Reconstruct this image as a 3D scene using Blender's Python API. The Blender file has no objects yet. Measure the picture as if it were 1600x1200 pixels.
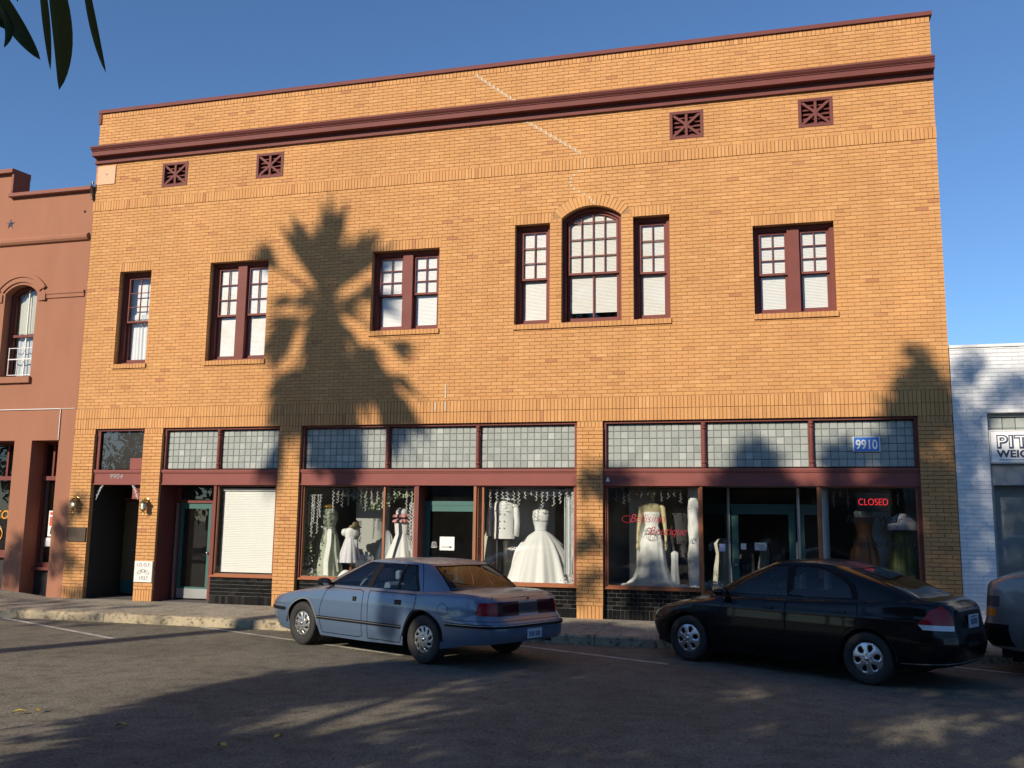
import bpy, bmesh, math, random
import numpy as np
from math import sin, cos, pi, radians, sqrt
from mathutils import Vector, Matrix
from mathutils.geometry import delaunay_2d_cdt

# ------------------------------------------------------------------ scene, camera, light
SC = bpy.context.scene
COL = SC.collection
random.seed(7)
RNG = np.random.default_rng(11)

CAM_LOC = Vector((0.0, -17.0, 1.716))
F_PX, PITCH, YAW, ROLL = 1450.0, 0.147332, 0.264518, 0.012596
_fwd = Vector((-sin(YAW) * cos(PITCH), cos(YAW) * cos(PITCH), sin(PITCH)))
_r0 = Vector((cos(YAW), sin(YAW), 0.0))
_u0 = _r0.cross(_fwd)
_r = cos(ROLL) * _r0 + sin(ROLL) * _u0
_u = -sin(ROLL) * _r0 + cos(ROLL) * _u0
cam_data = bpy.data.cameras.new("camera")
cam = bpy.data.objects.new("camera", cam_data)
COL.objects.link(cam)
_m = Matrix((( _r.x, _u.x, -_fwd.x, 0), (_r.y, _u.y, -_fwd.y, 0), (_r.z, _u.z, -_fwd.z, 0), (0, 0, 0, 1)))
cam.matrix_world = Matrix.Translation(CAM_LOC) @ _m
cam_data.sensor_width = 36.0
cam_data.lens = F_PX / 1600 * 36.0
cam_data.clip_start = 0.05
cam_data.clip_end = 2000.0
SC.camera = cam

SUN_EL = radians(26.0)
SUN_AZ = math.atan2(-0.435, -0.90)          # compass angle from +Y towards +X
SUN_DIR = Vector((sin(SUN_AZ) * cos(SUN_EL), cos(SUN_AZ) * cos(SUN_EL), sin(SUN_EL)))

world = bpy.data.worlds.new("World")
SC.world = world
world.use_nodes = True
wn = world.node_tree
wn.nodes.clear()
sky = wn.nodes.new("ShaderNodeTexSky")
sky.sky_type = 'NISHITA'
sky.sun_disc = False
sky.sun_elevation = SUN_EL
sky.sun_rotation = SUN_AZ
sky.altitude = 50.0
sky.air_density = 1.0
sky.dust_density = 0.1
sky.ozone_density = 4.0
bg = wn.nodes.new("ShaderNodeBackground")
bg.inputs[1].default_value = 0.086
wo = wn.nodes.new("ShaderNodeOutputWorld")
wb_ = wn.nodes.new("ShaderNodeMix")            # the camera's daylight white balance on the sky
wb_.data_type = 'RGBA'
wb_.blend_type = 'MULTIPLY'
wb_.inputs[0].default_value = 1.0
wb_.inputs[7].default_value = (1.04, 1.24, 1.43, 1)
wn.links.new(sky.outputs[0], wb_.inputs[6])
wn.links.new(wb_.outputs[2], bg.inputs[0])
wn.links.new(bg.outputs[0], wo.inputs[0])

sun_data = bpy.data.lights.new("sun", 'SUN')
sun_data.energy = 4.7
sun_data.angle = radians(0.53)
sun_data.color = (1.0, 0.87, 0.69)
sun = bpy.data.objects.new("sun", sun_data)
COL.objects.link(sun)
sun.rotation_euler = SUN_DIR.to_track_quat('Z', 'Y').to_euler()
sun.location = SUN_DIR * 60

SC.view_settings.view_transform = 'Standard'
SC.view_settings.look = 'None'
SC.view_settings.gamma = 1.0
SC.view_settings.use_curve_mapping = False
SC.view_settings.exposure = 0.2
try:
    SC.cycles.max_bounces = 8
    SC.cycles.transparent_max_bounces = 24
    SC.cycles.caustics_reflective = False
    SC.cycles.caustics_refractive = False
except Exception:
    pass

# ------------------------------------------------------------------ materials
MATS = {}


def _nodes(name):
    m = bpy.data.materials.new(name)
    m.use_nodes = True
    nt = m.node_tree
    b = nt.nodes["Principled BSDF"]
    return m, nt, b


def mat(name, col, rough=0.6, metal=0.0, var=0.12, scale=6.0, bump=0.0, bscale=60.0, coat=0.0, spec=0.5, stretch=None, detail=5.0):
    """A Principled material whose colour wanders a little with object-space noise, with optional fine relief."""
    if name in MATS:
        return MATS[name]
    m, nt, b = _nodes(name)
    L = nt.links
    tc = nt.nodes.new("ShaderNodeTexCoord")
    src = tc.outputs["Object"]
    if stretch:
        mp = nt.nodes.new("ShaderNodeMapping")
        mp.inputs["Scale"].default_value = stretch
        L.new(src, mp.inputs[0])
        src = mp.outputs[0]
    n = nt.nodes.new("ShaderNodeTexNoise")
    n.inputs["Scale"].default_value = scale
    n.inputs["Detail"].default_value = detail
    L.new(src, n.inputs["Vector"])
    mx = nt.nodes.new("ShaderNodeMix")
    mx.data_type = 'RGBA'
    mx.inputs[6].default_value = (*[c * (1 - var) for c in col], 1)
    mx.inputs[7].default_value = (*[min(1, c * (1 + var)) for c in col], 1)
    L.new(n.outputs[0], mx.inputs[0])
    L.new(mx.outputs[2], b.inputs["Base Color"])
    b.inputs["Roughness"].default_value = rough
    b.inputs["Metallic"].default_value = metal
    b.inputs["Specular IOR Level"].default_value = spec
    if coat:
        b.inputs["Coat Weight"].default_value = coat
        b.inputs["Coat Roughness"].default_value = 0.04
    if bump:
        n2 = nt.nodes.new("ShaderNodeTexNoise")
        n2.inputs["Scale"].default_value = bscale
        n2.inputs["Detail"].default_value = 4
        L.new(src, n2.inputs["Vector"])
        bp = nt.nodes.new("ShaderNodeBump")
        bp.inputs["Strength"].default_value = bump
        bp.inputs["Distance"].default_value = 0.01
        L.new(n2.outputs[0], bp.inputs["Height"])
        L.new(bp.outputs[0], b.inputs["Normal"])
    MATS[name] = m
    return m


def ramp_node(nt, stops):
    r = nt.nodes.new("ShaderNodeValToRGB")
    cr = r.color_ramp
    while len(cr.elements) < len(stops):
        cr.elements.new(0.5)
    for e, (p, c) in zip(cr.elements, stops):
        e.position = p
        e.color = (*c, 1)
    return r


BRICK_STOPS = [(0.0, (0.414, 0.181, 0.087)), (0.012, (0.483, 0.236, 0.097)), (0.04, (0.532, 0.267, 0.104)), (0.35, (0.542, 0.277, 0.107)), (0.7, (0.563, 0.292, 0.113)), (0.95, (0.581, 0.308, 0.12)), (1.0, (0.611, 0.334, 0.137))]


def brick_mat(name, single, stops=BRICK_STOPS, rough=0.82):
    m, nt, b = _nodes(name)
    L = nt.links
    if single:
        oi = nt.nodes.new("ShaderNodeObjectInfo")
        fac = oi.outputs["Random"]
    else:
        at = nt.nodes.new("ShaderNodeAttribute")
        at.attribute_name = "tint"
        fac = at.outputs["Fac"]
    rp = ramp_node(nt, stops)
    L.new(fac, rp.inputs[0])
    g = nt.nodes.new("ShaderNodeNewGeometry")
    n = nt.nodes.new("ShaderNodeTexNoise")          # grain and grime in world space
    n.inputs["Scale"].default_value = 14
    n.inputs["Detail"].default_value = 6
    L.new(g.outputs["Position"], n.inputs["Vector"])
    n1 = nt.nodes.new("ShaderNodeTexNoise")         # large soft weathering
    n1.inputs["Scale"].default_value = 0.45
    n1.inputs["Detail"].default_value = 4
    L.new(g.outputs["Position"], n1.inputs["Vector"])
    mul = nt.nodes.new("ShaderNodeMath")
    mul.operation = 'MULTIPLY_ADD'
    mul.inputs[1].default_value = 0.20
    mul.inputs[2].default_value = 0.63
    L.new(n.outputs[0], mul.inputs[0])
    mul2 = nt.nodes.new("ShaderNodeMath")
    mul2.operation = 'MULTIPLY_ADD'
    mul2.inputs[1].default_value = 0.34
    mp = nt.nodes.new("ShaderNodeMapping")          # rain streaks
    mp.inputs["Scale"].default_value = (2.6, 2.6, 0.22)
    L.new(g.outputs["Position"], mp.inputs[0])
    ns = nt.nodes.new("ShaderNodeTexNoise")
    ns.inputs["Scale"].default_value = 1.0
    ns.inputs["Detail"].default_value = 5
    L.new(mp.outputs[0], ns.inputs["Vector"])
    mul3 = nt.nodes.new("ShaderNodeMath")
    mul3.operation = 'MULTIPLY_ADD'
    mul3.inputs[1].default_value = 0.26
    L.new(ns.outputs[0], mul3.inputs[0])
    L.new(mul.outputs[0], mul3.inputs[2])
    L.new(n1.outputs[0], mul2.inputs[0])
    L.new(mul3.outputs[0], mul2.inputs[2])
    hs = nt.nodes.new("ShaderNodeMix")
    hs.data_type = 'RGBA'
    hs.blend_type = 'MULTIPLY'
    hs.inputs[0].default_value = 1.0
    L.new(rp.outputs[0], hs.inputs[6])
    L.new(mul2.outputs[0], hs.inputs[7])
    L.new(hs.outputs[2], b.inputs["Base Color"])
    b.inputs["Roughness"].default_value = rough
    b.inputs["Specular IOR Level"].default_value = 0.3
    n3 = nt.nodes.new("ShaderNodeTexNoise")
    n3.inputs["Scale"].default_value = 90
    L.new(g.outputs["Position"], n3.inputs["Vector"])
    bp = nt.nodes.new("ShaderNodeBump")
    bp.inputs["Strength"].default_value = 0.35
    bp.inputs["Distance"].default_value = 0.004
    L.new(n3.outputs[0], bp.inputs["Height"])
    L.new(bp.outputs[0], b.inputs["Normal"])
    MATS[name] = m
    return m


def glass_mat(name, tint=(1, 1, 1), ior=1.5, rough=0.0, minref=0.0, wav=0.0, dirt=0.0, gain=1.6):
    """Thin sheet glass: a Fresnel mix of clear and mirror."""
    m = bpy.data.materials.new(name)
    m.use_nodes = True
    nt = m.node_tree
    nt.nodes.clear()
    L = nt.links
    out = nt.nodes.new("ShaderNodeOutputMaterial")
    tr = nt.nodes.new("ShaderNodeBsdfTransparent")
    tr.inputs[0].default_value = (*tint, 1)
    gl = nt.nodes.new("ShaderNodeBsdfGlossy")
    gl.inputs["Roughness"].default_value = rough
    fr = nt.nodes.new("ShaderNodeFresnel")
    fr.inputs[0].default_value = ior
    ma = nt.nodes.new("ShaderNodeMath")
    ma.operation = 'MULTIPLY_ADD'
    ma.inputs[1].default_value = gain
    ma.inputs[2].default_value = minref
    ma.use_clamp = True
    L.new(fr.outputs[0], ma.inputs[0])
    if wav:
        g = nt.nodes.new("ShaderNodeNewGeometry")
        n = nt.nodes.new("ShaderNodeTexNoise")
        n.inputs["Scale"].default_value = 1.3
        n.inputs["Detail"].default_value = 2
        L.new(g.outputs["Position"], n.inputs["Vector"])
        bp = nt.nodes.new("ShaderNodeBump")
        bp.inputs["Strength"].default_value = wav
        bp.inputs["Distance"].default_value = 0.05
        L.new(n.outputs[0], bp.inputs["Height"])
        L.new(bp.outputs[0], gl.inputs["Normal"])
    mx = nt.nodes.new("ShaderNodeMixShader")
    L.new(ma.outputs[0], mx.inputs[0])
    L.new(tr.outputs[0], mx.inputs[1])
    L.new(gl.outputs[0], mx.inputs[2])
    last = mx
    if dirt:
        g2 = nt.nodes.new("ShaderNodeNewGeometry")
        n2 = nt.nodes.new("ShaderNodeTexNoise")
        n2.inputs["Scale"].default_value = 5.0
        n2.inputs["Detail"].default_value = 6
        L.new(g2.outputs["Position"], n2.inputs["Vector"])
        md = nt.nodes.new("ShaderNodeMath")
        md.operation = 'MULTIPLY'
        md.inputs[1].default_value = dirt
        L.new(n2.outputs[0], md.inputs[0])
        df = nt.nodes.new("ShaderNodeBsdfDiffuse")
        df.inputs[0].default_value = (0.5, 0.48, 0.44, 1)
        m2 = nt.nodes.new("ShaderNodeMixShader")
        L.new(md.outputs[0], m2.inputs[0])
        L.new(mx.outputs[0], m2.inputs[1])
        L.new(df.outputs[0], m2.inputs[2])
        last = m2
    L.new(last.outputs[0], out.inputs[0])
    MATS[name] = m
    return m


def emit_mat(name, col, strength):
    m, nt, b = _nodes(name)
    b.inputs["Base Color"].default_value = (*[c * 0.3 for c in col], 1)
    b.inputs["Emission Color"].default_value = (*col, 1)
    b.inputs["Emission Strength"].default_value = strength
    MATS[name] = m
    return m


# ------------------------------------------------------------------ mesh helpers
class MB:
    """Collects shapes into one mesh."""

    def __init__(self):
        self.v, self.f, self.mi, self.tint = [], [], [], []

    def add(self, verts, faces, mi=0, tint=None):
        o = len(self.v)
        self.v.extend([tuple(p) for p in verts])
        for f in faces:
            self.f.append(tuple(i + o for i in f))
            self.mi.append(mi)
            self.tint.append(tint)
        return self

    def box(self, x0, x1, y0, y1, z0, z1, mi=0, tint=None, skip=()):
        v = [(x0, y0, z0), (x1, y0, z0), (x1, y1, z0), (x0, y1, z0), (x0, y0, z1), (x1, y0, z1), (x1, y1, z1), (x0, y1, z1)]
        fs = {'-y': (0, 1, 5, 4), '+y': (2, 3, 7, 6), '-x': (3, 0, 4, 7), '+x': (1, 2, 6, 5), '-z': (3, 2, 1, 0), '+z': (4, 5, 6, 7)}
        return self.add(v, [f for k, f in fs.items() if k not in skip], mi, tint)

    def bevel_box(self, x0, x1, y0, y1, z0, z1, b=0.01, mi=0):
        bm = bmesh.new()
        bmesh.ops.create_cube(bm, size=1)
        for q in bm.verts:
            q.co = ((x0 + x1) / 2 + q.co.x * (x1 - x0), (y0 + y1) / 2 + q.co.y * (y1 - y0), (z0 + z1) / 2 + q.co.z * (z1 - z0))
        bmesh.ops.bevel(bm, geom=list(bm.edges), offset=b, segments=2, affect='EDGES', profile=0.5)
        bm.verts.index_update()
        self.add([q.co for q in bm.verts], [[q.index for q in f.verts] for f in bm.faces], mi)
        bm.free()
        return self

    def prism(self, poly, axis, a, b, mi=0):
        """Extrude a 2-D outline along axis from a to b (poly in the two other axes' order)."""
        n = len(poly)
        def P(p, t):
            return {'x': (t, p[0], p[1]), 'y': (p[0], t, p[1]), 'z': (p[0], p[1], t)}[axis]
        v = [P(p, a) for p in poly] + [P(p, b) for p in poly]
        ar = sum(poly[i][0] * poly[(i + 1) % n][1] - poly[(i + 1) % n][0] * poly[i][1] for i in range(n))
        flip = (ar > 0) != (axis == 'y')
        if b < a:
            flip = not flip
        caps = [tuple(range(n))[::-1], tuple(range(n, 2 * n))]
        sides = [(i, (i + 1) % n, n + (i + 1) % n, n + i) for i in range(n)]
        fs = caps + sides
        if not flip:
            fs = [f[::-1] for f in fs]
        return self.add(v, fs, mi)

    def tube(self, path, r, n=6, mi=0, cap=True, r2=None):
        path = [Vector(p) for p in path]
        m = len(path)
        vs = []
        up = Vector((0.31, 0.22, 0.92)).normalized()
        for i, p in enumerate(path):
            d = (path[min(i + 1, m - 1)] - path[max(i - 1, 0)])
            d = d.normalized() if d.length > 1e-9 else Vector((0, 0, 1))
            s = d.cross(up)
            if s.length < 1e-4:
                s = d.cross(Vector((1, 0, 0)))
            s.normalize()
            t = s.cross(d)
            rr = r if r2 is None else r + (r2 - r) * i / max(1, m - 1)
            if isinstance(r, (list, tuple)):
                rr = r[i]
            for k in range(n):
                a = 2 * pi * k / n
                vs.append(p + s * cos(a) * rr + t * sin(a) * rr)
        fs = []
        for i in range(m - 1):
            for k in range(n):
                fs.append((i * n + k, i * n + (k + 1) % n, (i + 1) * n + (k + 1) % n, (i + 1) * n + k))
        if cap:
            fs.append(tuple(range(n))[::-1])
            fs.append(tuple(range((m - 1) * n, m * n)))
        return self.add(vs, fs, mi)

    def lathe(self, prof, n=24, c=(0, 0, 0), axis='z', mi=0, sx=1, sy=1, wob=None):
        """prof: (radius, height). axis z or y."""
        vs, fs = [], []
        m = len(prof)
        for i, (r, h) in enumerate(prof):
            for k in range(n):
                a = 2 * pi * k / n
                rr = r * (wob(a, i / (m - 1)) if wob else 1)
                if axis == 'z':
                    vs.append((c[0] + rr * cos(a) * sx, c[1] + rr * sin(a) * sy, c[2] + h))
                elif axis == 'y':
                    vs.append((c[0] + rr * cos(a) * sx, c[1] + h, c[2] + rr * sin(a) * sy))
                else:
                    vs.append((c[0] + h, c[1] + rr * cos(a) * sx, c[2] + rr * sin(a) * sy))
        for i in range(m - 1):
            for k in range(n):
                f = (i * n + k, i * n + (k + 1) % n, (i + 1) * n + (k + 1) % n, (i + 1) * n + k)
                fs.append(f if axis != 'y' else f[::-1])
        return self.add(vs, fs, mi)

    def grid(self, P, nu, nv, mi=0, closed=False):
        """P(i, j) -> point."""
        vs = [P(i, j) for j in range(nv + 1) for i in range(nu + 1)]
        w = nu + 1
        fs = [(j * w + i, j * w + i + 1, (j + 1) * w + i + 1, (j + 1) * w + i) for j in range(nv) for i in range(nu)]
        return self.add(vs, fs, mi)


def link_mesh(name, me, parent=None):
    o = bpy.data.objects.new(name, me)
    COL.objects.link(o)
    if parent is not None:
        o.parent = parent
    return o


def obj(name, mb, mats, parent=None, smooth=False, **props):
    me = bpy.data.meshes.new(name)
    me.from_pydata(mb.v, [], mb.f)
    mats = mats if isinstance(mats, (list, tuple)) else [mats]
    for m in mats:
        me.materials.append(MATS[m] if isinstance(m, str) else m)
    if any(mb.mi):
        me.polygons.foreach_set("material_index", mb.mi)
    if any(t is not None for t in mb.tint):
        at = me.attributes.new("tint", 'FLOAT', 'FACE')
        at.data.foreach_set("value", [0.5 if t is None else t for t in mb.tint])
    if smooth:
        me.polygons.foreach_set("use_smooth", [True] * len(me.polygons))
        if smooth != True:
            try:
                me.set_sharp_from_angle(angle=radians(smooth))
            except Exception:
                pass
    me.update()
    o = link_mesh(name, me, parent)
    for k, v in props.items():
        o[k] = v
    return o


def thing(name, label, cat, loc=(0, 0, 0), rotz=0.0, group=None):
    o = bpy.data.objects.new(name, None)
    COL.objects.link(o)
    o.location = loc
    o.rotation_euler = (0, 0, rotz)
    o.empty_display_size = 0.2
    o['label'] = label
    o['category'] = cat
    if group:
        o['group'] = group
    return o


def tag(o, label, cat, group=None):
    o['label'] = label
    o['category'] = cat
    if group:
        o['group'] = group
    return o


def structure(o, kind='structure'):
    o['kind'] = kind
    return o


def text(name, body, size, loc, material, parent=None, extrude=0.002, shear=0.0, rot=(pi / 2, 0, 0), align='CENTER', xs=1.0, bold=0.0, space=1.0):
    cu = bpy.data.curves.new(name, 'FONT')
    cu.body = body
    cu.size = size
    cu.extrude = extrude
    cu.shear = shear
    cu.offset = bold
    cu.align_x = align
    cu.space_character = space
    o = bpy.data.objects.new(name + "_tmp", cu)
    COL.objects.link(o)
    dg = bpy.context.evaluated_depsgraph_get()
    me = bpy.data.meshes.new_from_object(o.evaluated_get(dg))
    bpy.data.objects.remove(o)
    bpy.data.curves.remove(cu)
    me.name = name
    me.materials.clear()
    me.materials.append(MATS[material])
    r = link_mesh(name, me, parent)
    r.location = loc
    r.rotation_euler = rot
    r.scale = (xs, 1, 1)
    return r
# ------------------------------------------------------------------ the materials of this street
brick_mat("brick_field", False)
brick_mat("brick_single", True)
WHITE_STOPS = [(0.0, (0.66, 0.68, 0.69)), (0.5, (0.72, 0.73, 0.74)), (1.0, (0.76, 0.77, 0.77))]
brick_mat("white_field", False, WHITE_STOPS, 0.6)
brick_mat("white_single", True, WHITE_STOPS, 0.6)
TILE_STOPS = [(0.0, (0.006, 0.006, 0.007)), (0.8, (0.012, 0.012, 0.013)), (1.0, (0.03, 0.028, 0.026))]
brick_mat("black_tile_field", False, TILE_STOPS, 0.16)
brick_mat("black_tile_single", True, TILE_STOPS, 0.16)
PRISM_STOPS = [(0.0, (0.26, 0.29, 0.275)), (0.15, (0.31, 0.34, 0.32)), (0.8, (0.345, 0.375, 0.352)), (1.0, (0.43, 0.455, 0.43))]
brick_mat("prism_tile_field", False, PRISM_STOPS, 0.22)
brick_mat("prism_tile_single", True, PRISM_STOPS, 0.22)
mat("mortar", (0.38, 0.21, 0.095), 0.95, var=0.35, scale=9, bump=0.5, bscale=120)
mat("mortar_white", (0.56, 0.50, 0.40), 0.9, var=0.1)
mat("white_joint", (0.50, 0.53, 0.56), 0.8, var=0.1)
mat("tile_joint", (0.30, 0.31, 0.28), 0.9, var=0.35, scale=3)
mat("lead_came", (0.10, 0.11, 0.11), 0.6, var=0.2)
mat("maroon", (0.18, 0.054, 0.045), 0.62, spec=0.25, var=0.2, scale=3, bump=0.08, bscale=40)
mat("maroon_band", (0.235, 0.073, 0.061), 0.62, spec=0.25, var=0.12, scale=2, bump=0.05, bscale=30)
mat("cornice_paint", (0.165, 0.052, 0.046), 0.65, spec=0.22, var=0.18, scale=2.5, bump=0.06, bscale=25)
mat("varnished_wood", (0.32, 0.115, 0.05), 0.35, var=0.2, scale=4, stretch=(8, 8, 1))
mat("stucco", (0.335, 0.146, 0.086), 0.9, var=0.16, stretch=(1.6, 1.6, 0.4), scale=1.2, bump=0.45, bscale=35)
mat("stucco_dark", (0.25, 0.095, 0.066), 0.8, var=0.12, scale=3, bump=0.2)
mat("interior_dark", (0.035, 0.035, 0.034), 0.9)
mat("interior_grey", (0.30, 0.31, 0.31), 0.85, var=0.1, scale=0.8)
mat("display_wall", (0.46, 0.47, 0.46), 0.8, var=0.12, scale=0.7)
mat("display_white", (0.62, 0.63, 0.62), 0.6, var=0.06)
mat("green_wall", (0.30, 0.345, 0.29), 0.8, var=0.1, scale=0.8)
mat("carpet", (0.10, 0.09, 0.085), 0.95, bump=0.4, bscale=200)
mat("teal_paint", (0.035, 0.125, 0.115), 0.42, var=0.1)
mat("door_tan", (0.15, 0.115, 0.06), 0.5, var=0.1)
mat("aluminium", (0.55, 0.56, 0.57), 0.32, 0.8, var=0.08)
mat("white_paint", (0.74, 0.74, 0.72), 0.5, var=0.05)
mat("blind_white", (0.83, 0.83, 0.81), 0.6, var=0.04)
mat("blind_bright", (0.90, 0.90, 0.90), 0.55, var=0.03)
mat("brass", (0.45, 0.33, 0.13), 0.35, 1.0, var=0.25, scale=30)
mat("lamp_white", (0.75, 0.74, 0.66), 0.3)
mat("bronze", (0.10, 0.075, 0.055), 0.42, 0.7, var=0.25, scale=14)
mat("marble", (0.70, 0.69, 0.66), 0.5, var=0.05)
mat("engraving", (0.16, 0.16, 0.16), 0.8)
mat("sign_blue", (0.03, 0.17, 0.55), 0.4, var=0.04)
mat("sign_white", (0.80, 0.81, 0.81), 0.4, var=0.03)
mat("sign_navy", (0.03, 0.045, 0.09), 0.5)
mat("paper", (0.80, 0.80, 0.78), 0.7, var=0.03)
mat("paper_blue", (0.52, 0.52, 0.72), 0.7, var=0.03)
mat("ink", (0.02, 0.02, 0.02), 0.6)
mat("red_vinyl", (0.33, 0.010, 0.025), 0.4)
mat("black_vinyl", (0.012, 0.010, 0.010), 0.4)
mat("gold_vinyl", (0.62, 0.27, 0.02), 0.4)
mat("poster_red", (0.55, 0.10, 0.05), 0.5)
mat("black_plastic", (0.012, 0.012, 0.012), 0.4)
mat("steel", (0.42, 0.42, 0.42), 0.35, 0.9, var=0.2, scale=20)
mat("peach_plate", (0.62, 0.36, 0.21), 0.6, var=0.06)
emit_mat("neon_red", (1.0, 0.04, 0.05), 0.95)
emit_mat("lamp_glow", (1.0, 0.8, 0.4), 2.0)
glass_mat("window_glass", (0.97, 0.98, 0.98), 1.5, 0.0, 0.02, wav=0.12)
glass_mat("shop_glass", (0.92, 0.95, 0.94), 1.5, 0.0, 0.015, wav=0.05, dirt=0.02)
glass_mat("car_glass", (0.88, 0.93, 0.93), 1.5, 0.0, 0.0, gain=1.0)
glass_mat("car_glass_dark", (0.42, 0.47, 0.50), 1.5, 0.0, 0.0, gain=1.1)
glass_mat("lens_clear", (0.8, 0.8, 0.8), 1.5, 0.02, 0.10)
mat("gown_white", (0.87, 0.88, 0.90), 0.6, var=0.03, bump=0.5, bscale=45)
mat("gown_satin", (0.80, 0.82, 0.85), 0.35, var=0.05, bump=0.4, bscale=30)
mat("gown_cream", (0.60, 0.60, 0.50), 0.6, var=0.05)
mat("gown_green", (0.47, 0.52, 0.41), 0.6, var=0.06)
mat("gown_sage", (0.33, 0.38, 0.31), 0.45, var=0.06)
mat("gown_lilac", (0.74, 0.73, 0.82), 0.5, var=0.04)
mat("gown_pink", (0.62, 0.30, 0.32), 0.6, var=0.1)
mat("gown_orange", (0.40, 0.13, 0.04), 0.4, var=0.08)
mat("gown_olive", (0.13, 0.17, 0.045), 0.5, var=0.1)
mat("gown_dark", (0.03, 0.03, 0.033), 0.6, var=0.2)
mat("skin_form", (0.60, 0.52, 0.31), 0.5, var=0.04)
mat("straw", (0.56, 0.45, 0.24), 0.8, var=0.15, scale=40)
mat("gold_knob", (0.62, 0.36, 0.06), 0.3, 0.6)
mat("tulle", (0.66, 0.69, 0.72), 0.8, bump=0.6, bscale=40)
mat("leaf_green", (0.055, 0.10, 0.025), 0.5, var=0.5, scale=2)
mat("leaf_near", (0.045, 0.075, 0.022), 0.45, var=0.35, scale=9)
mat("leaf_pale", (0.42, 0.47, 0.35), 0.6, var=0.4, scale=12)
mat("leaf_yellow", (0.50, 0.36, 0.06), 0.6, var=0.3, scale=20)
mat("palm_green", (0.06, 0.095, 0.03), 0.55, var=0.3)
mat("palm_dead", (0.22, 0.15, 0.08), 0.9, var=0.3)
mat("bark", (0.16, 0.12, 0.085), 0.95, var=0.35, scale=9, bump=0.6, bscale=20)
mat("wire_white", (0.78, 0.79, 0.80), 0.4)
mat("wire_grey", (0.16, 0.17, 0.18), 0.5)
mat("roof_felt", (0.16, 0.15, 0.14), 0.9)
mat("rubber", (0.020, 0.019, 0.018), 0.75, var=0.3, scale=15)
mat("hub_silver", (0.40, 0.40, 0.39), 0.34, 0.75, var=0.10, scale=20)
mat("hub_alloy", (0.55, 0.56, 0.58), 0.28, 0.85, var=0.06, scale=20)
mat("wheel_dark", (0.012, 0.012, 0.012), 0.8)
mat("chrome", (0.7, 0.7, 0.72), 0.12, 1.0, var=0.03)
mat("trim_black", (0.008, 0.008, 0.009), 0.5, spec=0.12)
mat("tail_red", (0.27, 0.008, 0.014), 0.15, coat=0.12, spec=0.3, var=0.15, scale=30)
mat("tail_smoke", (0.04, 0.005, 0.009), 0.25, spec=0.15, var=0.3, scale=20)
mat("tail_grey", (0.075, 0.065, 0.07), 0.25, spec=0.25)
mat("tail_clear", (0.60, 0.63, 0.68), 0.15, coat=0.6, var=0.2, scale=40)
mat("amber", (0.75, 0.22, 0.02), 0.15, coat=0.5)
mat("seat_blue", (0.10, 0.14, 0.20), 0.9)
mat("seat_grey", (0.03, 0.032, 0.036), 0.9)
mat("plate_face", (0.42, 0.50, 0.58), 0.4, var=0.1, scale=30)
mat("plate_ink", (0.04, 0.06, 0.16), 0.5)


def paint_mat(name, col, dust, rough=0.30, flake=0.25, coat=0.8):
    """Car paint with clear coat and a layer of dust that has settled on what faces up."""
    m, nt, b = _nodes(name)
    L = nt.links
    g = nt.nodes.new("ShaderNodeNewGeometry")
    sep = nt.nodes.new("ShaderNodeSeparateXYZ")
    L.new(g.outputs["Normal"], sep.inputs[0])
    n = nt.nodes.new("ShaderNodeTexNoise")
    n.inputs["Scale"].default_value = 3.0
    n.inputs["Detail"].default_value = 8
    L.new(g.outputs["Position"], n.inputs["Vector"])
    mr = nt.nodes.new("ShaderNodeMapRange")
    mr.inputs[1].default_value = 0.15
    mr.inputs[2].default_value = 1.0
    mr.inputs[3].default_value = 0.05 * dust
    mr.inputs[4].default_value = dust
    L.new(sep.outputs[2], mr.inputs[0])
    mu = nt.nodes.new("ShaderNodeMath")
    mu.operation = 'MULTIPLY'
    L.new(mr.outputs[0], mu.inputs[0])
    L.new(n.outputs[0], mu.inputs[1])
    mx = nt.nodes.new("ShaderNodeMix")
    mx.data_type = 'RGBA'
    mx.inputs[6].default_value = (*col, 1)
    mx.inputs[7].default_value = (0.30, 0.26, 0.23, 1)
    L.new(mu.outputs[0], mx.inputs[0])
    L.new(mx.outputs[2], b.inputs["Base Color"])
    b.inputs["Metallic"].default_value = flake
    b.inputs["Roughness"].default_value = rough
    b.inputs["Coat Weight"].default_value = coat
    b.inputs["Specular IOR Level"].default_value = 0.5 * coat
    ro = nt.nodes.new("ShaderNodeMath")
    ro.operation = 'MULTIPLY_ADD'
    ro.inputs[1].default_value = 0.5
    ro.inputs[2].default_value = 0.04
    L.new(mu.outputs[0], ro.inputs[0])
    L.new(ro.outputs[0], b.inputs["Coat Roughness"])
    MATS[name] = m
    return m


paint_mat("paint_blue", (0.090, 0.145, 0.235), 0.9, 0.36, 0.35)
paint_mat("paint_black", (0.003, 0.003, 0.004), 0.02, 0.22, 0.0, 0.35)
paint_mat("paint_grey", (0.20, 0.195, 0.185), 0.5, 0.35, 0.3)


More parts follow.
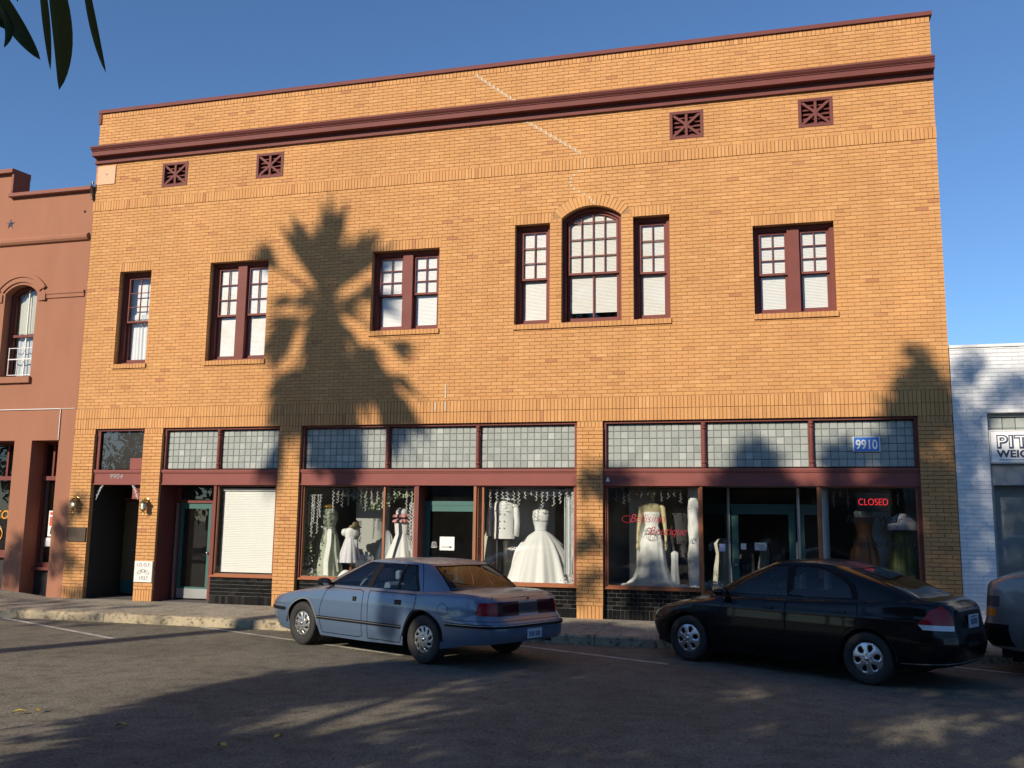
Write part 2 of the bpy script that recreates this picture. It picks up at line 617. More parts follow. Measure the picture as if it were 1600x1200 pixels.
def ground_mat(name, base, spots, sc, bump, cracks=0.0, cold=(0.03, 0.03, 0.03)):
    m, nt, b = _nodes(name)
    L = nt.links
    g = nt.nodes.new("ShaderNodeNewGeometry")
    n1 = nt.nodes.new("ShaderNodeTexNoise")
    n1.inputs["Scale"].default_value = 0.35
    n1.inputs["Detail"].default_value = 6
    n1.inputs["Roughness"].default_value = 0.6
    n2 = nt.nodes.new("ShaderNodeTexNoise")
    n2.inputs["Scale"].default_value = sc
    n2.inputs["Detail"].default_value = 3
    n4 = nt.nodes.new("ShaderNodeTexNoise")
    n4.inputs["Scale"].default_value = 4.0
    n4.inputs["Detail"].default_value = 8
    for q in (n1, n2, n4):
        L.new(g.outputs["Position"], q.inputs["Vector"])
    r = ramp_node(nt, [(0.3, tuple(c * 0.74 for c in base)), (0.7, tuple(c * 1.22 for c in base))])
    L.new(n1.outputs[0], r.inputs[0])
    r2 = ramp_node(nt, [(0.30, (0.35, 0.35, 0.35)), (0.5, (1, 1, 1)), (0.68, (1.0, 1.0, 1.0)), (0.76, (spots, spots, spots))])
    L.new(n2.outputs[0], r2.inputs[0])
    mx = nt.nodes.new("ShaderNodeMix")
    mx.data_type = 'RGBA'
    mx.blend_type = 'MULTIPLY'
    mx.inputs[0].default_value = 1
    L.new(r.outputs[0], mx.inputs[6])
    L.new(r2.outputs[0], mx.inputs[7])
    r4 = ramp_node(nt, [(0.30, (0.62, 0.61, 0.60)), (0.55, (1, 1, 1))])
    L.new(n4.outputs[0], r4.inputs[0])
    mx4 = nt.nodes.new("ShaderNodeMix")
    mx4.data_type = 'RGBA'
    mx4.blend_type = 'MULTIPLY'
    mx4.inputs[0].default_value = 0.8
    L.new(mx.outputs[2], mx4.inputs[6])
    L.new(r4.outputs[0], mx4.inputs[7])
    last = mx4.outputs[2]
    if cracks:
        vo = nt.nodes.new("ShaderNodeTexVoronoi")
        vo.feature = 'DISTANCE_TO_EDGE'
        vo.inputs["Scale"].default_value = 0.55
        nd = nt.nodes.new("ShaderNodeMix")
        nd.data_type = 'VECTOR'
        nd.inputs[0].default_value = 0.2
        L.new(g.outputs["Position"], nd.inputs[4])
        L.new(n4.outputs[1], nd.inputs[5])
        L.new(nd.outputs[1], vo.inputs["Vector"])
        rc = ramp_node(nt, [(0.0, (1, 1, 1)), (0.012, (0, 0, 0))])
        L.new(vo.outputs["Distance"], rc.inputs[0])
        mc = nt.nodes.new("ShaderNodeMath")
        mc.operation = 'MULTIPLY'
        mc.inputs[1].default_value = cracks
        L.new(rc.outputs[0], mc.inputs[0])
        m5 = nt.nodes.new("ShaderNodeMix")
        m5.data_type = 'RGBA'
        m5.inputs[7].default_value = (*cold, 1)
        L.new(mc.outputs[0], m5.inputs[0])
        L.new(last, m5.inputs[6])
        last = m5.outputs[2]
    L.new(last, b.inputs["Base Color"])
    b.inputs["Roughness"].default_value = 0.9
    b.inputs["Specular IOR Level"].default_value = 0.25
    bp = nt.nodes.new("ShaderNodeBump")
    bp.inputs["Strength"].default_value = bump
    bp.inputs["Distance"].default_value = 0.006
    L.new(n2.outputs[0], bp.inputs["Height"])
    L.new(bp.outputs[0], b.inputs["Normal"])
    MATS[name] = m


ground_mat("asphalt", (0.175, 0.160, 0.124), 2.8, 36, 0.7)
ground_mat("concrete", (0.37, 0.33, 0.255), 1.15, 30, 0.3)
ground_mat("kerb_concrete", (0.41, 0.345, 0.235), 1.2, 14, 0.7)
ground_mat("line_paint", (0.50, 0.48, 0.43), 1.0, 25, 0.3)
ground_mat("soil", (0.16, 0.13, 0.09), 1.2, 8, 0.5)
# ------------------------------------------------------------------ ground, road, pavement
ROAD_Z = -0.20
KERB_Y = -2.03
mb = MB()
mb.box(-400, 400, -400, 400, -1.0, -0.42)
structure(obj("ground", mb, "soil"))
mb = MB()
mb.grid(lambda i, j: (-60 + i * 1.5, -16.6 + j * (KERB_Y - 0.0 + 16.6) / 12, ROAD_Z), 80, 12)
structure(obj("road", mb, "asphalt"))
# far pavement on the photographer's side, its shade put into the dark asphalt colour
mb = MB()
mb.box(-60, 60, -34, -16.6, -0.6, -0.06)
structure(obj("pavement", mb, "asphalt"))

sidewalk = bpy.data.objects.new("sidewalk", None)
COL.objects.link(sidewalk)
structure(sidewalk)
_x = -30.0
while _x < 14.0:
    w = 1.52
    for (ya, yb) in ((KERB_Y + 0.16, -0.95), (-0.945, 0.02)):
        mb = MB()
        def zz(x, y):
            s = 0.16 * min(1, max(0, (-14.9 - x) / 0.9))
            return s - 0.02 * (-y) / 1.0
        v = [(_x, ya, zz(_x, ya)), (_x + w - 0.008, ya, zz(_x + w, ya)), (_x + w - 0.008, yb, zz(_x + w, yb)), (_x, yb, zz(_x, yb))]
        lo = [(p[0], p[1], -0.4) for p in v]
        mb.add(v + lo, [(0, 1, 2, 3), (4, 5, 1, 0), (5, 6, 2, 1), (6, 7, 3, 2), (7, 4, 0, 3)])
        obj("slab", mb, "concrete", sidewalk)
    _x += w
mb = MB()
mb.box(-30, 14, KERB_Y + 0.02, 2.6, -0.42, -0.075)
obj("slab_bed", mb, "soil", sidewalk)
kerb = bpy.data.objects.new("kerb", None)
COL.objects.link(kerb)
structure(kerb)
_x = -30.0
rk = random.Random(3)
while _x < 14.0:
    w = 3.04
    mb = MB()
    n = 12
    pts = []
    prof = [(KERB_Y - 0.035, ROAD_Z - 0.06), (KERB_Y - 0.012, -0.075), (KERB_Y + 0.022, -0.046), (KERB_Y + 0.155, -0.036), (KERB_Y + 0.155, -0.3)]
    ws = []
    for i in range(n + 1):
        x = _x + (w - 0.012) * i / n
        ch = rk.uniform(-0.006, 0.012) if 0 < i < n else 0
        for k, (y, z) in enumerate(prof):
            q = ch if k in (1, 2) else 0
            ws.append((x, y + q, z - q * (0.8 if k in (1, 2) else 0)))
    m = len(prof)
    fs = [(i * m + k, (i + 1) * m + k, (i + 1) * m + k + 1, i * m + k + 1) for i in range(n) for k in range(m - 1)]
    fs += [tuple(range(m)), tuple(range(n * m, n * m + m))[::-1]]
    mb.add(ws, fs)
    obj("kerb_stone", mb, "kerb_concrete", kerb)
    _x += w

# angled parking lines, worn
def parking_line(xa, ya, xb, yb, w=0.105):
    d = Vector((xb - xa, yb - ya, 0)).normalized()
    n = Vector((-d.y, d.x, 0)) * w / 2
    mb = MB()
    N = 26
    L = (Vector((xb - xa, yb - ya, 0))).length
    rr = random.Random(int(xa * 100))
    vs = []
    for i in range(N + 1):
        p = Vector((xa, ya, ROAD_Z + 0.004)) + d * L * i / N
        j = rr.uniform(0.8, 1.08)
        vs += [p + n * j, p - n * rr.uniform(0.8, 1.08)]
    mb.add(vs, [(2 * i, 2 * i + 1, 2 * i + 3, 2 * i + 2) for i in range(N)])
    structure(obj("parking_line", mb, "line_paint"))
for xa, ya, xb, yb in ((-13.95, -2.12, -10.0, -4.01), (-9.72, -2.10, -5.05, -4.15), (-4.6, -2.12, -1.33, -3.69), (1.55, -2.12, 5.3, -3.95), (6.4, -2.12, 10.2, -3.97)):
    parking_line(xa, ya, xb, yb)
# ------------------------------------------------------------------ the tan brick building
BX0, BX1, BTOP = -14.455, 3.116, 10.965
building = thing("brick_building", "two storey tan brick building with maroon cornice and shopfronts below", "building")
VJ = 0.007
CH, BL, JT = 0.069, 0.2145, 0.0095        # course height, brick module, joint
ZC = 4.036                                # foot of the upper wall field
SILLS = []


def zc(z):
    return ZC + round((z - ZC) / CH) * CH


# upper windows: left, right, bottom, top, kind
WIN = [(-13.618, -12.814, zc(5.02), zc(7.10), 'single_curtain'),
       (-11.354, -9.958, zc(5.02), zc(7.13), 'double'),
       (-7.600, -6.143, zc(5.476), zc(7.13), 'double'),
       (-4.583, -3.878, zc(5.495), zc(7.468), 'single'),
       (-3.650, -2.488, zc(5.495), 7.555, 'arch'),
       (-2.263, -1.576, zc(5.495), zc(7.468), 'single'),
       (-0.067, 1.343, zc(5.471), zc(7.116), 'double')]
BAYS = [(-13.935, -12.70), (-12.25, -9.50), (-9.02, -3.335), (-2.85, 2.575)]
STOP = 3.588
VENTS = [(-12.71, -12.07), (-10.375, -9.73), (-1.55, -0.92), (0.80, 1.405)]
VZ0, VZ1 = 8.745 + 3 * CH, 8.745 + 11 * CH
ARC_X, ARC_HALF, ARC_RISE = (-3.650 - 2.488) / 2, (3.650 - 2.488) / 2, 0.225
ARC_R = (ARC_HALF ** 2 + ARC_RISE ** 2) / (2 * ARC_RISE)
ARC_Z = 7.555 + ARC_RISE - ARC_R
ARC_T = 0.215

# --- the masonry behind the brick faces (shows in the joints and window reveals)
g = 0.004
open_rects = [(a - g, b + g, c - g, (d + g if k != 'arch' else d + ARC_RISE + g)) for a, b, c, d, k in WIN]
open_rects += [(a - g, b + g, -0.5, STOP + g) for a, b in BAYS]
open_rects += [(a + 0.02, b - 0.02, VZ0 + 0.02, VZ1 - 0.02) for a, b in VENTS]
xs = sorted({BX0 + 0.01, BX1 - 0.01} | {q for r in open_rects for q in r[:2]})
zs = sorted({-0.3, BTOP - 0.13} | {q for r in open_rects for q in r[2:] if q > -0.3})
solid = [[not any(r[0] - 1e-6 <= xs[i] and xs[i + 1] <= r[1] + 1e-6 and r[2] - 1e-6 <= zs[j] and zs[j + 1] <= r[3] + 1e-6 for r in open_rects)
          for j in range(len(zs) - 1)] for i in range(len(xs) - 1)]
mb = MB()
Y0, Y1 = 0.010, 0.36
for i in range(len(xs) - 1):
    for j in range(len(zs) - 1):
        if not solid[i][j]:
            continue
        sk = []
        if i > 0 and solid[i - 1][j]: sk.append('-x')
        if i < len(xs) - 2 and solid[i + 1][j]: sk.append('+x')
        if j > 0 and solid[i][j - 1]: sk.append('-z')
        if j < len(zs) - 2 and solid[i][j + 1]: sk.append('+z')
        mb.box(xs[i], xs[i + 1], Y0, Y1, zs[j], zs[j + 1], skip=sk)
# spandrels left and right of the arched head
for s in (-1, 1):
    poly = [(ARC_X + s * (ARC_HALF + g), 7.555), (ARC_X + s * (ARC_HALF + g), 7.555 + ARC_RISE + g)]
    a0 = math.asin(ARC_HALF / ARC_R)
    for k in range(13):
        a = a0 * k / 12
        poly.append((ARC_X + s * ARC_R * sin(a), ARC_Z + ARC_R * cos(a) + 0.003))
    mb.prism(poly, 'y', Y0 + 0.001, Y1 - 0.001)
obj("wall", mb, "mortar", building)

# --- the brick faces
bricks = []          # x0, x1, z0, z1, yfront, kind
rb = random.Random(5)


def arch_cut(z):
    r = ARC_R + ARC_T + 0.006
    d = r * r - (z - ARC_Z) ** 2
    lim = ARC_HALF + 0.10
    if d <= 0 or z < 7.555 - 0.02:
        return None
    w = min(sqrt(d), lim + 0.06)
    return (ARC_X - w, ARC_X + w)


def fill_rows(z0, n, xl, xr, blocks, yf=0.0, phase=0, arch=False):
    for k in range(n):
        za, zb = z0 + k * CH + JT / 2, z0 + (k + 1) * CH - JT / 2
        zm = (za + zb) / 2
        cuts = [(b[0], b[1]) for b in blocks if b[2] < zm < b[3]]
        if arch:
            c = arch_cut(zm)
            if c: cuts.append(c)
        cuts.sort()
        free, cur = [], xl
        for a, b in cuts:
            if a > cur: free.append((cur, a))
            cur = max(cur, b)
        if cur < xr: free.append((cur, xr))
        off = (0.5 if (k + phase) % 2 else 0.0) + rb.uniform(-0.03, 0.03)
        for a, b in free:
            i0 = math.floor((a - xl) / BL - off) - 1
            cutp = [xl + (i + i0 + off) * BL for i in range(int((b - a) / BL) + 4)]
            cutp = [a - JT / 2] + [c for c in cutp if a + 0.055 < c < b - 0.055] + [b + JT / 2]
            for x0_, x1_ in zip(cutp[:-1], cutp[1:]):
                p, q = x0_ + (JT / 2 if x0_ < a else VJ / 2), x1_ - (JT / 2 if x1_ > b else VJ / 2)
                bricks.append((p, q, za, zb, yf + rb.uniform(-0.0022, 0.0022), 'stretcher' if q - p > 0.195 else 'cut'))


def soldiers(xa, xb, z0, z1, yf=0.0, pitch=CH):
    n = max(1, round((xb - xa) / pitch))
    p = (xb - xa) / n
    for k in range(n):
        bricks.append((xa + k * p + JT / 2, xa + (k + 1) * p - JT / 2, z0 + JT / 2, z1 - JT / 2, yf + rb.uniform(-0.002, 0.002), 'soldier'))


# upper field
blk = [(a, b, c, d) for a, b, c, d, k in WIN]
blk += [(a - 0.035, b + 0.035, d, d + 3 * CH) for a, b, c, d, k in WIN if k != 'arch']
sill_rects = [(WIN[0][0] - 0.03, WIN[0][1] + 0.03, WIN[0][2]), (WIN[1][0] - 0.03, WIN[1][1] + 0.03, WIN[1][2]),
              (WIN[2][0] - 0.03, WIN[2][1] + 0.03, WIN[2][2]), (WIN[3][0] - 0.02, WIN[5][1] + 0.02, WIN[3][2]), (WIN[6][0] - 0.02, WIN[6][1] + 0.03, WIN[6][2])]
blk += [(a, b, z - CH, z) for a, b, z in sill_rects]
fill_rows(ZC, 65, BX0, BX1, blk, arch=True)
for a, b, c, d, k in WIN:
    if k != 'arch':
        soldiers(a - 0.035, b + 0.035, d, d + 3 * CH)
# string courses
soldiers(BX0 - 0.012, BX1 + 0.012, STOP, STOP + 0.224, -0.006)
soldiers(BX0 - 0.012, BX1 + 0.012, STOP + 0.224, ZC, -0.006)
soldiers(BX0 - 0.012, BX1 + 0.012, 8.521, 8.745, -0.012)
# frieze under the cornice and parapet above it
fill_rows(8.745, 13, BX0, BX1, [(a, b, VZ0, VZ1) for a, b in VENTS], phase=1)
fill_rows(9.97, 11, BX0, BX1, [], phase=0)
soldiers(BX0, BX1, 10.729, 10.845, -0.004, 0.078)
# piers between the shopfronts
PIERS = [(BX0, BAYS[0][0]), (BAYS[0][1], BAYS[1][0]), (BAYS[1][1], BAYS[2][0]), (BAYS[2][1], BAYS[3][0]), (BAYS[3][1], BX1)]
for i, (a, b) in enumerate(PIERS):
    soldiers(a, b, 3.473, STOP, -0.002)
    n = 47
    z0 = 3.473 - n * CH
    fill_rows(z0, n, a, b, [], -0.018, phase=i)
    soldiers(a, b, -0.02, z0, -0.018)


def px_of(p):
    d = Vector(p) - CAM_LOC
    w = d.dot(_fwd)
    return 800 + F_PX * d.dot(_r) / w, 600 - F_PX * d.dot(_u) / w


def brick_score(b):
    x, z = (b[0] + b[1]) / 2, (b[2] + b[3]) / 2
    u, v = px_of((x, 0, z))
    if (1022 < u < 1600 and v > 872) or (430 < u < 880 and v > 872):
        return 0
    d = Vector((x, 0, z)) - CAM_LOC
    return (b[1] - b[0]) * (b[3] - b[2]) * (d.normalized().y) / d.length_squared


order = sorted(range(len(bricks)), key=lambda i: -brick_score(bricks[i]))
singles = set(order[:300])
field = MB()
cache = {}
rt = random.Random(9)
for i, (xa, xb, za, zb, yf, kd) in enumerate(bricks):
    t = rt.random()
    if i in singles:
        w, h = round(xb - xa, 3), round(zb - za, 3)
        if (w, h) not in cache:
            q = MB()
            q.box(-w / 2, w / 2, 0, 0.098, -h / 2, h / 2, skip=('+y',))
            cache[(w, h)] = obj("brick", q, "brick_single", building)
            o = cache[(w, h)]
        else:
            o = link_mesh("brick", cache[(w, h)].data, building)
        o.location = ((xa + xb) / 2, yf, (za + zb) / 2)
    else:
        field.box(xa, xb, yf, 0.1, za, zb, tint=t, skip=('+y',))
# arch voussoirs and sills go with the brick field
a0 = math.asin(ARC_HALF / ARC_R)
nv = 19
for k in range(nv):
    a, b = -a0 + 2 * a0 * k / nv + 0.005, -a0 + 2 * a0 * (k + 1) / nv - 0.005
    poly = [(ARC_X + r * sin(q), ARC_Z + r * cos(q)) for r, q in ((ARC_R, a), (ARC_R, b), (ARC_R + ARC_T, b), (ARC_R + ARC_T, a))]
    n0 = len(field.f)
    field.prism(poly, 'y', -0.002, 0.1)
    for q in range(n0, len(field.f)):
        field.tint[q] = 0.6 + 0.3 * rt.random() if q == n0 else field.tint[n0]
o = obj("brick_field", field, "brick_field", building)
structure(o, 'stuff')
for a, b, z in sill_rects:
    q = MB()
    n = round((b - a) / 0.078)
    p = (b - a) / n
    for k in range(n):
        q.box(a + k * p + 0.005, a + (k + 1) * p - 0.005, -0.035, 0.14, z - 0.10, z - 0.004 + rt.uniform(-0.004, 0), tint=rt.uniform(0.02, 0.5))
    obj("window_sill", q, "brick_field", building)
    q = MB()
    q.box(a + 0.004, b - 0.004, -0.028, 0.13, z - 0.098, z - 0.012)
    obj("sill_bed", q, "mortar", building)

# repaired crack: pale mortar stepping down the wall
q = MB()
def crack(x, z, w=0.020, h=0.05):
    q.box(x - w / 2, x + w / 2, -0.0045, 0.004, z - h / 2, z + h / 2)
cx, cz = -5.55, 10.72
for k in range(11):
    z = 10.729 - k * CH + CH / 2
    x = -5.50 + k * 0.088
    if k: crack(x, z, 0.035, 0.055)
    if k: q.box(x - 0.075, x + 0.02, -0.0045, 0.004, z + CH / 2 - 0.006, z + CH / 2 + 0.006)
for k in range(12):
    z = 9.642 - (k + 0.5) * CH
    x = -4.36 + k * 0.098
    crack(x, z, 0.035, 0.055)
    q.box(x - 0.075, x + 0.02, -0.0045, 0.004, z + CH / 2 - 0.006, z + CH / 2 + 0.006)
q.box(-3.19, -3.175, -0.0165, 0.0, 8.53, 8.74)
for (x, z) in ((-3.30, 8.49), (-3.40, 8.42), (-3.46, 8.35), (-3.47, 8.28), (-3.46, 8.21), (-3.40, 8.14), (-3.30, 8.07), (-3.20, 8.01), (-3.10, 7.94), (-3.06, 7.88), (-3.02, 7.83)):
    crack(x, z, 0.03, 0.05)
for (x, z0, z1) in ((-5.945, 4.08, 4.36), (-5.945, 3.83, 4.02), (-6.15, 3.84, 4.0)):
    q.box(x - 0.013, x + 0.013, -0.0125, -0.003, z0, z1)
obj("crack_repair", q, "mortar_white", building)

# --- cornice and coping
prof = [(0.02, 10.005), (-0.215, 9.985), (-0.245, 9.978), (-0.245, 9.952), (-0.235, 9.945), (-0.222, 9.922), (-0.200, 9.902), (-0.188, 9.892), (-0.188, 9.882),
        (-0.175, 9.878), (-0.170, 9.866), (-0.170, 9.780), (-0.175, 9.774), (-0.060, 9.768), (-0.040, 9.758), (-0.040, 9.672), (-0.058, 9.666), (-0.058, 9.634), (0.02, 9.626)]
q = MB()
q.prism([(y, z) for y, z in prof], 'x', BX0 - 0.02, BX1 + 0.015)
obj("cornice", q, "cornice_paint", building)
q = MB()
q.prism([(-0.045, 10.85), (-0.045, 10.905), (-0.03, 10.935), (0.40, 10.965), (0.40, 10.85)], 'x', BX0 - 0.04, BX1 + 0.04)
obj("coping", q, "cornice_paint", building)
q = MB()
q.box(BX0 - 0.03, BX0 + 0.04, -0.03, 0.3, 10.60, 10.849)
obj("coping_end", q, "cornice_paint", building)
q = MB()
q.bevel_box(-14.40, -13.935, -0.02, 0.02, 9.14, 9.575, 0.004)
obj("cover_plate", q, "peach_plate", building)
q = MB()
q.lathe([(0.0, -0.03), (0.018, -0.028), (0.018, -0.018)], 8, (-14.16, 0, 9.38), 'y')
obj("plate_bolt", q, "bronze", building)

# --- attic vents: frame, star of bars, louvres behind
for a, b in VENTS:
    v = MB()
    f = 0.055
    v.box(a, a + f, -0.012, 0.09, VZ0, VZ1)
    v.box(b - f, b, -0.012, 0.09, VZ0, VZ1)
    v.box(a + f, b - f, -0.010, 0.09, VZ1 - f, VZ1)
    v.box(a + f, b - f, -0.010, 0.09, VZ0, VZ0 + f)
    fr = obj("attic_vent", v, "cornice_paint", building)
    c = Vector(((a + b) / 2, 0, (VZ0 + VZ1) / 2))
    hw, hh = (b - a) / 2 - f, (VZ1 - VZ0) / 2 - f
    for s in (1, -1):
        w = MB()
        d = Vector((hw, 0, s * hh)).normalized() * (Vector((hw, 0, hh)).length)
        n = Vector((-d.z, 0, d.x)).normalized() * 0.024
        y = 0.004 if s > 0 else 0.007
        pts = [c - d + n, c + d + n, c + d - n, c - d - n]
        w.prism([(p.x, p.z) for p in pts], 'y', y, y + 0.03)
        obj("diagonal_bar", w, "cornice_paint", fr)
    w = MB()
    w.box(c.x - 0.024, c.x + 0.024, 0.0, 0.03, VZ0 + f, VZ1 - f)
    obj("upright_bar", w, "cornice_paint", fr)
    for k in range(5):
        z = VZ0 + f + (k + 0.15) * (2 * hh) / 5
        w = MB()
        w.add([(a + f, 0.05, z), (b - f, 0.05, z), (b - f, 0.12, z + 0.06), (a + f, 0.12, z + 0.06), (a + f, 0.05, z + 0.015), (b - f, 0.05, z + 0.015), (b - f, 0.12, z + 0.075), (a + f, 0.12, z + 0.075)],
              [(0, 1, 5, 4), (4, 5, 6, 7), (3, 2, 1, 0), (2, 3, 7, 6)])
        obj("louvre", w, "cornice_paint", fr)
    w = MB()
    w.box(a + 0.02, b - 0.02, 0.13, 0.2, VZ0 + 0.02, VZ1 - 0.02)
    obj("backing", w, "cornice_paint", fr)

# --- shell: side walls, roof, floor slab, back
q = MB()
q.box(BX0 + 0.012, BX0 + 0.30, 0.361, 14, -0.3, 10.85)
q.box(BX1 - 0.30, BX1 - 0.012, 0.361, 14, -0.3, 10.85)
q.box(BX0 + 0.30, BX1 - 0.30, 13.7, 14, -0.3, 10.85)
obj("side_wall", q, "mortar", building)
q = MB()
q.box(BX0 + 0.301, BX1 - 0.301, 0.362, 13.69, 10.1, 10.3)
obj("roof", q, "roof_felt", building)
q = MB()
q.box(BX0 + 0.301, BX1 - 0.301, 0.362, 13.69, 3.66, 4.0)
obj("floor_slab", q, "interior_grey", building)

# --- upper windows
def blind_mesh(x0, x1, z0, z1, y, pitch=0.027):
    n = max(2, int((z1 - z0) / pitch))
    vs, fs = [], []
    for k in range(n + 1):
        z = z1 - (z1 - z0) * k / n
        vs += [(x0, y + 0.007, z), (x1, y + 0.007, z), (x0, y, z - pitch * 0.86), (x1, y, z - pitch * 0.86)]
    for k in range(2 * n):
        fs.append((2 * k, 2 * k + 2, 2 * k + 3, 2 * k + 1))
    return MB().add(vs, fs)


def pleats(x0, x1, z0, z1, y, n=9, amp=0.02, seed=0):
    rr = random.Random(seed)
    ph = [rr.uniform(0, 6.28) for _ in range(4)]
    N = n * 6
    def P(i, j):
        x = x0 + (x1 - x0) * i / N
        a = amp * (0.8 + 0.4 * sin(ph[0] + i * 0.31))
        return (x, y + a * sin(2 * pi * n * i / N + 0.5 * sin(ph[1] + i * 0.2) + 0.2 * j), z0 + (z1 - z0) * j / 6)
    return MB().grid(P, N, 6)


def ring(mb, x0, x1, z0, z1, y0, y1, l, r, b, t):
    """rectangular frame with the given member widths; rails butt between the stiles"""
    mb.box(x0, x0 + l, y0, y1, z0, z1)
    mb.box(x1 - r, x1, y0, y1, z0, z1)
    mb.box(x0 + l, x1 - r, y0 + 0.001, y1 - 0.001, z0, z0 + b)
    mb.box(x0 + l, x1 - r, y0 + 0.001, y1 - 0.001, z1 - t, z1)


def sash_pair(win, x0, x1, z0, z1, cols, rows, drop=None, lower_cols=1, blind=True, arch=None, bm="blind_white", gap=0.0):
    """upper sash (divided) in front, lower sash behind, each with panes; a blind hangs inside."""
    zm = z0 + (z1 - z0) * 0.475
    s = MB()
    st = 0.045
    if arch is None:
        ring(s, x0, x1, zm - 0.02, z1, 0.165, 0.205, st, st, 0.04, 0.05)
    else:
        s.box(x0, x0 + st, 0.165, 0.205, zm - 0.02, z1)
        s.box(x1 - st, x1, 0.165, 0.205, zm - 0.02, z1)
        s.box(x0 + st, x1 - st, 0.166, 0.204, zm - 0.02, zm + 0.02)
        cx_, r, cz_, half = arch
        N = 14
        aa = math.asin(half / r)
        for k in range(N):
            p, q_ = -aa + 2 * aa * k / N, -aa + 2 * aa * (k + 1) / N
            s.prism([(cx_ + (r - st) * sin(p), cz_ + (r - st) * cos(p)), (cx_ + (r - st) * sin(q_), cz_ + (r - st) * cos(q_)),
                     (cx_ + r * sin(q_), cz_ + r * cos(q_)), (cx_ + r * sin(p), cz_ + r * cos(p))], 'y', 0.166, 0.204)
    obj("upper_sash", s, "maroon", win)
    s = MB()
    ring(s, x0, x1, z0, zm + 0.02, 0.215, 0.255, st, st, 0.075, 0.045)
    if lower_cols == 2:
        s.box((x0 + x1) / 2 - 0.014, (x0 + x1) / 2 + 0.014, 0.22, 0.25, z0 + 0.075, zm - 0.02)
    obj("lower_sash", s, "maroon", win)
    gx0, gx1, gz0 = x0 + st, x1 - st, zm + 0.02
    gz1 = z1 - 0.05 if arch is None else z1 - 0.02
    mw = 0.009
    for k in range(1, cols):
        x = gx0 + (gx1 - gx0) * k / cols
        zt = gz1
        if arch:
            zt = arch[2] + sqrt(max(0, (arch[1] - st) ** 2 - (x - arch[0]) ** 2))
        s = MB()
        s.box(x - mw, x + mw, 0.172, 0.198, gz0, zt)
        obj("muntin", s, "maroon", win)
    for k in range(1, rows + (1 if arch else 0)):
        z = gz0 + (gz1 - gz0) * k / rows
        s = MB()
        s.box(gx0, gx1, 0.174, 0.196, z - mw, z + mw)
        obj("muntin", s, "maroon", win)
    for i in range(cols):
        for j in range(rows + (1 if arch else 0)):
            a, b = gx0 + (gx1 - gx0) * i / cols, gx0 + (gx1 - gx0) * (i + 1) / cols
            c, d = gz0 + (gz1 - gz0) * j / rows, gz0 + (gz1 - gz0) * (j + 1) / rows
            tl = rb.uniform(-0.002, 0.002)
            s = MB()
            if arch and j == rows:
                f = lambda x: arch[2] + sqrt(max(0, (arch[1] - st) ** 2 - (x - arch[0]) ** 2))
                s.add([(a, 0.185, c), (b, 0.185, c), (b, 0.185, max(c + 0.002, f(b))), ((a + b) / 2, 0.185, f((a + b) / 2)), (a, 0.185, max(c + 0.002, f(a)))], [(0, 1, 2, 3, 4)])
            else:
                s.add([(a, 0.185 + tl, c), (b, 0.185 - tl, c), (b, 0.185 - tl, d), (a, 0.185 + tl, d)], [(0, 1, 2, 3)])
            obj("pane", s, "window_glass", win)
    for i in range(lower_cols):
        a, b = gx0 + (gx1 - gx0) * i / lower_cols, gx0 + (gx1 - gx0) * (i + 1) / lower_cols
        s = MB()
        s.add([(a, 0.236, z0 + 0.075), (b, 0.236, z0 + 0.075), (b, 0.236, zm - 0.02), (a, 0.236, zm - 0.02)], [(0, 1, 2, 3)])
        obj("pane", s, "window_glass", win)
    if blind:
        obj("blind", blind_mesh(x0 + 0.02, x1 - 0.02, z0 + 0.03 + gap, zm + 0.03, 0.264), bm, win)
        obj("blind", blind_mesh(x0 + 0.02, x1 - 0.02, zm + 0.03, (z1 if not arch else z1 + 0.2), 0.216), bm, win)


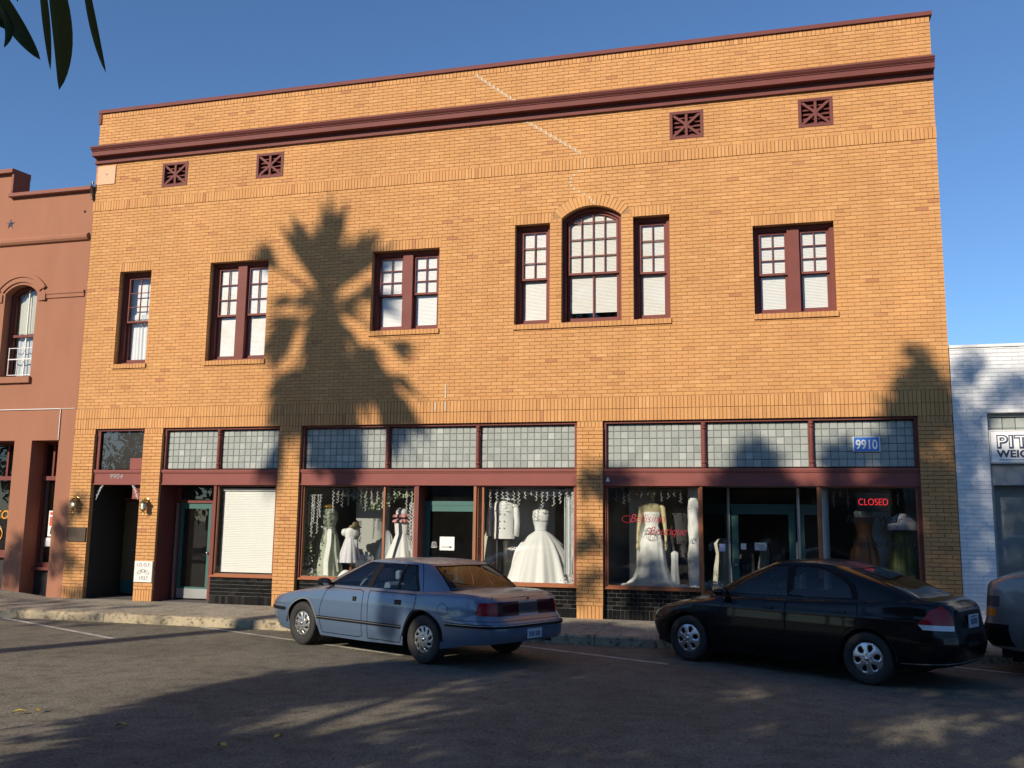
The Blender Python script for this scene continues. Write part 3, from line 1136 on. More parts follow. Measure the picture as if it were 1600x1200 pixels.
for a, b, c, d, kd in WIN:
    w = MB()
    cw = 0.062
    top = d
    if kd != 'arch':
        ring(w, a, b, c, d, 0.105, 0.30, cw, cw, 0.045, 0.055)
        ring(w, a + cw, b - cw, c + 0.045, d - 0.055, 0.13, 0.30, 0.02, 0.02, 0.012, 0.02)
    else:
        w.box(a, a + cw, 0.105, 0.30, c, d)
        w.box(b - cw, b, 0.105, 0.30, c, d)
        w.box(a + cw, b - cw, 0.106, 0.299, c, c + 0.045)
        N = 16
        aa = math.asin(ARC_HALF / ARC_R)
        for k in range(N):
            p, q_ = -aa + 2 * aa * k / N, -aa + 2 * aa * (k + 1) / N
            w.prism([(ARC_X + (ARC_R - 0.065) * sin(p), ARC_Z + (ARC_R - 0.065) * cos(p)), (ARC_X + (ARC_R - 0.065) * sin(q_), ARC_Z + (ARC_R - 0.065) * cos(q_)),
                     (ARC_X + ARC_R * sin(q_), ARC_Z + ARC_R * cos(q_)), (ARC_X + ARC_R * sin(p), ARC_Z + ARC_R * cos(p))], 'y', 0.106, 0.299)
    if kd == 'double':
        m = (a + b) / 2
        w.box(m - 0.105, m + 0.105, 0.10, 0.30, c + 0.045, d - 0.055)
    win = obj("window", w, "maroon", building)
    win.location.y = 0.05
    x0, x1, z0, z1 = a + cw + 0.02, b - cw - 0.02, c + 0.057, d - 0.075
    if kd == 'double':
        bmn = "blind_bright" if a < -5 else "blind_white"
        sash_pair(win, x0, m - 0.105, z0, z1, 2, 3, bm=bmn)
        sash_pair(win, m + 0.105, x1, z0, z1, 2, 3, bm=bmn)
    elif kd == 'single':
        sash_pair(win, x0, x1, z0, z1, 2, 3, bm="blind_bright" if a < -4 else "blind_white")
    elif kd == 'single_curtain':
        sash_pair(win, x0, x1, z0, z1, 2, 3, blind=False)
        zm = z0 + (z1 - z0) * 0.5
        obj("blind", blind_mesh(x0, x1, zm + 0.12, z1, 0.33), "blind_bright", win)
        obj("curtain", pleats(x0, x1, z0, zm + 0.02, 0.31, 7, 0.018, 3), "gown_white", win, smooth=True)
        q = pleats(x0, x1, zm + 0.03, zm + 0.14, 0.295, 6, 0.014, 4)
        obj("valance", q, "gown_white", win, smooth=True)
    else:
        sash_pair(win, x0, x1, z0, 7.53, 4, 3, lower_cols=2, arch=(ARC_X, ARC_R - 0.066, ARC_Z, ARC_HALF - cw - 0.02), gap=0.15)
    # the dim room behind
    q = MB()
    q.box(a - 0.05, b + 0.05, 0.37, 2.4, c - 0.1, d + 0.3, skip=('-y',))
    obj("room", q, "interior_grey", win)
# ------------------------------------------------------------------ shopfronts
TZ0, TZ1 = 2.715, 3.545          # transom lights
SB0, SB1 = 2.395, 2.705          # painted band below them
tiles_later = MB()
n_tile = 0
tile_cache = {}


def transom(xa, xb, singles_from_row=0, single=True):
    """one panel of small square prism lights in dark cames"""
    w = MB()
    w.box(xa, xb, 0.142, 0.156, TZ0 + 0.02, TZ1 - 0.02)
    fr = obj("transom_light", w, "lead_came", building)
    cols, rows = max(1, round((xb - xa) / 0.133)), 6
    pw, ph = (xb - xa) / cols, (TZ1 - TZ0 - 0.03) / rows
    for i in range(cols):
        for j in range(rows):
            x, z = xa + (i + 0.5) * pw, TZ0 + 0.015 + (j + 0.5) * ph
            hw, hh = pw / 2 - 0.0045, ph / 2 - 0.0045
            def tile(m, cx, cy, cz, tint=None):
                b = 0.010
                v = [(cx - hw, cy + 0.007, cz - hh), (cx + hw, cy + 0.007, cz - hh), (cx + hw, cy + 0.007, cz + hh), (cx - hw, cy + 0.007, cz + hh),
                     (cx - hw + b, cy, cz - hh + b), (cx + hw - b, cy, cz - hh + b), (cx + hw - b, cy, cz + hh - b), (cx - hw + b, cy, cz + hh - b)]
                m.add(v, [(4, 5, 6, 7), (0, 1, 5, 4), (1, 2, 6, 5), (2, 3, 7, 6), (3, 0, 4, 7)], 0, tint)
            if single:
                key = round(pw, 4)
                if key not in tile_cache:
                    m = MB()
                    tile(m, 0, 0, 0)
                    o = obj("prism_tile", m, "prism_tile_single", fr)
                    tile_cache[key] = o.data
                else:
                    o = link_mesh("prism_tile", tile_cache[key], fr)
                o.location = (x, 0.131, z)
                o.rotation_euler = (rb.uniform(-0.035, 0.035), 0, rb.uniform(-0.035, 0.035))
            else:
                tile(tiles_later, x, 0.131 + rb.uniform(-0.002, 0.002), z, rb.random())


def turned_post(x):
    """slim turned post between two transom lights"""
    w = MB()
    w.box(x - 0.045, x + 0.045, 0.075, 0.16, TZ0, TZ1)
    w.lathe([(0.02, TZ0), (0.042, TZ0 + 0.01), (0.042, TZ0 + 0.05), (0.03, TZ0 + 0.07), (0.046, TZ0 + 0.1), (0.03, TZ0 + 0.13), (0.036, TZ0 + 0.2), (0.036, TZ1 - 0.2),
             (0.03, TZ1 - 0.13), (0.046, TZ1 - 0.1), (0.03, TZ1 - 0.07), (0.042, TZ1 - 0.05), (0.042, TZ1 - 0.01), (0.02, TZ1)], 12, (x, 0.066, 0))
    obj("transom_post", w, "maroon", building)


def bay_frame(xa, xb):
    w = MB()
    w.box(xa, xb, 0.05, 0.20, TZ1, STOP)
    w.box(xa, xb, 0.046, 0.06, STOP - 0.022, STOP - 0.002)
    w.box(xa, xa + 0.055, 0.06, 0.20, TZ0, TZ1)
    w.box(xb - 0.055, xb, 0.06, 0.20, TZ0, TZ1)
    obj("transom_frame", w, "maroon", building)
    w = MB()
    w.box(xa, xb, 0.045, 0.20, SB0, SB1)
    w.box(xa, xb, 0.015, 0.045, SB1 - 0.045, SB1 + 0.004)
    w.box(xa, xb, 0.028, 0.045, SB1 - 0.070, SB1 - 0.0455)
    w.box(xa, xb, 0.030, 0.045, SB0 - 0.002, SB0 + 0.028)
    obj("sign_band", w, "maroon_band", building)


def jamb(x0, x1, z0=0.57, y0=0.06, y1=0.18, m="maroon"):
    w = MB()
    w.box(x0, x1, y0, y1, z0, SB0)
    return obj("jamb", w, m, building)


for i, (a, b) in enumerate(BAYS):
    bay_frame(a, b)
# transom panels: bay 3 and the right of bay 2 are nearest and are built tile by tile
panels = [(-12.195, -10.975, 0), (-10.885, -9.555, 0), (-8.965, -7.20, 0), (-7.11, -5.33, 0), (-5.24, -3.39, 1),
          (-2.795, -1.065, 1), (-0.975, 0.79, 1), (0.88, 2.52, 0)]
for a, b, s in panels:
    transom(a, b, 0, bool(s))
for x in (-10.93, -7.155, -5.285, -1.02, 0.835):
    turned_post(x)

black_later = MB()
tile2 = {}


def bulkhead(xa, xb, single, ztop=0.53, y=0.10):
    w = MB()
    w.box(xa, xb, y + 0.008, y + 0.12, -0.1, ztop)
    bh = obj("bulkhead", w, "tile_joint", building)
    tw, th = 0.1525, 0.0735
    rows = int((ztop - 0.155) / th)
    z0 = ztop - rows * th
    r2 = random.Random(int(xa * 77))
    for j in range(rows + 1):
        zb_, zt_ = (z0 + j * th, z0 + (j + 1) * th) if j < rows else (-0.02, z0)
        if j == rows:
            n = round((xb - xa) / 0.076)
            spans = [(xa + (xb - xa) * k / n, xa + (xb - xa) * (k + 1) / n) for k in range(n)]
        else:
            x = xa - (tw / 2 if j % 2 else 0)
            spans = []
            while x < xb:
                spans.append((max(xa, x), min(xb, x + tw)))
                x += tw
        for a, b in spans:
            if b - a < 0.02:
                continue
            w_, h_ = b - a - 0.006, zt_ - zb_ - 0.006
            if single:
                key = (round(w_, 3), round(h_, 3))
                if key not in tile2:
                    m = MB()
                    m.box(-w_ / 2, w_ / 2, 0, 0.012, -h_ / 2, h_ / 2, skip=('+y',))
                    o = obj("tile", m, "black_tile_single", bh)
                    tile2[key] = o.data
                else:
                    o = link_mesh("tile", tile2[key], bh)
                o.location = ((a + b) / 2, y + r2.uniform(-0.001, 0.001), (zb_ + zt_) / 2)
                o.rotation_euler = (r2.uniform(-0.012, 0.012), 0, r2.uniform(-0.01, 0.01))
            else:
                yy = y + r2.uniform(-0.001, 0.001)
                black_later.box(a + 0.003, b - 0.003, yy, y + 0.012, zb_ + 0.003, zt_ - 0.003, tint=r2.random(), skip=('+y',))
    w = MB()
    w.box(xa, xb, y - 0.05, y + 0.12, ztop, ztop + 0.022)
    w.box(xa, xb, y - 0.035, y + 0.12, ztop + 0.022, ztop + 0.042)
    obj("sill", w, "varnished_wood", building)


bulkhead(-10.985, -9.50, True)
bulkhead(-9.02, -6.56, False)
bulkhead(-5.285, -3.335, True)
bulkhead(-2.85, -1.06, True)
bulkhead(0.93, 2.575, False)
structure(obj("prism_tile_field", tiles_later, "prism_tile_field", building), 'stuff')
structure(obj("black_tile_field", black_later, "black_tile_field", building), 'stuff')


def display(xa, xb, z0=0.572, z1=SB0, y=0.13, splits=()):
    w = MB()
    f = 0.028
    ring(w, xa, xb, z0, z1, y - 0.03, y + 0.03, f, f, f, f)
    fr = obj("display_window", w, "varnished_wood", building)
    xs_ = [xa + f] + [s for s in splits] + [xb - f]
    for s in splits:
        m = MB()
        m.box(s - 0.018, s + 0.018, y - 0.035, y + 0.035, z0 + f, z1 - f)
        obj("mullion", m, "varnished_wood", fr)
    for a, b in zip(xs_[:-1], xs_[1:]):
        m = MB()
        t = rb.uniform(-0.002, 0.002)
        m.add([(a, y + t, z0 + f), (b, y - t, z0 + f), (b, y - t, z1 - f), (a, y + t, z1 - f)], [(0, 1, 2, 3)])
        obj("pane", m, "shop_glass", fr)
    return fr


def glass_door(xa, xb, y, ztop, colour, kick=0.22, knob_left=True, stile=0.11, kick_mat=None, knob="steel"):
    w = MB()
    ring(w, xa, xb, 0.025, ztop, y - 0.022, y + 0.022, stile, stile, kick, 0.12)
    d = obj("shop_door", w, colour, building)
    m = MB()
    m.add([(xa + stile, y, kick), (xb - stile, y, kick), (xb - stile, y, ztop - 0.12), (xa + stile, y, ztop - 0.12)], [(0, 1, 2, 3)])
    obj("pane", m, "shop_glass", d)
    m = MB()
    if kick_mat:
        m.box(xa + 0.01, xb - 0.01, y - 0.027, y - 0.022, 0.03, kick - 0.01)
        obj("kick_plate", m, kick_mat, d)
    m = MB()
    x = xa + stile / 2 if knob_left else xb - stile / 2
    m.lathe([(0.0, -0.075), (0.022, -0.072), (0.030, -0.055), (0.022, -0.04), (0.012, -0.035), (0.012, -0.012), (0.030, -0.01), (0.030, 0)], 14, (x, y - 0.022, 0.98), 'y')
    obj("knob", m, knob, d, smooth=True)
    return d


# bay 1: recessed door, and a window with its blind down
jamb(-9.56, -9.50, 0.57)
jamb(-10.985, -10.925, 0.57)
display(-10.925, -9.56)
o = obj("blind", blind_mesh(-10.86, -9.62, 0.62, 2.27, 0.24, 0.034), "blind_bright", building)
q = MB()
q.box(-10.88, -9.60, 0.21, 0.27, 2.28, 2.33)
obj("blind_headrail", q, "white_paint", building)
glass_door(-12.13, -11.36, 0.66, 2.03, "teal_paint", 0.24, False, 0.085, "aluminium")
q = MB()
q.box(-12.25, -12.13, 0.60, 0.72, 0, 2.39)
q.box(-11.36, -11.28, 0.60, 0.72, 0, 2.39)
q.box(-12.13, -11.36, 0.605, 0.715, 2.03, 2.10)
obj("door_frame", q, "maroon", building)
q = MB()
q.add([(-12.13, 0.66, 2.10), (-11.36, 0.66, 2.10), (-11.36, 0.66, 2.39), (-12.13, 0.66, 2.39)], [(0, 1, 2, 3)])
obj("fanlight", q, "shop_glass", building)
q = MB()
q.box(-12.185, -12.150, 0.55, 0.60, 0.0, 2.03)
obj("door_rail", q, "aluminium", building)
q = MB()      # return of the display beside the door
q.prism([(-11.28, 0.70), (-10.985, 0.17), (-10.955, 0.19), (-11.25, 0.715)], 'z', 0.0, 0.56)
obj("return_panel", q, "maroon", building)
q = MB()
q.add([(-11.27, 0.69, 0.57), (-10.985, 0.17, 0.57), (-10.985, 0.17, 2.39), (-11.27, 0.69, 2.39)], [(0, 1, 2, 3)])
obj("return_pane", q, "shop_glass", building)
q = MB()
q.box(-12.25, -12.235, 0.05, 0.60, 0.0, 2.39)
obj("reveal_lining", q, "maroon", building)
q = MB()
q.box(-10.965, -10.93, 0.185, 0.20, 0.6, 2.3)
obj("door_stop", q, "white_paint", building)

# bay 0: deep doorway of number 9904
q = MB()
q.box(-13.88, -12.755, 0.12, 0.135, TZ0 + 0.02, TZ1)
obj("dark_transom", q, "black_vinyl", building)
q = MB()
q.add([(-13.88, 0.11, TZ0), (-12.755, 0.11, TZ0), (-12.755, 0.11, TZ1), (-13.88, 0.11, TZ1)], [(0, 1, 2, 3)])
obj("transom_pane", q, "window_glass", building)
q = MB()
q.box(-13.88, -13.84, 0.06, 0.14, TZ0, TZ1)
obj("transom_stile", q, "maroon", building)
q = MB()
q.box(-13.08, -12.755, 0.095, 0.108, 2.72, 2.96)
obj("hood_panel", q, "maroon_band", building)
q = MB()
q.box(-13.02, -12.71, 0.16, 0.30, 2.10, 2.39)
obj("hood_panel", q, "maroon_band", building)
text("number", "9904", 0.150, (-13.36, 0.043, 2.52), "steel", building, 0.004, 0.12, space=1.12)
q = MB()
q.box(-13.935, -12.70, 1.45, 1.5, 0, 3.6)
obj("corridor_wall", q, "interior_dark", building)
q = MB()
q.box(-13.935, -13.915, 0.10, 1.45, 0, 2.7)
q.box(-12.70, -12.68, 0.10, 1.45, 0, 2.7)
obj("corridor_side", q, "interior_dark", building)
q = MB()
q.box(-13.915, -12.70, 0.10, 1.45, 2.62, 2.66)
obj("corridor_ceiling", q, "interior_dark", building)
for (xl, xr, hx) in ((-13.90, -13.42, -13.52), (-13.40, -12.78, -13.30)):
    w = MB()
    w.box(xl, xr, 1.12, 1.16, 0.03, 2.06)
    for (c, d) in ((1.12, 1.98), (0.40, 1.02)):
        w.box(xl + 0.06, xr - 0.06, 1.108, 1.12, c, d)
    dd = obj("hall_door", w, "door_tan", building)
    w = MB()
    w.box(xl + 0.02, xr - 0.02, 1.10, 1.107, 0.05, 0.33)
    obj("kick_plate", w, "teal_paint", dd)
    w = MB()
    w.box(hx - 0.11, hx + 0.05, 1.05, 1.07, 0.975, 1.0)
    w.box(hx, hx + 0.025, 1.07, 1.107, 0.96, 1.02)
    w.box(hx - 0.02, hx + 0.03, 1.09, 1.107, 1.10, 1.22)
    obj("handle", w, "aluminium", dd)
w = MB()
w.box(-13.912, -12.70, 1.10, 1.20, 2.07, 2.15)
obj("door_frame", w, "maroon", building)
# scrolled iron brackets in the head of the doorway
w = MB()
for x0, s in ((-13.86, 1), (-12.78, -1)):
    pts = [(x0 + s * (0.02 + 0.16 * t), 0.06, 2.38 - 0.30 * (1 - t) ** 1.6 * 1.0) for t in [k / 10 for k in range(11)]]
    w.tube(pts, 0.006, 5)
    for k in range(4):
        c = Vector(pts[2 + 2 * k])
        w.tube([c + Vector((0.028 * cos(a), 0, 0.028 * sin(a))) for a in [i * 0.7 for i in range(8)]], 0.004, 4)
obj("scroll_bracket", w, "wire_white", building)

# bay 2: bridal display left, door, display right
jamb(-9.02, -8.97)
jamb(-6.55, -6.47, 0.0, 0.06, 0.55)
jamb(-3.385, -3.335)
display(-8.97, -6.55, splits=(-7.20,))
display(-5.30, -3.385, splits=(-5.175,))
jamb(-5.352, -5.30, 0.0, 0.06, 0.55, "varnished_wood")
glass_door(-6.47, -5.352, 0.42, 2.02, "teal_paint", 0.25, True, 0.115)
q = MB()
q.box(-6.47, -5.352, 0.39, 0.45, 2.02, 2.10)
obj("door_head", q, "teal_paint", building)
q = MB()
q.add([(-6.47, 0.42, 2.10), (-5.352, 0.42, 2.10), (-5.352, 0.42, 2.39), (-6.47, 0.42, 2.39)], [(0, 1, 2, 3)])
obj("fanlight", q, "shop_glass", building)

# bay 3: display, splayed lobby with door, display
jamb(-2.85, -2.80)
jamb(2.525, 2.575)
display(-2.80, -1.11)
jamb(-1.11, -1.06, 0.0, 0.06, 0.19, "varnished_wood")
display(0.945, 2.525)
jamb(0.895, 0.945, 0.0, 0.06, 0.19, "varnished_wood")
for s, x0, x1 in ((-1, -1.06, -0.64), (1, 0.895, 0.60)):
    w = MB()
    w.prism([(x0, 0.15), (x1, 0.95), (x1 - s * 0.03, 0.95), (x0 - s * 0.03, 0.15)], 'z', 0.0, 0.55)
    p = obj("lobby_window", w, "varnished_wood", building)
    m = MB()
    m.add([(x0, 0.15, 0.55), (x1, 0.95, 0.55), (x1, 0.95, SB0), (x0, 0.15, SB0)], [(0, 1, 2, 3)])
    obj("pane", m, "shop_glass", p)
    m = MB()
    m.box(x1 - 0.022, x1 + 0.022, 0.93, 0.98, 0, SB0)
    obj("lobby_post", m, "aluminium", p)
glass_door(-0.59, 0.55, 1.0, 2.03, "teal_paint", 0.25, True, 0.12)
q = MB()
q.box(-0.618, 0.578, 0.975, 1.025, 2.03, 2.10)
obj("door_head", q, "teal_paint", building)
q = MB()
q.add([(-0.6, 1.0, 2.10), (0.57, 1.0, 2.10), (0.57, 1.0, 2.39), (-0.6, 1.0, 2.39)], [(0, 1, 2, 3)])
obj("fanlight", q, "shop_glass", building)
q = MB()
q.box(-1.06, 0.895, 0.20, 1.02, SB0 + 0.005, SB0 + 0.03)
obj("lobby_ceiling", q, "interior_grey", building)

# shop interiors
q = MB()
q.box(BX0 + 0.301, BX1 - 0.301, 0.21, 9.0, -0.06, -0.004)
obj("shop_floor", q, "carpet", building)
q = MB()
q.box(-12.40, -12.33, 0.365, 9, 0, 3.65)
q.box(-9.30, -9.20, 0.365, 9, 0, 3.65)
q.box(-3.12, -3.02, 0.365, 9, 0, 3.65)
q.box(-12.33, 2.80, 9.0, 9.1, 0, 3.65)
obj("interior_wall", q, "interior_grey", building)
q = MB()
for a, b in ((-9.15, -6.56), (-5.28, -3.14), (-2.98, -1.13), (0.94, 2.78)):
    q.box(a, b, 0.225, 1.55, 0.0, 0.555)
obj("display_platform", q, "display_white", building)
q = MB()
q.box(-9.18, -9.12, 0.24, 1.6, 0.556, 3.0)
obj("display_side", q, "green_wall", building)
q = MB()
q.box(-8.30, -7.56, 1.22, 1.28, 0.556, 2.6)
q.box(-5.05, -4.0, 1.12, 1.16, 0.556, 2.6)  # grey panel standing in for the sky mirrored in this shop glass
q.box(-2.50, -2.12, 0.95, 1.0, 0.556, 2.55)
q.box(-1.95, -1.52, 1.05, 1.09, 0.556, 1.38)
q.box(1.86, 2.20, 1.0, 1.05, 0.556, 2.6)
obj("display_panel", q, "display_wall", building)
# ------------------------------------------------------------------ goods in the shop windows
PF = 0.558       # platform top


def form(name, label, cat, loc, rot=0.0):
    return thing(name, label, cat, loc, rot, None)


def gown(root, prof, m, pleat=10, amp=0.06, seed=0, sx=1.0, sy=0.8, name="skirt", n=72):
    """a gathered cloth surface of revolution with folds that deepen towards the hem; prof (radius, z) from hem upwards"""
    rr = random.Random(seed)
    ph = [rr.uniform(0, 6.28) for _ in range(6)]
    m_ = len(prof)
    def wob(a, t):
        k = (1 - t) ** 0.8
        return 1 + amp * k * (sin(pleat * a + ph[0] + 0.8 * sin(2 * a + ph[1])) + 0.5 * sin((pleat * 1.7 // 1) * a + ph[2]) + 0.4 * sin(3 * a + ph[3]))
    q = MB()
    q.lathe(prof, n, (0, 0, 0), 'z', 0, sx, sy, wob)
    return obj(name, q, m, root, smooth=True)


def dense(prof, k=5):
    out = []
    for (r0, z0), (r1, z1) in zip(prof[:-1], prof[1:]):
        for i in range(k):
            t = i / k
            out.append((r0 + (r1 - r0) * t, z0 + (z1 - z0) * t))
    return out + [prof[-1]]


def torso(root, z, h=0.46, w=0.17, m="gown_white", neck="gold_knob", neck_h=0.09):
    """dressmaker's form from waist z up to the shoulders, with a neck and knob"""
    q = MB()
    prof = [(w * 0.62, 0), (w * 0.66, h * 0.12), (w * 0.85, h * 0.38), (w * 0.98, h * 0.60), (w * 0.95, h * 0.74), (w * 1.02, h * 0.86), (w * 0.80, h * 0.95), (w * 0.42, h * 0.99), (w * 0.33, h * 1.03), (w * 0.31, h * 1.03 + neck_h), (0.001, h * 1.03 + neck_h + 0.005)]
    q.lathe(prof, 28, (0, 0, z), 'z', 0, 1.0, 0.66)
    o = obj("torso", q, m, root, smooth=True)
    if neck:
        q = MB()
        q.lathe([(0.05, 0), (0.052, 0.015), (0.02, 0.03), (0.038, 0.055), (0.03, 0.085), (0.001, 0.095)], 14, (0, 0, z + h * 1.03 + neck_h), 'z')
        obj("neck_knob", q, neck, root, smooth=True)
    return o


def sash_strip(root, pts, w, m, name="ribbon"):
    q = MB()
    vs = []
    for p in pts:
        vs += [(p[0] - w / 2, p[1], p[2]), (p[0] + w / 2, p[1] - 0.01, p[2])]
    q.add(vs, [(2 * i, 2 * i + 1, 2 * i + 3, 2 * i + 2) for i in range(len(pts) - 1)])
    return obj(name, q, m, root, smooth=True)


# left display: green draped gown
t = form("bridal_gown", "pale green draped gown with long ribbon at the far left of the bridal window", "gown", (-8.66, 0.68, PF))
gown(t, dense([(0.30, 0.01), (0.26, 0.3), (0.21, 0.7), (0.145, 0.95), (0.135, 1.0)]), "gown_green", 7, 0.10, 1, 1.05, 0.8)
gown(t, dense([(0.135, 0.98), (0.15, 1.06), (0.185, 1.18), (0.18, 1.30), (0.13, 1.37), (0.06, 1.39)]), "gown_sage", 9, 0.02, 2, 1.0, 0.8, "bodice")
q = MB(); q.lathe([(0.06, 1.38), (0.12, 1.40), (0.14, 1.43), (0.10, 1.44), (0.05, 1.46), (0.001, 1.47)], 20, (0, 0, 0)); obj("collar", q, "gold_knob", t, smooth=True)
sash_strip(t, [(-0.08, -0.17, 1.02), (0.08, -0.19, 0.93), (0.20, -0.13, 0.86)], 0.06, "gown_white")
sash_strip(t, [(0.12, -0.20, 0.96), (0.14, -0.24, 0.7), (0.10, -0.28, 0.35), (0.12, -0.30, 0.05)], 0.10, "gown_white")
sash_strip(t, [(0.20, -0.14, 0.86), (0.27, -0.20, 0.5), (0.36, -0.24, 0.12)], 0.05, "gown_sage")
q = MB()
q.tube([(-0.19 - 0.035 * sin(k * pi / 8), -0.02, 1.32 - 0.2 * k / 8) for k in range(9)], 0.014, 6)
obj("strap", q, "gown_sage", t, smooth=True)

# girl's dress on a stand with straw hat
t = form("flower_girl_dress", "small white puffed girl's dress under a straw hat on a wooden stand", "dress", (-8.13, 0.62, PF))
gown(t, dense([(0.235, 0.30), (0.22, 0.38), (0.17, 0.58), (0.115, 0.76), (0.105, 0.79)]), "gown_lilac", 11, 0.09, 3, 1.0, 0.8)
gown(t, dense([(0.105, 0.78), (0.12, 0.86), (0.125, 0.93), (0.09, 0.98), (0.045, 1.0)]), "gown_white", 8, 0.03, 4, 1.05, 0.75, "bodice")
for s in (-1, 1):
    q = MB(); q.lathe([(0.02, -0.06), (0.065, -0.05), (0.085, 0.0), (0.065, 0.05), (0.02, 0.06)], 12, (s * 0.13, 0, 0.90), 'x', 0, 1, 1); obj("sleeve", q, "gown_white", t, smooth=True)
q = MB(); q.lathe([(0.03, 0), (0.03, 0.3)], 10, (0.03, 0, 0)); q.lathe([(0.13, 0), (0.13, 0.02), (0.03, 0.03)], 16, (0.03, 0, 0)); obj("stand", q, "varnished_wood", t)
q = MB(); q.lathe([(0.13, 1.02), (0.125, 1.035), (0.075, 1.05), (0.07, 1.09), (0.05, 1.12), (0.001, 1.125)], 22, (0, 0, 0)); h_ = obj("straw_hat", q, "straw", t, smooth=True); h_.rotation_euler = (0.05, 0.12, 0)
q = MB(); q.box(0.10, 0.17, -0.06, -0.03, 0.66, 0.76); q.box(0.13, 0.16, -0.05, -0.03, 0.5, 0.66); obj("bow", q, "gown_white", t)

# white dress with ruffled pink bonnet
t = form("communion_dress", "full white dress topped by a ruffled pink and white bonnet", "dress", (-7.02, 0.62, PF))
gown(t, dense([(0.42, 0.02), (0.36, 0.3), (0.24, 0.6), (0.135, 0.86), (0.125, 0.90)]), "gown_white", 9, 0.08, 5, 1.0, 0.8)
gown(t, dense([(0.125, 0.89), (0.135, 1.0), (0.145, 1.12), (0.12, 1.17)]), "gown_white", 6, 0.02, 6, 1.1, 0.8, "bodice")
gown(t, dense([(0.19, 1.12), (0.18, 1.16), (0.12, 1.19), (0.07, 1.20)]), "gown_pink", 14, 0.10, 7, 1, 0.9, "collar_ruffle")
gown(t, dense([(0.185, 1.22), (0.18, 1.26), (0.12, 1.30)]), "gown_pink", 12, 0.08, 8, 1, 0.9, "bonnet_brim")
q = MB(); q.lathe([(0.13, 1.27), (0.14, 1.32), (0.11, 1.38), (0.05, 1.41), (0.001, 1.41)], 20, (0, 0, 0)); obj("bonnet_crown", q, "gown_white", t, smooth=True)

# veil behind, white bow box
t = form("veil_stand", "spray of white tulle veil hanging beside the bonnet dress", "veil", (-7.42, 0.85, PF))
gown(t, dense([(0.30, 0.05), (0.22, 0.5), (0.10, 0.85), (0.03, 0.95)]), "tulle", 8, 0.14, 9, 1, 0.6, "veil")
t = form("gift_box", "white wrapped box with a large bow on the display floor", "box", (-7.74, 0.55, PF))
q = MB(); q.bevel_box(-0.17, 0.17, -0.12, 0.12, 0.0, 0.33, 0.01); obj("carton", q, "gown_satin", t)
q = MB()
for k in range(6):
    a = k * pi / 3
    q.lathe([(0.01, 0), (0.05, 0.04), (0.06, 0.09), (0.02, 0.13)], 8, (0.10 * cos(a), 0.07 * sin(a), 0.33))
q.box(-0.03, 0.03, -0.02, 0.02, 0.36, 0.53)
obj("bow", q, "gown_white", t, smooth=True)

def drape(label, x0, x1, y0, y1, z, h, seed, m="gown_white"):
    r3 = random.Random(seed)
    ph = [r3.uniform(0, 6.28) for _ in range(8)]
    def P(i, j):
        u, v = i / 40, j / 16
        k = sin(pi * u) ** 0.5 * sin(pi * v) ** 0.5
        hh = k * (0.35 + 0.3 * sin(7 * u + ph[0]) * sin(5 * v + ph[1]) + 0.22 * sin(17 * u + 4 * v + ph[2]) + 0.16 * sin(13 * v - 9 * u + ph[3]))
        return (x0 + (x1 - x0) * u, y0 + (y1 - y0) * v + 0.02 * sin(11 * u + ph[4]), z + 0.004 + h * max(0.0, hh))
    t = thing("display_cloth", label, "cloth", (0, 0, 0))
    q = MB(); q.grid(P, 40, 16)
    obj("crumpled_cloth", q, m, t, smooth=True)
drape("crumpled white cloth over the floor of the left bridal window, behind the blue car", -8.3, -6.7, 0.26, 0.62, PF, 0.30, 1)
drape("white tulle train spread on the floor around the ball gown", -4.9, -3.5, 0.25, 0.60, PF, 0.12, 2, "tulle")
drape("white train of the trumpet gown pooled over the sill of its window", -2.72, -1.2, 0.22, 0.62, PF, 0.14, 3)

# planted flowers at the foot of the window
def posy(name, label, loc, n, r, mats_, seed, flower=None):
    rr = random.Random(seed)
    t = form(name, label, "flowers", loc)
    q = MB()
    for k in range(n):
        c = Vector((rr.gauss(0, r), rr.gauss(0, r * 0.5), abs(rr.gauss(r * 0.5, r * 0.45))))
        d = Vector((rr.uniform(-1, 1), rr.uniform(-1, 0.2), rr.uniform(-0.2, 1))).normalized() * 0.035
        s = d.cross(Vector((rr.uniform(-1, 1), rr.uniform(-1, 1), 0.4))).normalized() * 0.016
        q.add([c, c + d * 0.5 + s, c + d, c + d * 0.5 - s], [(0, 1, 2, 3)])
    structure(obj("foliage", q, mats_, t), 'stuff')
    if flower:
        q = MB()
        for k in range(26):
            c = Vector((rr.gauss(0, r * 0.45), rr.gauss(0, r * 0.3), r * 1.3 + rr.gauss(0, r * 0.35)))
            q.lathe([(0.001, 0), (0.022, 0.008), (0.022, 0.016), (0.001, 0.022)], 6, c)
        obj("blossom", q, flower, t, smooth=True)
    return t
posy("flower_pot", "bluish white hydrangea with green leaves in the left corner of the left window", (-8.88, 0.36, PF), 160, 0.09, "leaf_pale", 1, "gown_lilac")
posy("flower_pot", "low yellow-green plants behind the blue car's windows", (-7.15, 0.36, PF), 200, 0.16, "leaf_green", 2)
posy("flower_pot", "white flower bunch beside the ball gown's hem by the right pier", (-3.52, 0.40, PF), 160, 0.09, "gown_white", 3)
posy("tulle_heap", "crumpled heap of white tulle left of the ball gown", (-4.86, 0.8, PF + 0.55), 240, 0.11, "tulle", 4)

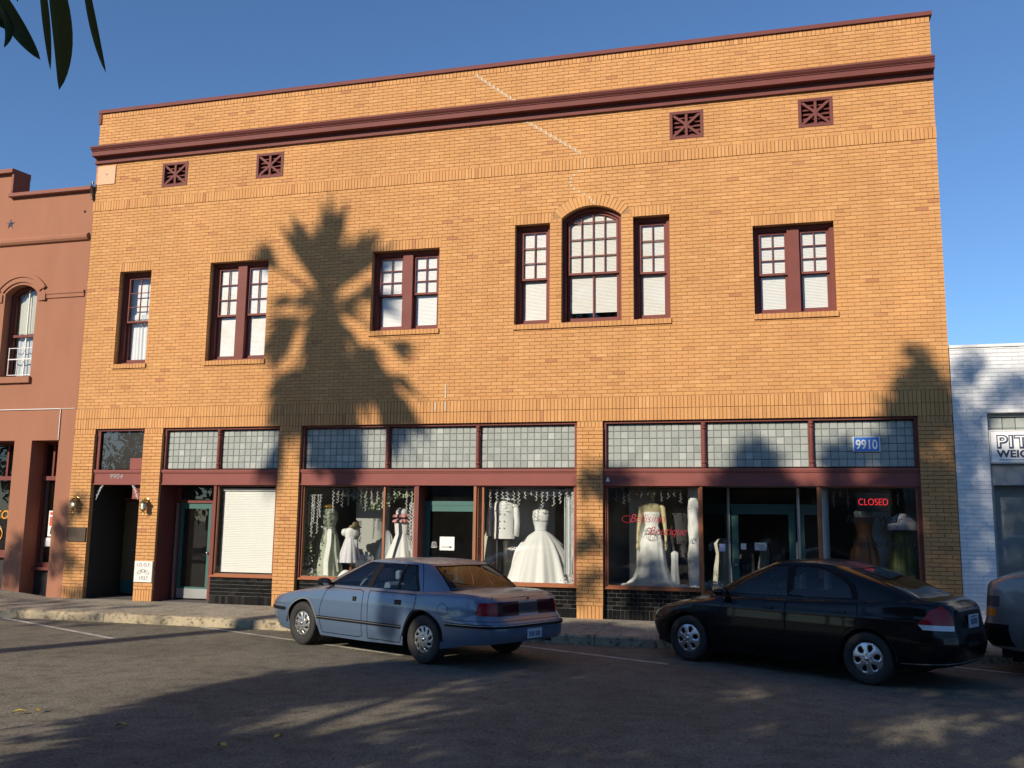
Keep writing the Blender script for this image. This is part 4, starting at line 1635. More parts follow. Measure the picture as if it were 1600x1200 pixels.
# garland and icicle lights
def icicles(label, x0, x1, y, z, n, seed, m="wire_white", lmin=0.12, lmax=0.42, name="icicle_lights"):
    rr = random.Random(seed)
    t = form(name, label, "string lights", (0, 0, 0))
    q = MB()
    q.tube([(x0 + (x1 - x0) * k / 20, y, z + 0.01 * sin(k * 1.7)) for k in range(21)], 0.004, 4)
    obj("lead_wire", q, m, t)
    for k in range(n):
        x = x0 + (x1 - x0) * (k + 0.5) / n + rr.uniform(-0.02, 0.02)
        ln = rr.uniform(lmin, lmax)
        q = MB()
        pts, zz_, s = [], z, rr.choice((-1, 1))
        while zz_ > z - ln:
            pts.append((x + s * rr.uniform(0.008, 0.022), y + rr.uniform(-0.01, 0.01), zz_))
            zz_ -= rr.uniform(0.025, 0.04)
            s = -s
        if len(pts) < 2:
            continue
        q.tube(pts, 0.0075, 4)
        for p in pts:
            q.tube([p, (p[0] + rr.choice((-1, 1)) * 0.018, p[1], p[2] + 0.012)], 0.0065, 4)
        obj("light_strand", q, m, t)
    return t
icicles("white icicle lights across the top of the window with the ball gown", -5.12, -3.42, 0.24, 2.32, 15, 1)
icicles("white icicle lights among the ivy across the top of the left bridal window", -8.45, -6.62, 0.24, 2.33, 15, 2, lmin=0.1, lmax=0.5)
icicles("white lights hanging down the left edge of the left bridal window", -8.93, -8.62, 0.26, 2.2, 5, 3, lmin=0.3, lmax=0.9)
icicles("white lights massed down the right edge of the left bridal window", -6.72, -6.60, 0.26, 2.05, 6, 4, lmin=0.9, lmax=1.35)
icicles("grey unlit icicle lights above the armed mannequin", -2.70, -1.40, 0.25, 2.34, 11, 5, "wire_grey", 0.1, 0.3)
icicles("grey unlit icicle lights along the top of the far right window", 1.1, 2.42, 0.25, 2.34, 10, 6, "wire_grey", 0.1, 0.36)
icicles("white lights down the right edge of the ball gown window", -3.47, -3.41, 0.24, 2.3, 3, 7, lmin=1.2, lmax=1.6)
icicles("white lights down the narrow glass beside the green shop door", -5.27, -5.20, 0.26, 2.0, 3, 8, lmin=0.9, lmax=1.2)

def garland(label, path, n, seed, spread=0.05, size=0.05, mats_=("leaf_green", "leaf_pale")):
    rr = random.Random(seed)
    t = form("ivy_garland", label, "garland", (0, 0, 0))
    q = MB(); q.tube(path, 0.006, 5); obj("stem", q, "leaf_green", t)
    for mi, mm in enumerate(mats_):
        q = MB()
        for k in range(n):
            u = rr.random() * (len(path) - 1)
            i = min(int(u), len(path) - 2)
            c = Vector(path[i]).lerp(Vector(path[i + 1]), u - i) + Vector((rr.gauss(0, spread), rr.gauss(0, spread * 0.5), rr.gauss(0, spread)))
            d = Vector((rr.uniform(-1, 1), rr.uniform(-0.7, 0.3), rr.uniform(-1, 0.4))).normalized() * size
            s = d.cross(Vector((rr.uniform(-0.4, 0.4), 1, rr.uniform(-0.4, 0.4)))).normalized() * size * 0.42
            q.add([c, c + d * 0.35 + s, c + d, c + d * 0.35 - s], [(0, 1, 2, 3)])
        structure(obj("ivy_leaves", q, mm, t), 'stuff')
garland("ivy garland swagged along the top of the left bridal window", [(-8.3, 0.3, 2.3), (-7.95, 0.3, 2.22), (-7.6, 0.3, 2.02), (-7.35, 0.3, 1.98), (-7.1, 0.3, 2.15), (-6.95, 0.3, 2.3), (-6.7, 0.3, 2.2)], 130, 3)
garland("ivy garland climbing the left edge of the left bridal window", [(-8.85, 0.32, 2.15), (-8.9, 0.3, 1.7), (-8.86, 0.3, 1.2), (-8.9, 0.3, 0.9)], 90, 4, 0.04)

# right half of bay 2: suit and ball gown
t = form("tuxedo_form", "white double breasted dinner jacket over black trousers on a form", "suit", (-4.91, 0.62, PF))
gown(t, dense([(0.215, 0.83), (0.205, 1.0), (0.20, 1.2), (0.225, 1.42), (0.20, 1.52), (0.10, 1.57), (0.06, 1.59)]), "gown_white", 3, 0.02, 21, 1.05, 0.62, "jacket")
for s in (-1, 1):
    q = MB()
    q.tube([(s * 0.21, 0, 1.50), (s * 0.265, -0.01, 1.38), (s * 0.285, -0.03, 1.15), (s * 0.275, -0.06, 0.88)], [0.055, 0.062, 0.056, 0.05], 10)
    obj("sleeve", q, "gown_white", t, smooth=True)
    q = MB()
    q.tube([(s * 0.08, 0.02, 0.86), (s * 0.085, 0.02, 0.5), (s * 0.09, 0.02, 0.05)], [0.095, 0.085, 0.075], 12)
    obj("trouser_leg", q, "gown_dark", t, smooth=True)
    for k in range(3):
        q = MB(); z = 1.04 + 0.13 * k
        q.lathe([(0.0, -0.012), (0.011, -0.011), (0.013, 0)], 8, (s * 0.045, -0.139, z), 'y'); obj("button", q, "steel", t)
    q = MB(); q.box(s * 0.11 - 0.035, s * 0.11 + 0.035, -0.142, -0.136, 1.36, 1.372); obj("pocket_welt", q, "gown_satin", t)
t = form("dress_hat", "white hat with a grey satin band set above the white jacket", "hat", (-4.80, 0.60, PF + 1.60))
q = MB(); q.lathe([(0.001, -0.02), (0.10, -0.01), (0.20, 0.01), (0.22, 0.03), (0.20, 0.04), (0.13, 0.03), (0.125, 0.12), (0.10, 0.15), (0.001, 0.15)], 26, (0, 0, 0), 'z', 0, 1, 0.8); obj("brim_and_crown", q, "gown_white", t, smooth=True)
q = MB(); q.lathe([(0.131, 0.035), (0.131, 0.075)], 26, (0, 0, 0), 'z', 0, 1, 0.8); obj("hat_band", q, "interior_grey", t, smooth=True)
t.rotation_euler = (0.2, 0.15, 0)
t = form("bridal_gown", "cream pleated gown half hidden behind the white dinner jacket", "gown", (-5.22, 0.95, PF))
gown(t, dense([(0.30, 0.01), (0.27, 0.4), (0.19, 0.8), (0.12, 1.0)]), "gown_cream", 9, 0.08, 22)
torso(t, 0.98, 0.34, 0.14, "gown_cream")
t = form("ball_gown", "huge white tulle ball gown on a form with a gold neck knob", "gown", (-4.22, 0.88, PF))
gown(t, dense([(0.76, 0.01), (0.71, 0.14), (0.64, 0.32), (0.54, 0.54), (0.40, 0.75), (0.23, 0.91), (0.115, 0.985)], 6), "gown_white", 13, 0.055, 23, 1.0, 0.85, n=140)
gown(t, dense([(0.115, 0.98), (0.125, 1.06), (0.16, 1.18), (0.172, 1.28), (0.16, 1.31)]), "gown_satin", 5, 0.01, 24, 1.0, 0.72, "bodice")
torso(t, 0.985, 0.43, 0.165, "gown_white")
q = MB(); q.lathe([(0.168, 1.175), (0.170, 1.185)], 30, (0, 0, 0), 'z', 0, 1.0, 0.72); obj("beaded_band", q, "steel", t)
# swagged white curtain of that window
t = form("window_drape", "white gauze drape swagged over the top and down the right of the ball gown window", "curtain", (0, 0, 0))
def swag(i, j):
    u, v = i / 30, j / 8
    x = -4.55 + 1.08 * u
    top = 2.36
    return (x, 0.42 + 0.05 * sin(v * 14 + u * 3), top - 0.02 - (0.13 * sin(pi * u) + 0.03) * v)
q = MB(); q.grid(swag, 30, 8); obj("swag", q, "tulle", t, smooth=True)
obj("fall", pleats(-3.66, -3.42, 0.75, 2.36, 0.40, 6, 0.03, 8), "tulle", t, smooth=True)

# bay 3 left: armed mannequin in a trumpet gown
t = form("bridal_mannequin", "cream mannequin with bare arms wearing a strapless white trumpet gown", "mannequin", (-2.03, 0.66, PF))
gown(t, dense([(0.58, 0.01), (0.46, 0.05), (0.34, 0.16), (0.27, 0.36), (0.235, 0.6), (0.215, 0.80), (0.165, 0.98), (0.125, 1.12), (0.135, 1.22), (0.16, 1.34), (0.155, 1.37)], 5), "gown_white", 8, 0.05, 31, 1.0, 0.75, "gown", 96)
q = MB()
q.lathe([(0.12, 1.10), (0.15, 1.32), (0.165, 1.42), (0.17, 1.48), (0.12, 1.525), (0.055, 1.55), (0.048, 1.62), (0.05, 1.64)], 24, (0, 0, 0), 'z', 0, 1, 0.62)
for s in (-1, 1):
    q.tube([(s * 0.15, 0.0, 1.49), (s * 0.20, 0.0, 1.45), (s * 0.225, -0.01, 1.25), (s * 0.245, -0.02, 1.08), (s * 0.26, -0.06, 0.86), (s * 0.262, -0.075, 0.78)], [0.04, 0.05, 0.043, 0.036, 0.026, 0.022], 10)
    q.tube([(s * 0.262, -0.075, 0.79), (s * 0.263, -0.085, 0.73), (s * 0.262, -0.09, 0.66)], [0.022, 0.032, 0.012], 8)
q.lathe([(0.045, 1.63), (0.075, 1.67), (0.088, 1.74), (0.082, 1.80), (0.05, 1.855), (0.001, 1.865)], 18, (0, 0, 0), 'z', 0, 0.9, 1.05)
obj("body", q, "skin_form", t, smooth=True)
q = MB(); q.lathe([(0.092, 1.70), (0.098, 1.78), (0.085, 1.85), (0.04, 1.885), (0.001, 1.89)], 16, (0, 0.02, 0)); obj("dark_hair", q, "gown_dark", t, smooth=True)
q = MB()
q.tube([(0.10 * cos(a) * (1 - k / 40), -0.185 - 0.02 * abs(cos(a)), 0.92 + 0.07 * sin(a)) for k, a in [(i, i * 0.5) for i in range(26)]], 0.004, 4)
obj("embroidered_scroll", q, "steel", t)
t = form("display_column", "white fabric wrapped column beside the bare armed mannequin", "column", (-1.25, 0.50, PF))
rr = random.Random(6)
q = MB()
q.lathe(dense([(0.10, 0), (0.115, 0.5), (0.095, 0.9), (0.11, 1.3), (0.095, 1.6), (0.105, 1.83)], 8), 22, (0, 0, 0), 'z', 0, 1, 1, lambda a, tt: 1 + 0.06 * sin(5 * a + 22 * tt) + 0.05 * sin(3 * a - 31 * tt))
obj("wrapped_fabric", q, "gown_white", t, smooth=True)
t = form("black_suit", "black suit jacket hanging in shadow beside the wrapped column", "suit", (-1.56, 1.0, PF))
gown(t, dense([(0.17, 0.78), (0.17, 1.1), (0.19, 1.35), (0.15, 1.44), (0.06, 1.48)]), "gown_dark", 3, 0.03, 33, 1, 0.5, "jacket")
for s in (-1, 1):
    q = MB(); q.tube([(s * 0.08, 0, 0.8), (s * 0.08, 0, 0.03)], 0.08, 10); obj("trouser_leg", q, "gown_dark", t, smooth=True)
t = form("silver_dress", "narrow silver satin dress standing on the display floor beside the grey card", "dress", (-1.62, 0.70, PF))
gown(t, dense([(0.09, 0.0), (0.07, 0.25), (0.06, 0.45), (0.07, 0.62), (0.02, 0.66)]), "gown_satin", 5, 0.16, 34, 1, 0.8)
posy("tulle_heap", "white tulle lying on the floor of the narrow pane left of the lobby", (-0.95, 0.55, 0.56), 200, 0.10, "tulle", 8)
# bay 3 right
t = form("display_column", "plain white round column at the left of the window with the red sign", "column", (1.04, 0.45, PF))
q = MB(); q.lathe([(0.085, 0), (0.085, 0.03), (0.066, 0.04), (0.066, 1.78), (0.085, 1.79), (0.085, 1.83)], 20, (0, 0, 0)); obj("shaft", q, "display_white", t, smooth=40)
t = form("orange_gown", "orange satin gown under the red sign in the right window", "gown", (1.70, 0.66, PF))
gown(t, dense([(0.33, 0.01), (0.28, 0.35), (0.21, 0.75), (0.13, 1.0), (0.125, 1.04)]), "gown_orange", 8, 0.08, 41)
gown(t, dense([(0.125, 1.03), (0.14, 1.12), (0.165, 1.26), (0.155, 1.32)]), "gown_orange", 5, 0.02, 42, 1, 0.72, "bodice")
torso(t, 1.03, 0.42, 0.16, "gown_satin", None, 0.05)
t = form("olive_gown", "olive green gown with a pale blue shawl at the far right of the right window", "gown", (2.33, 0.66, PF))
gown(t, dense([(0.30, 0.01), (0.24, 0.4), (0.18, 0.8), (0.125, 1.0), (0.14, 1.15), (0.16, 1.22)]), "gown_olive", 7, 0.09, 43)
gown(t, dense([(0.22, 1.10), (0.23, 1.20), (0.17, 1.30), (0.09, 1.36), (0.05, 1.38)]), "gown_lilac", 4, 0.10, 44, 1.1, 0.8, "shawl")
for k, (x, y, m_, lab) in enumerate([(0.22, 1.9, "gown_dark", "row of dark suits"), (0.05, 2.3, "gown_cream", "beige dress"), (-0.35, 2.4, "gown_dark", "black dress"), (0.72, 1.8, "gown_satin", "grey dress"), (-0.78, 1.6, "gown_cream", "cream dress"), (2.02, 1.4, "gown_pink", "pink dress")]):
    t = form("hanging_garment", f"{lab} seen dimly through the glass " + ["right of the lobby door notice", "behind the white door notice", "left behind the lobby door", "through the right side light", "through the left side light", "between the orange and olive gowns"][k], "garment", (x, y, 0.0 if k < 5 else PF))
    gown(t, dense([(0.20, 0.45), (0.17, 0.9), (0.13, 1.15), (0.17, 1.35), (0.10, 1.43), (0.03, 1.45)]), m_, 6, 0.10, 50 + k, 1, 0.6, "cloth", 40)
    q = MB(); q.tube([(0, 0, 1.44), (0, 0, 1.56)], 0.008, 5); q.lathe([(0.02, 0), (0.02, 0.5)], 8, (0, 0, 0.0)); obj("hanger", q, "steel", t)

# notices and lettering on the glass
def sheet(name, label, x0, x1, z0, z1, y, m="paper"):
    q = MB(); q.box(x0, x1, y - 0.002, y, z0, z1)
    return tag(obj(name, q, m), label, "notice")
o = sheet("paper_notice", "white paper with a black arrow taped to the green shop door", -6.135, -5.835, 1.15, 1.41, 0.40)
q = MB()
q.box(-6.10, -5.93, 0.393, 0.397, 1.208, 1.218)
q.prism([(-5.93, 1.19), (-5.875, 1.213), (-5.93, 1.236)], 'y', 0.393, 0.397)
obj("arrow", q, "ink", o)
o = sheet("paper_notice", "small cream slip on the lobby door", -0.43, -0.335, 1.26, 1.37, 0.975)
o = sheet("paper_notice", "wide pale blue notice on the lobby door", -0.185, 0.03, 1.25, 1.39, 0.975, "plate_face")
for k in range(3):
    q = MB(); q.box(-0.15 + 0.02 * k, -0.01 - 0.02 * k, 0.970, 0.972, 1.345 - 0.03 * k, 1.355 - 0.03 * k); obj("print_line", q, "ink", o)
o = sheet("paper_notice", "lilac sheet on the narrow pane left of the lobby door", -0.80, -0.69, 1.23, 1.365, 0.48, "paper_blue")
w = thing("tulip_emblem", "white tulip shaped emblem stuck low on the green shop door glass", "decal", (-6.25, 0.396, 1.25))
q = MB()
for s in (-1, 0, 1):
    q.tube([(s * 0.012, 0, -0.03), (s * 0.045, 0, 0.0), (s * 0.035, 0, 0.045), (s * 0.02, 0, 0.06)], 0.006, 5)
q.tube([(-0.07, 0, -0.03), (-0.04, 0, -0.05), (0.04, 0, -0.05), (0.07, 0, -0.03)], 0.006, 5)
obj("outline", q, "sign_white", w)
bell = thing("window_lettering", "red script shop name on the glass in front of the bare armed mannequin", "lettering", (0, 0, 0))
text("script_word", "Bellisima", 0.215, (-2.06, 0.118, 1.735), "red_vinyl", bell, 0.0008, 0.42, xs=0.86, bold=-0.002)
text("script_word", "Boutique", 0.215, (-1.70, 0.118, 1.515), "red_vinyl", bell, 0.0008, 0.42, xs=0.86, bold=-0.002)
for (cx_, cz_, s) in ((-2.43, 1.80, 1), (-2.02, 1.585, 0.9)):
    q = MB()
    q.tube([(cx_ + s * 0.10 * cos(a) * (1 - k * 0.03), 0.1185, cz_ + s * 0.055 * sin(a) - 0.01 * k * 0.2) for k, a in [(i, 0.5 + i * 0.42) for i in range(16)]], 0.005, 4)
    obj("flourish", q, "red_vinyl", bell)
form_l = thing("window_lettering", "black italic lettering for formal wear and rentals on the right window glass", "lettering", (0, 0, 0))
text("script_word", "Formal Wear", 0.165, (1.80, 0.118, 1.775), "black_vinyl", form_l, 0.0008, 0.3)
text("script_word", "Tuxedo Rentals", 0.165, (1.93, 0.118, 1.365), "black_vinyl", form_l, 0.0008, 0.3)
t = thing("closed_sign", "black sign with red lit letters CLOSED hanging in the right window", "sign", (1.82, 0.20, 1.97))
q = MB(); q.bevel_box(-0.27, 0.27, -0.012, 0.03, 0.0, 0.32, 0.008); obj("sign_case", q, "black_plastic", t)
text("neon_letters", "CLOSED", 0.165, (0.0, -0.020, 0.105), "neon_red", t, 0.004, bold=-0.002, xs=0.80)
q = MB()
for s in (-1, 1):
    q.tube([(s * 0.2, 0.01, 0.32), (s * 0.2, 0.01, 0.44)], 0.003, 4)
obj("hanging_chain", q, "steel", t)
t = thing("street_number_sign", "blue sign with white number 9910 on the transom lights", "sign", (1.745, 0.10, 3.12))
q = MB(); q.bevel_box(-0.225, 0.225, -0.012, 0.012, -0.128, 0.128, 0.003); obj("sign_plate", q, "sign_white", t)
q = MB(); q.box(-0.205, 0.205, -0.016, -0.0125, -0.122, 0.122); obj("blue_panel", q, "sign_blue", t)
text("digits", "9910", 0.225, (0, -0.018, -0.080), "sign_white", t, 0.002, bold=0.004, xs=0.80)
t = thing("alarm_decal", "small white triangular sticker at the left end of the right maroon band", "sticker", (-2.762, 0.028, 2.50))
q = MB(); q.prism([(-0.035, -0.03), (0.035, -0.03), (0.02, 0.02), (0.0, 0.055), (-0.02, 0.02)], 'y', 0.0, 0.012); obj("sticker_face", q, "sign_white", t)

# cornerstone, plaque and lamps on the piers
t = thing("cornerstone", "white marble date stone with letters and 1927 on the narrow brick pier", "stone", (-12.475, -0.018, 0.595))
q = MB(); q.bevel_box(-0.215, 0.215, -0.022, 0.06, -0.215, 0.215, 0.006); obj("stone_block", q, "marble", t)
text("letters", "I.O.O.F.", 0.105, (0.01, -0.0235, 0.105), "engraving", t, 0.001, space=1.15, xs=0.85)
text("letters", "1927", 0.105, (0.01, -0.0235, -0.165), "engraving", t, 0.001, space=1.2, xs=0.9)
q = MB()
for k in range(3):
    cx_, cz_ = (k - 1) * 0.085, -0.01 + (0.028 if k == 1 else 0)
    tilt = -(k - 1) * 0.5
    pts = []
    for a in [i * 2 * pi / 16 for i in range(17)]:
        lx, lz = 0.062 * cos(a), 0.026 * sin(a)
        pts.append((cx_ + lx * cos(tilt) - lz * sin(tilt), -0.0245, cz_ + lx * sin(tilt) + lz * cos(tilt)))
    q.tube(pts, 0.0045, 5)
obj("link_emblem", q, "engraving", t)
t = thing("bronze_plaque", "dark bronze tablet on the brick pier left of the doorway", "plaque", (-14.19, -0.03, 1.335))
q = MB(); q.bevel_box(-0.235, 0.235, -0.012, 0.012, -0.15, 0.15, 0.004); obj("tablet", q, "bronze", t)
q = MB(); ring(q, -0.235, 0.235, -0.15, 0.15, -0.018, -0.011, 0.014, 0.014, 0.014, 0.014); obj("tablet_rim", q, "bronze", t)
def wall_lamp(loc, label, glow):
    t = thing("wall_lamp", label, "lamp", loc, 0, "brass lanterns on the piers")
    q = MB()
    q.lathe([(0.055, 0.0), (0.055, -0.012), (0.03, -0.02)], 16, (0, 0, 0.10), 'y')
    q.tube([(0, -0.01, 0.10), (0, -0.06, 0.15), (0, -0.11, 0.155), (0, -0.12, 0.125)], 0.009, 8)
    obj("bracket", q, "brass", t, smooth=40)
    q = MB()
    q.lathe([(0.001, 0.135), (0.03, 0.125), (0.045, 0.09), (0.085, 0.065), (0.09, 0.055), (0.06, 0.05)], 18, (0, -0.12, 0))
    q.lathe([(0.045, -0.105), (0.06, -0.10), (0.062, -0.085), (0.055, -0.08)], 18, (0, -0.12, 0))
    q.lathe([(0.012, -0.13), (0.035, -0.12), (0.045, -0.105)], 14, (0, -0.12, 0))
    q.tube([(0.035 * cos(a), -0.12 + 0.035 * sin(a) * 0.3, -0.155 - 0.028 * sin(a)) for a in [i * 0.42 for i in range(16)]], 0.005, 5)
    for k in range(6):
        a = k * pi / 3
        q.tube([(0.062 * cos(a), -0.12 + 0.062 * sin(a), -0.085), (0.062 * cos(a), -0.12 + 0.062 * sin(a), 0.055)], 0.004, 4)
    obj("lantern_cage", q, "brass", t, smooth=40)
    q = MB(); q.lathe([(0.05, -0.08), (0.056, -0.03), (0.056, 0.02), (0.045, 0.052)], 16, (0, -0.12, 0)); obj("lantern_glass", q, "lamp_white", t, smooth=True)
    if glow:
        q = MB(); q.lathe([(0.001, -0.03), (0.018, -0.02), (0.022, 0.0), (0.014, 0.02), (0.001, 0.024)], 10, (0.035, -0.175, -0.01)); obj("bulb", q, "lamp_glow", t, smooth=True)
    return t
wall_lamp((-12.50, -0.018, 1.96), "brass lantern on the narrow pier above the white date stone", False)
wall_lamp((-14.24, -0.018, 1.98), "brass lantern above the bronze tablet, with a small yellow gleam", True)
# ------------------------------------------------------------------ the terracotta stucco building on the left
st = thing("stucco_building", "terracotta painted stucco building with an arched upper window, left edge", "building")
SX1 = BX0 - 0.004
AW = (-16.66, -15.785, 4.80, 6.73)              # arched window
GW = [(-17.60, -16.035, 0.30, 3.36), (-15.575, -14.865, 0.02, 3.36)]
RX, RHALF, RRISE = (AW[0] + AW[1]) / 2, (AW[1] - AW[0]) / 2, 0.20
RR_ = (RHALF ** 2 + RRISE ** 2) / (2 * RRISE)
RZ_ = AW[3] + RRISE - RR_
rects = [(AW[0], AW[1], AW[2], AW[3] + RRISE)] + [(a, b, -0.5, d) for a, b, c, d in GW]
xs = sorted({-26.0, SX1} | {q for r in rects for q in r[:2]})
zs = sorted({-0.3, 9.02} | {q for r in rects for q in r[2:] if q > -0.3})
mb = MB()
for i in range(len(xs) - 1):
    for j in range(len(zs) - 1):
        if any(r[0] - 1e-6 <= xs[i] and xs[i + 1] <= r[1] + 1e-6 and r[2] - 1e-6 <= zs[j] and zs[j + 1] <= r[3] + 1e-6 for r in rects):
            continue
        mb.add([(xs[i], 0, zs[j]), (xs[i + 1], 0, zs[j]), (xs[i + 1], 0, zs[j + 1]), (xs[i], 0, zs[j + 1])], [(0, 1, 2, 3)])
for a, b, c, d in rects:
    c = max(c, -0.3)
    mb.add([(a, 0, c), (a, 0.42, c), (a, 0.42, d), (a, 0, d), (b, 0, c), (b, 0.42, c), (b, 0.42, d), (b, 0, d)], [(0, 3, 2, 1), (4, 5, 6, 7), (3, 7, 6, 2), (0, 1, 5, 4)])
for s in (-1, 1):
    poly = [(RX + s * RHALF, AW[3]), (RX + s * RHALF, AW[3] + RRISE)]
    a0 = math.asin(RHALF / RR_)
    for k in range(13):
        a = a0 * k / 12
        poly.append((RX + s * RR_ * sin(a), RZ_ + RR_ * cos(a)))
    mb.prism(poly, 'y', 0.0005, 0.419)
mb.box(-26, -16.735, 0.0, 0.42, 9.02, 9.62)
mb.box(-26, SX1, 0.42, 13.5, -0.3, 8.6, skip=('-y',))
mb.box(-26, SX1, 0.18, 0.42, 8.3, 9.02)
obj("wall", mb, "stucco", st)
q = MB()
q.prism([(-0.10, 9.02), (-0.115, 9.03), (-0.115, 9.10), (-0.10, 9.115), (0.45, 9.16), (0.45, 9.02)], 'x', -16.74, SX1 - 0.03)
obj("parapet_coping", q, "stucco_dark", st)
q = MB()
q.prism([(-0.115, 9.62), (-0.115, 9.70), (-0.10, 9.72), (0.46, 9.76), (0.46, 9.62)], 'x', -26, -16.69)
q.box(-16.735, -16.68, -0.06, 0.44, 9.165, 9.619)
obj("parapet_coping", q, "stucco_dark", st)
q = MB()
q.prism([(0.0, 7.86), (-0.055, 7.875), (-0.09, 7.92), (-0.095, 7.975), (-0.05, 8.03), (0.0, 8.045)], 'x', -26, SX1 - 0.05)
obj("string_course", q, "stucco", st)
q = MB()
q.box(-15.56, SX1 - 0.05, -0.045, 0, 6.66, 6.72)
q.box(-15.56, SX1 - 0.05, -0.028, 0, 6.572, 6.66)
obj("string_course", q, "stucco", st)
q = MB()
for (ra, rb_, y) in ((0.06, 0.17, -0.03), (0.17, 0.27, -0.055)):
    N = 16
    aa = math.asin(min(0.999, (RHALF + ra) / (RR_ + ra)))
    for k in range(N):
        p, q_ = -aa + 2 * aa * k / N, -aa + 2 * aa * (k + 1) / N
        q.prism([(RX + (RR_ + ra) * sin(p), RZ_ + (RR_ + ra) * cos(p)), (RX + (RR_ + ra) * sin(q_), RZ_ + (RR_ + ra) * cos(q_)),
                 (RX + (RR_ + rb_) * sin(q_), RZ_ + (RR_ + rb_) * cos(q_)), (RX + (RR_ + rb_) * sin(p), RZ_ + (RR_ + rb_) * cos(p))], 'y', y, 0.0)
    for s in (-1, 1):
        x = RX + s * (RHALF + ra)
        q.box(min(x, x + s * (rb_ - ra)), max(x, x + s * (rb_ - ra)), y, 0, AW[3] - 0.20, AW[3] - 0.02)
obj("arch_moulding", q, "stucco", st)
q = MB()
q.bevel_box(-16.76, -15.745, -0.07, 0.18, 4.65, 4.795, 0.01)
obj("window_sill", q, "stucco", st)
w = MB()
a, b, c, d = AW
ring(w, a, b, c, d + 0.16, 0.20, 0.34, 0.07, 0.06, 0.05, 0.001)
N = 12
aa = math.asin(RHALF / RR_)
for k in range(N):
    p, q_ = -aa + 2 * aa * k / N, -aa + 2 * aa * (k + 1) / N
    w.prism([(RX + (RR_ - 0.06) * sin(p), RZ_ + (RR_ - 0.06) * cos(p)), (RX + (RR_ - 0.06) * sin(q_), RZ_ + (RR_ - 0.06) * cos(q_)), (RX + RR_ * sin(q_), RZ_ + RR_ * cos(q_)), (RX + RR_ * sin(p), RZ_ + RR_ * cos(p))], 'y', 0.202, 0.338)
win = obj("window", w, "maroon", st)
zm = 5.78
w = MB()
w.box(a + 0.07, b - 0.06, 0.225, 0.29, zm - 0.03, zm + 0.03)
w.box(a + 0.07, a + 0.11, 0.24, 0.29, c + 0.05, d)
obj("meeting_rail", w, "maroon", win)
w = MB()
w.box((a + b) / 2 - 0.012, (a + b) / 2 + 0.012, 0.25, 0.28, c + 0.05, d + 0.13)
obj("muntin", w, "white_paint", win)
for z0_, z1_ in ((c + 0.05, zm - 0.03), (zm + 0.03, d + 0.13)):
    for xa_, xb_ in ((a + 0.07, (a + b) / 2 - 0.012), ((a + b) / 2 + 0.012, b - 0.06)):
        w = MB(); w.add([(xa_, 0.265, z0_), (xb_, 0.265, z0_), (xb_, 0.265, z1_), (xa_, 0.265, z1_)], [(0, 1, 2, 3)]); obj("pane", w, "window_glass", win)
w = MB()
for z in (4.86, 5.22, 5.48):
    w.box(a + 0.09, b - 0.07, 0.15, 0.165, z, z + (0.022 if z < 5.4 and z > 5 else 0.014))
for x in (a + 0.10, a + 0.34, b - 0.085):
    w.box(x, x + 0.013, 0.148, 0.167, 4.86, 5.49)
obj("window_guard", w, "white_paint", win)
obj("curtain", pleats(a + 0.06, b + 0.02, 5.85, d + 0.15, 0.33, 5, 0.015, 5), "gown_cream", win, smooth=True)
obj("curtain", pleats(a + 0.10, b - 0.02, c + 0.06, 5.95, 0.345, 5, 0.02, 6), "tulle", win, smooth=True)
q = MB()
q.box(a - 0.3, b + 0.3, 0.425, 2.2, c - 0.1, d + 0.5, skip=('-y',))
obj("room", q, "interior_grey", win)
# star anchor plate
q = MB()
vs = [(0, -0.045, 0)]
for k in range(10):
    r_ = 0.135 if k % 2 == 0 else 0.052
    a_ = pi / 2 + k * pi / 5
    vs.append((r_ * cos(a_), 0.0, r_ * sin(a_)))
q.add([(x - 16.70, y, z + 8.40) for x, y, z in vs], [(0, (k + 1) % 10 + 1, k + 1) for k in range(10)])
obj("star_anchor", q, "steel", st)
q = MB()
q.lathe([(0, -0.03), (0.025, -0.02), (0.03, 0)], 8, (-14.68, 0, 8.55), 'y')
obj("wall_bolt", q, "bronze", st)
q = MB()
q.tube([(-17.6, -0.018, 4.05), (-14.885, -0.018, 4.05), (-14.868, -0.018, 4.03), (-14.868, -0.018, 3.365)], 0.011, 6)
obj("conduit", q, "white_paint", st)
q = MB()
q.tube([(-14.868, -0.012, 4.05), (-14.50, -0.012, 4.055)], 0.006, 5)
obj("cable", q, "wire_white", st)
q = MB()
q.tube([(SX1 - 0.02, -0.06, 9.2), (SX1 - 0.02, -0.09, 9.1), (SX1 - 0.03, -0.05, 8.95), (SX1 - 0.015, -0.04, 8.8)], 0.03, 8)
obj("drain_spout", q, "bronze", st)
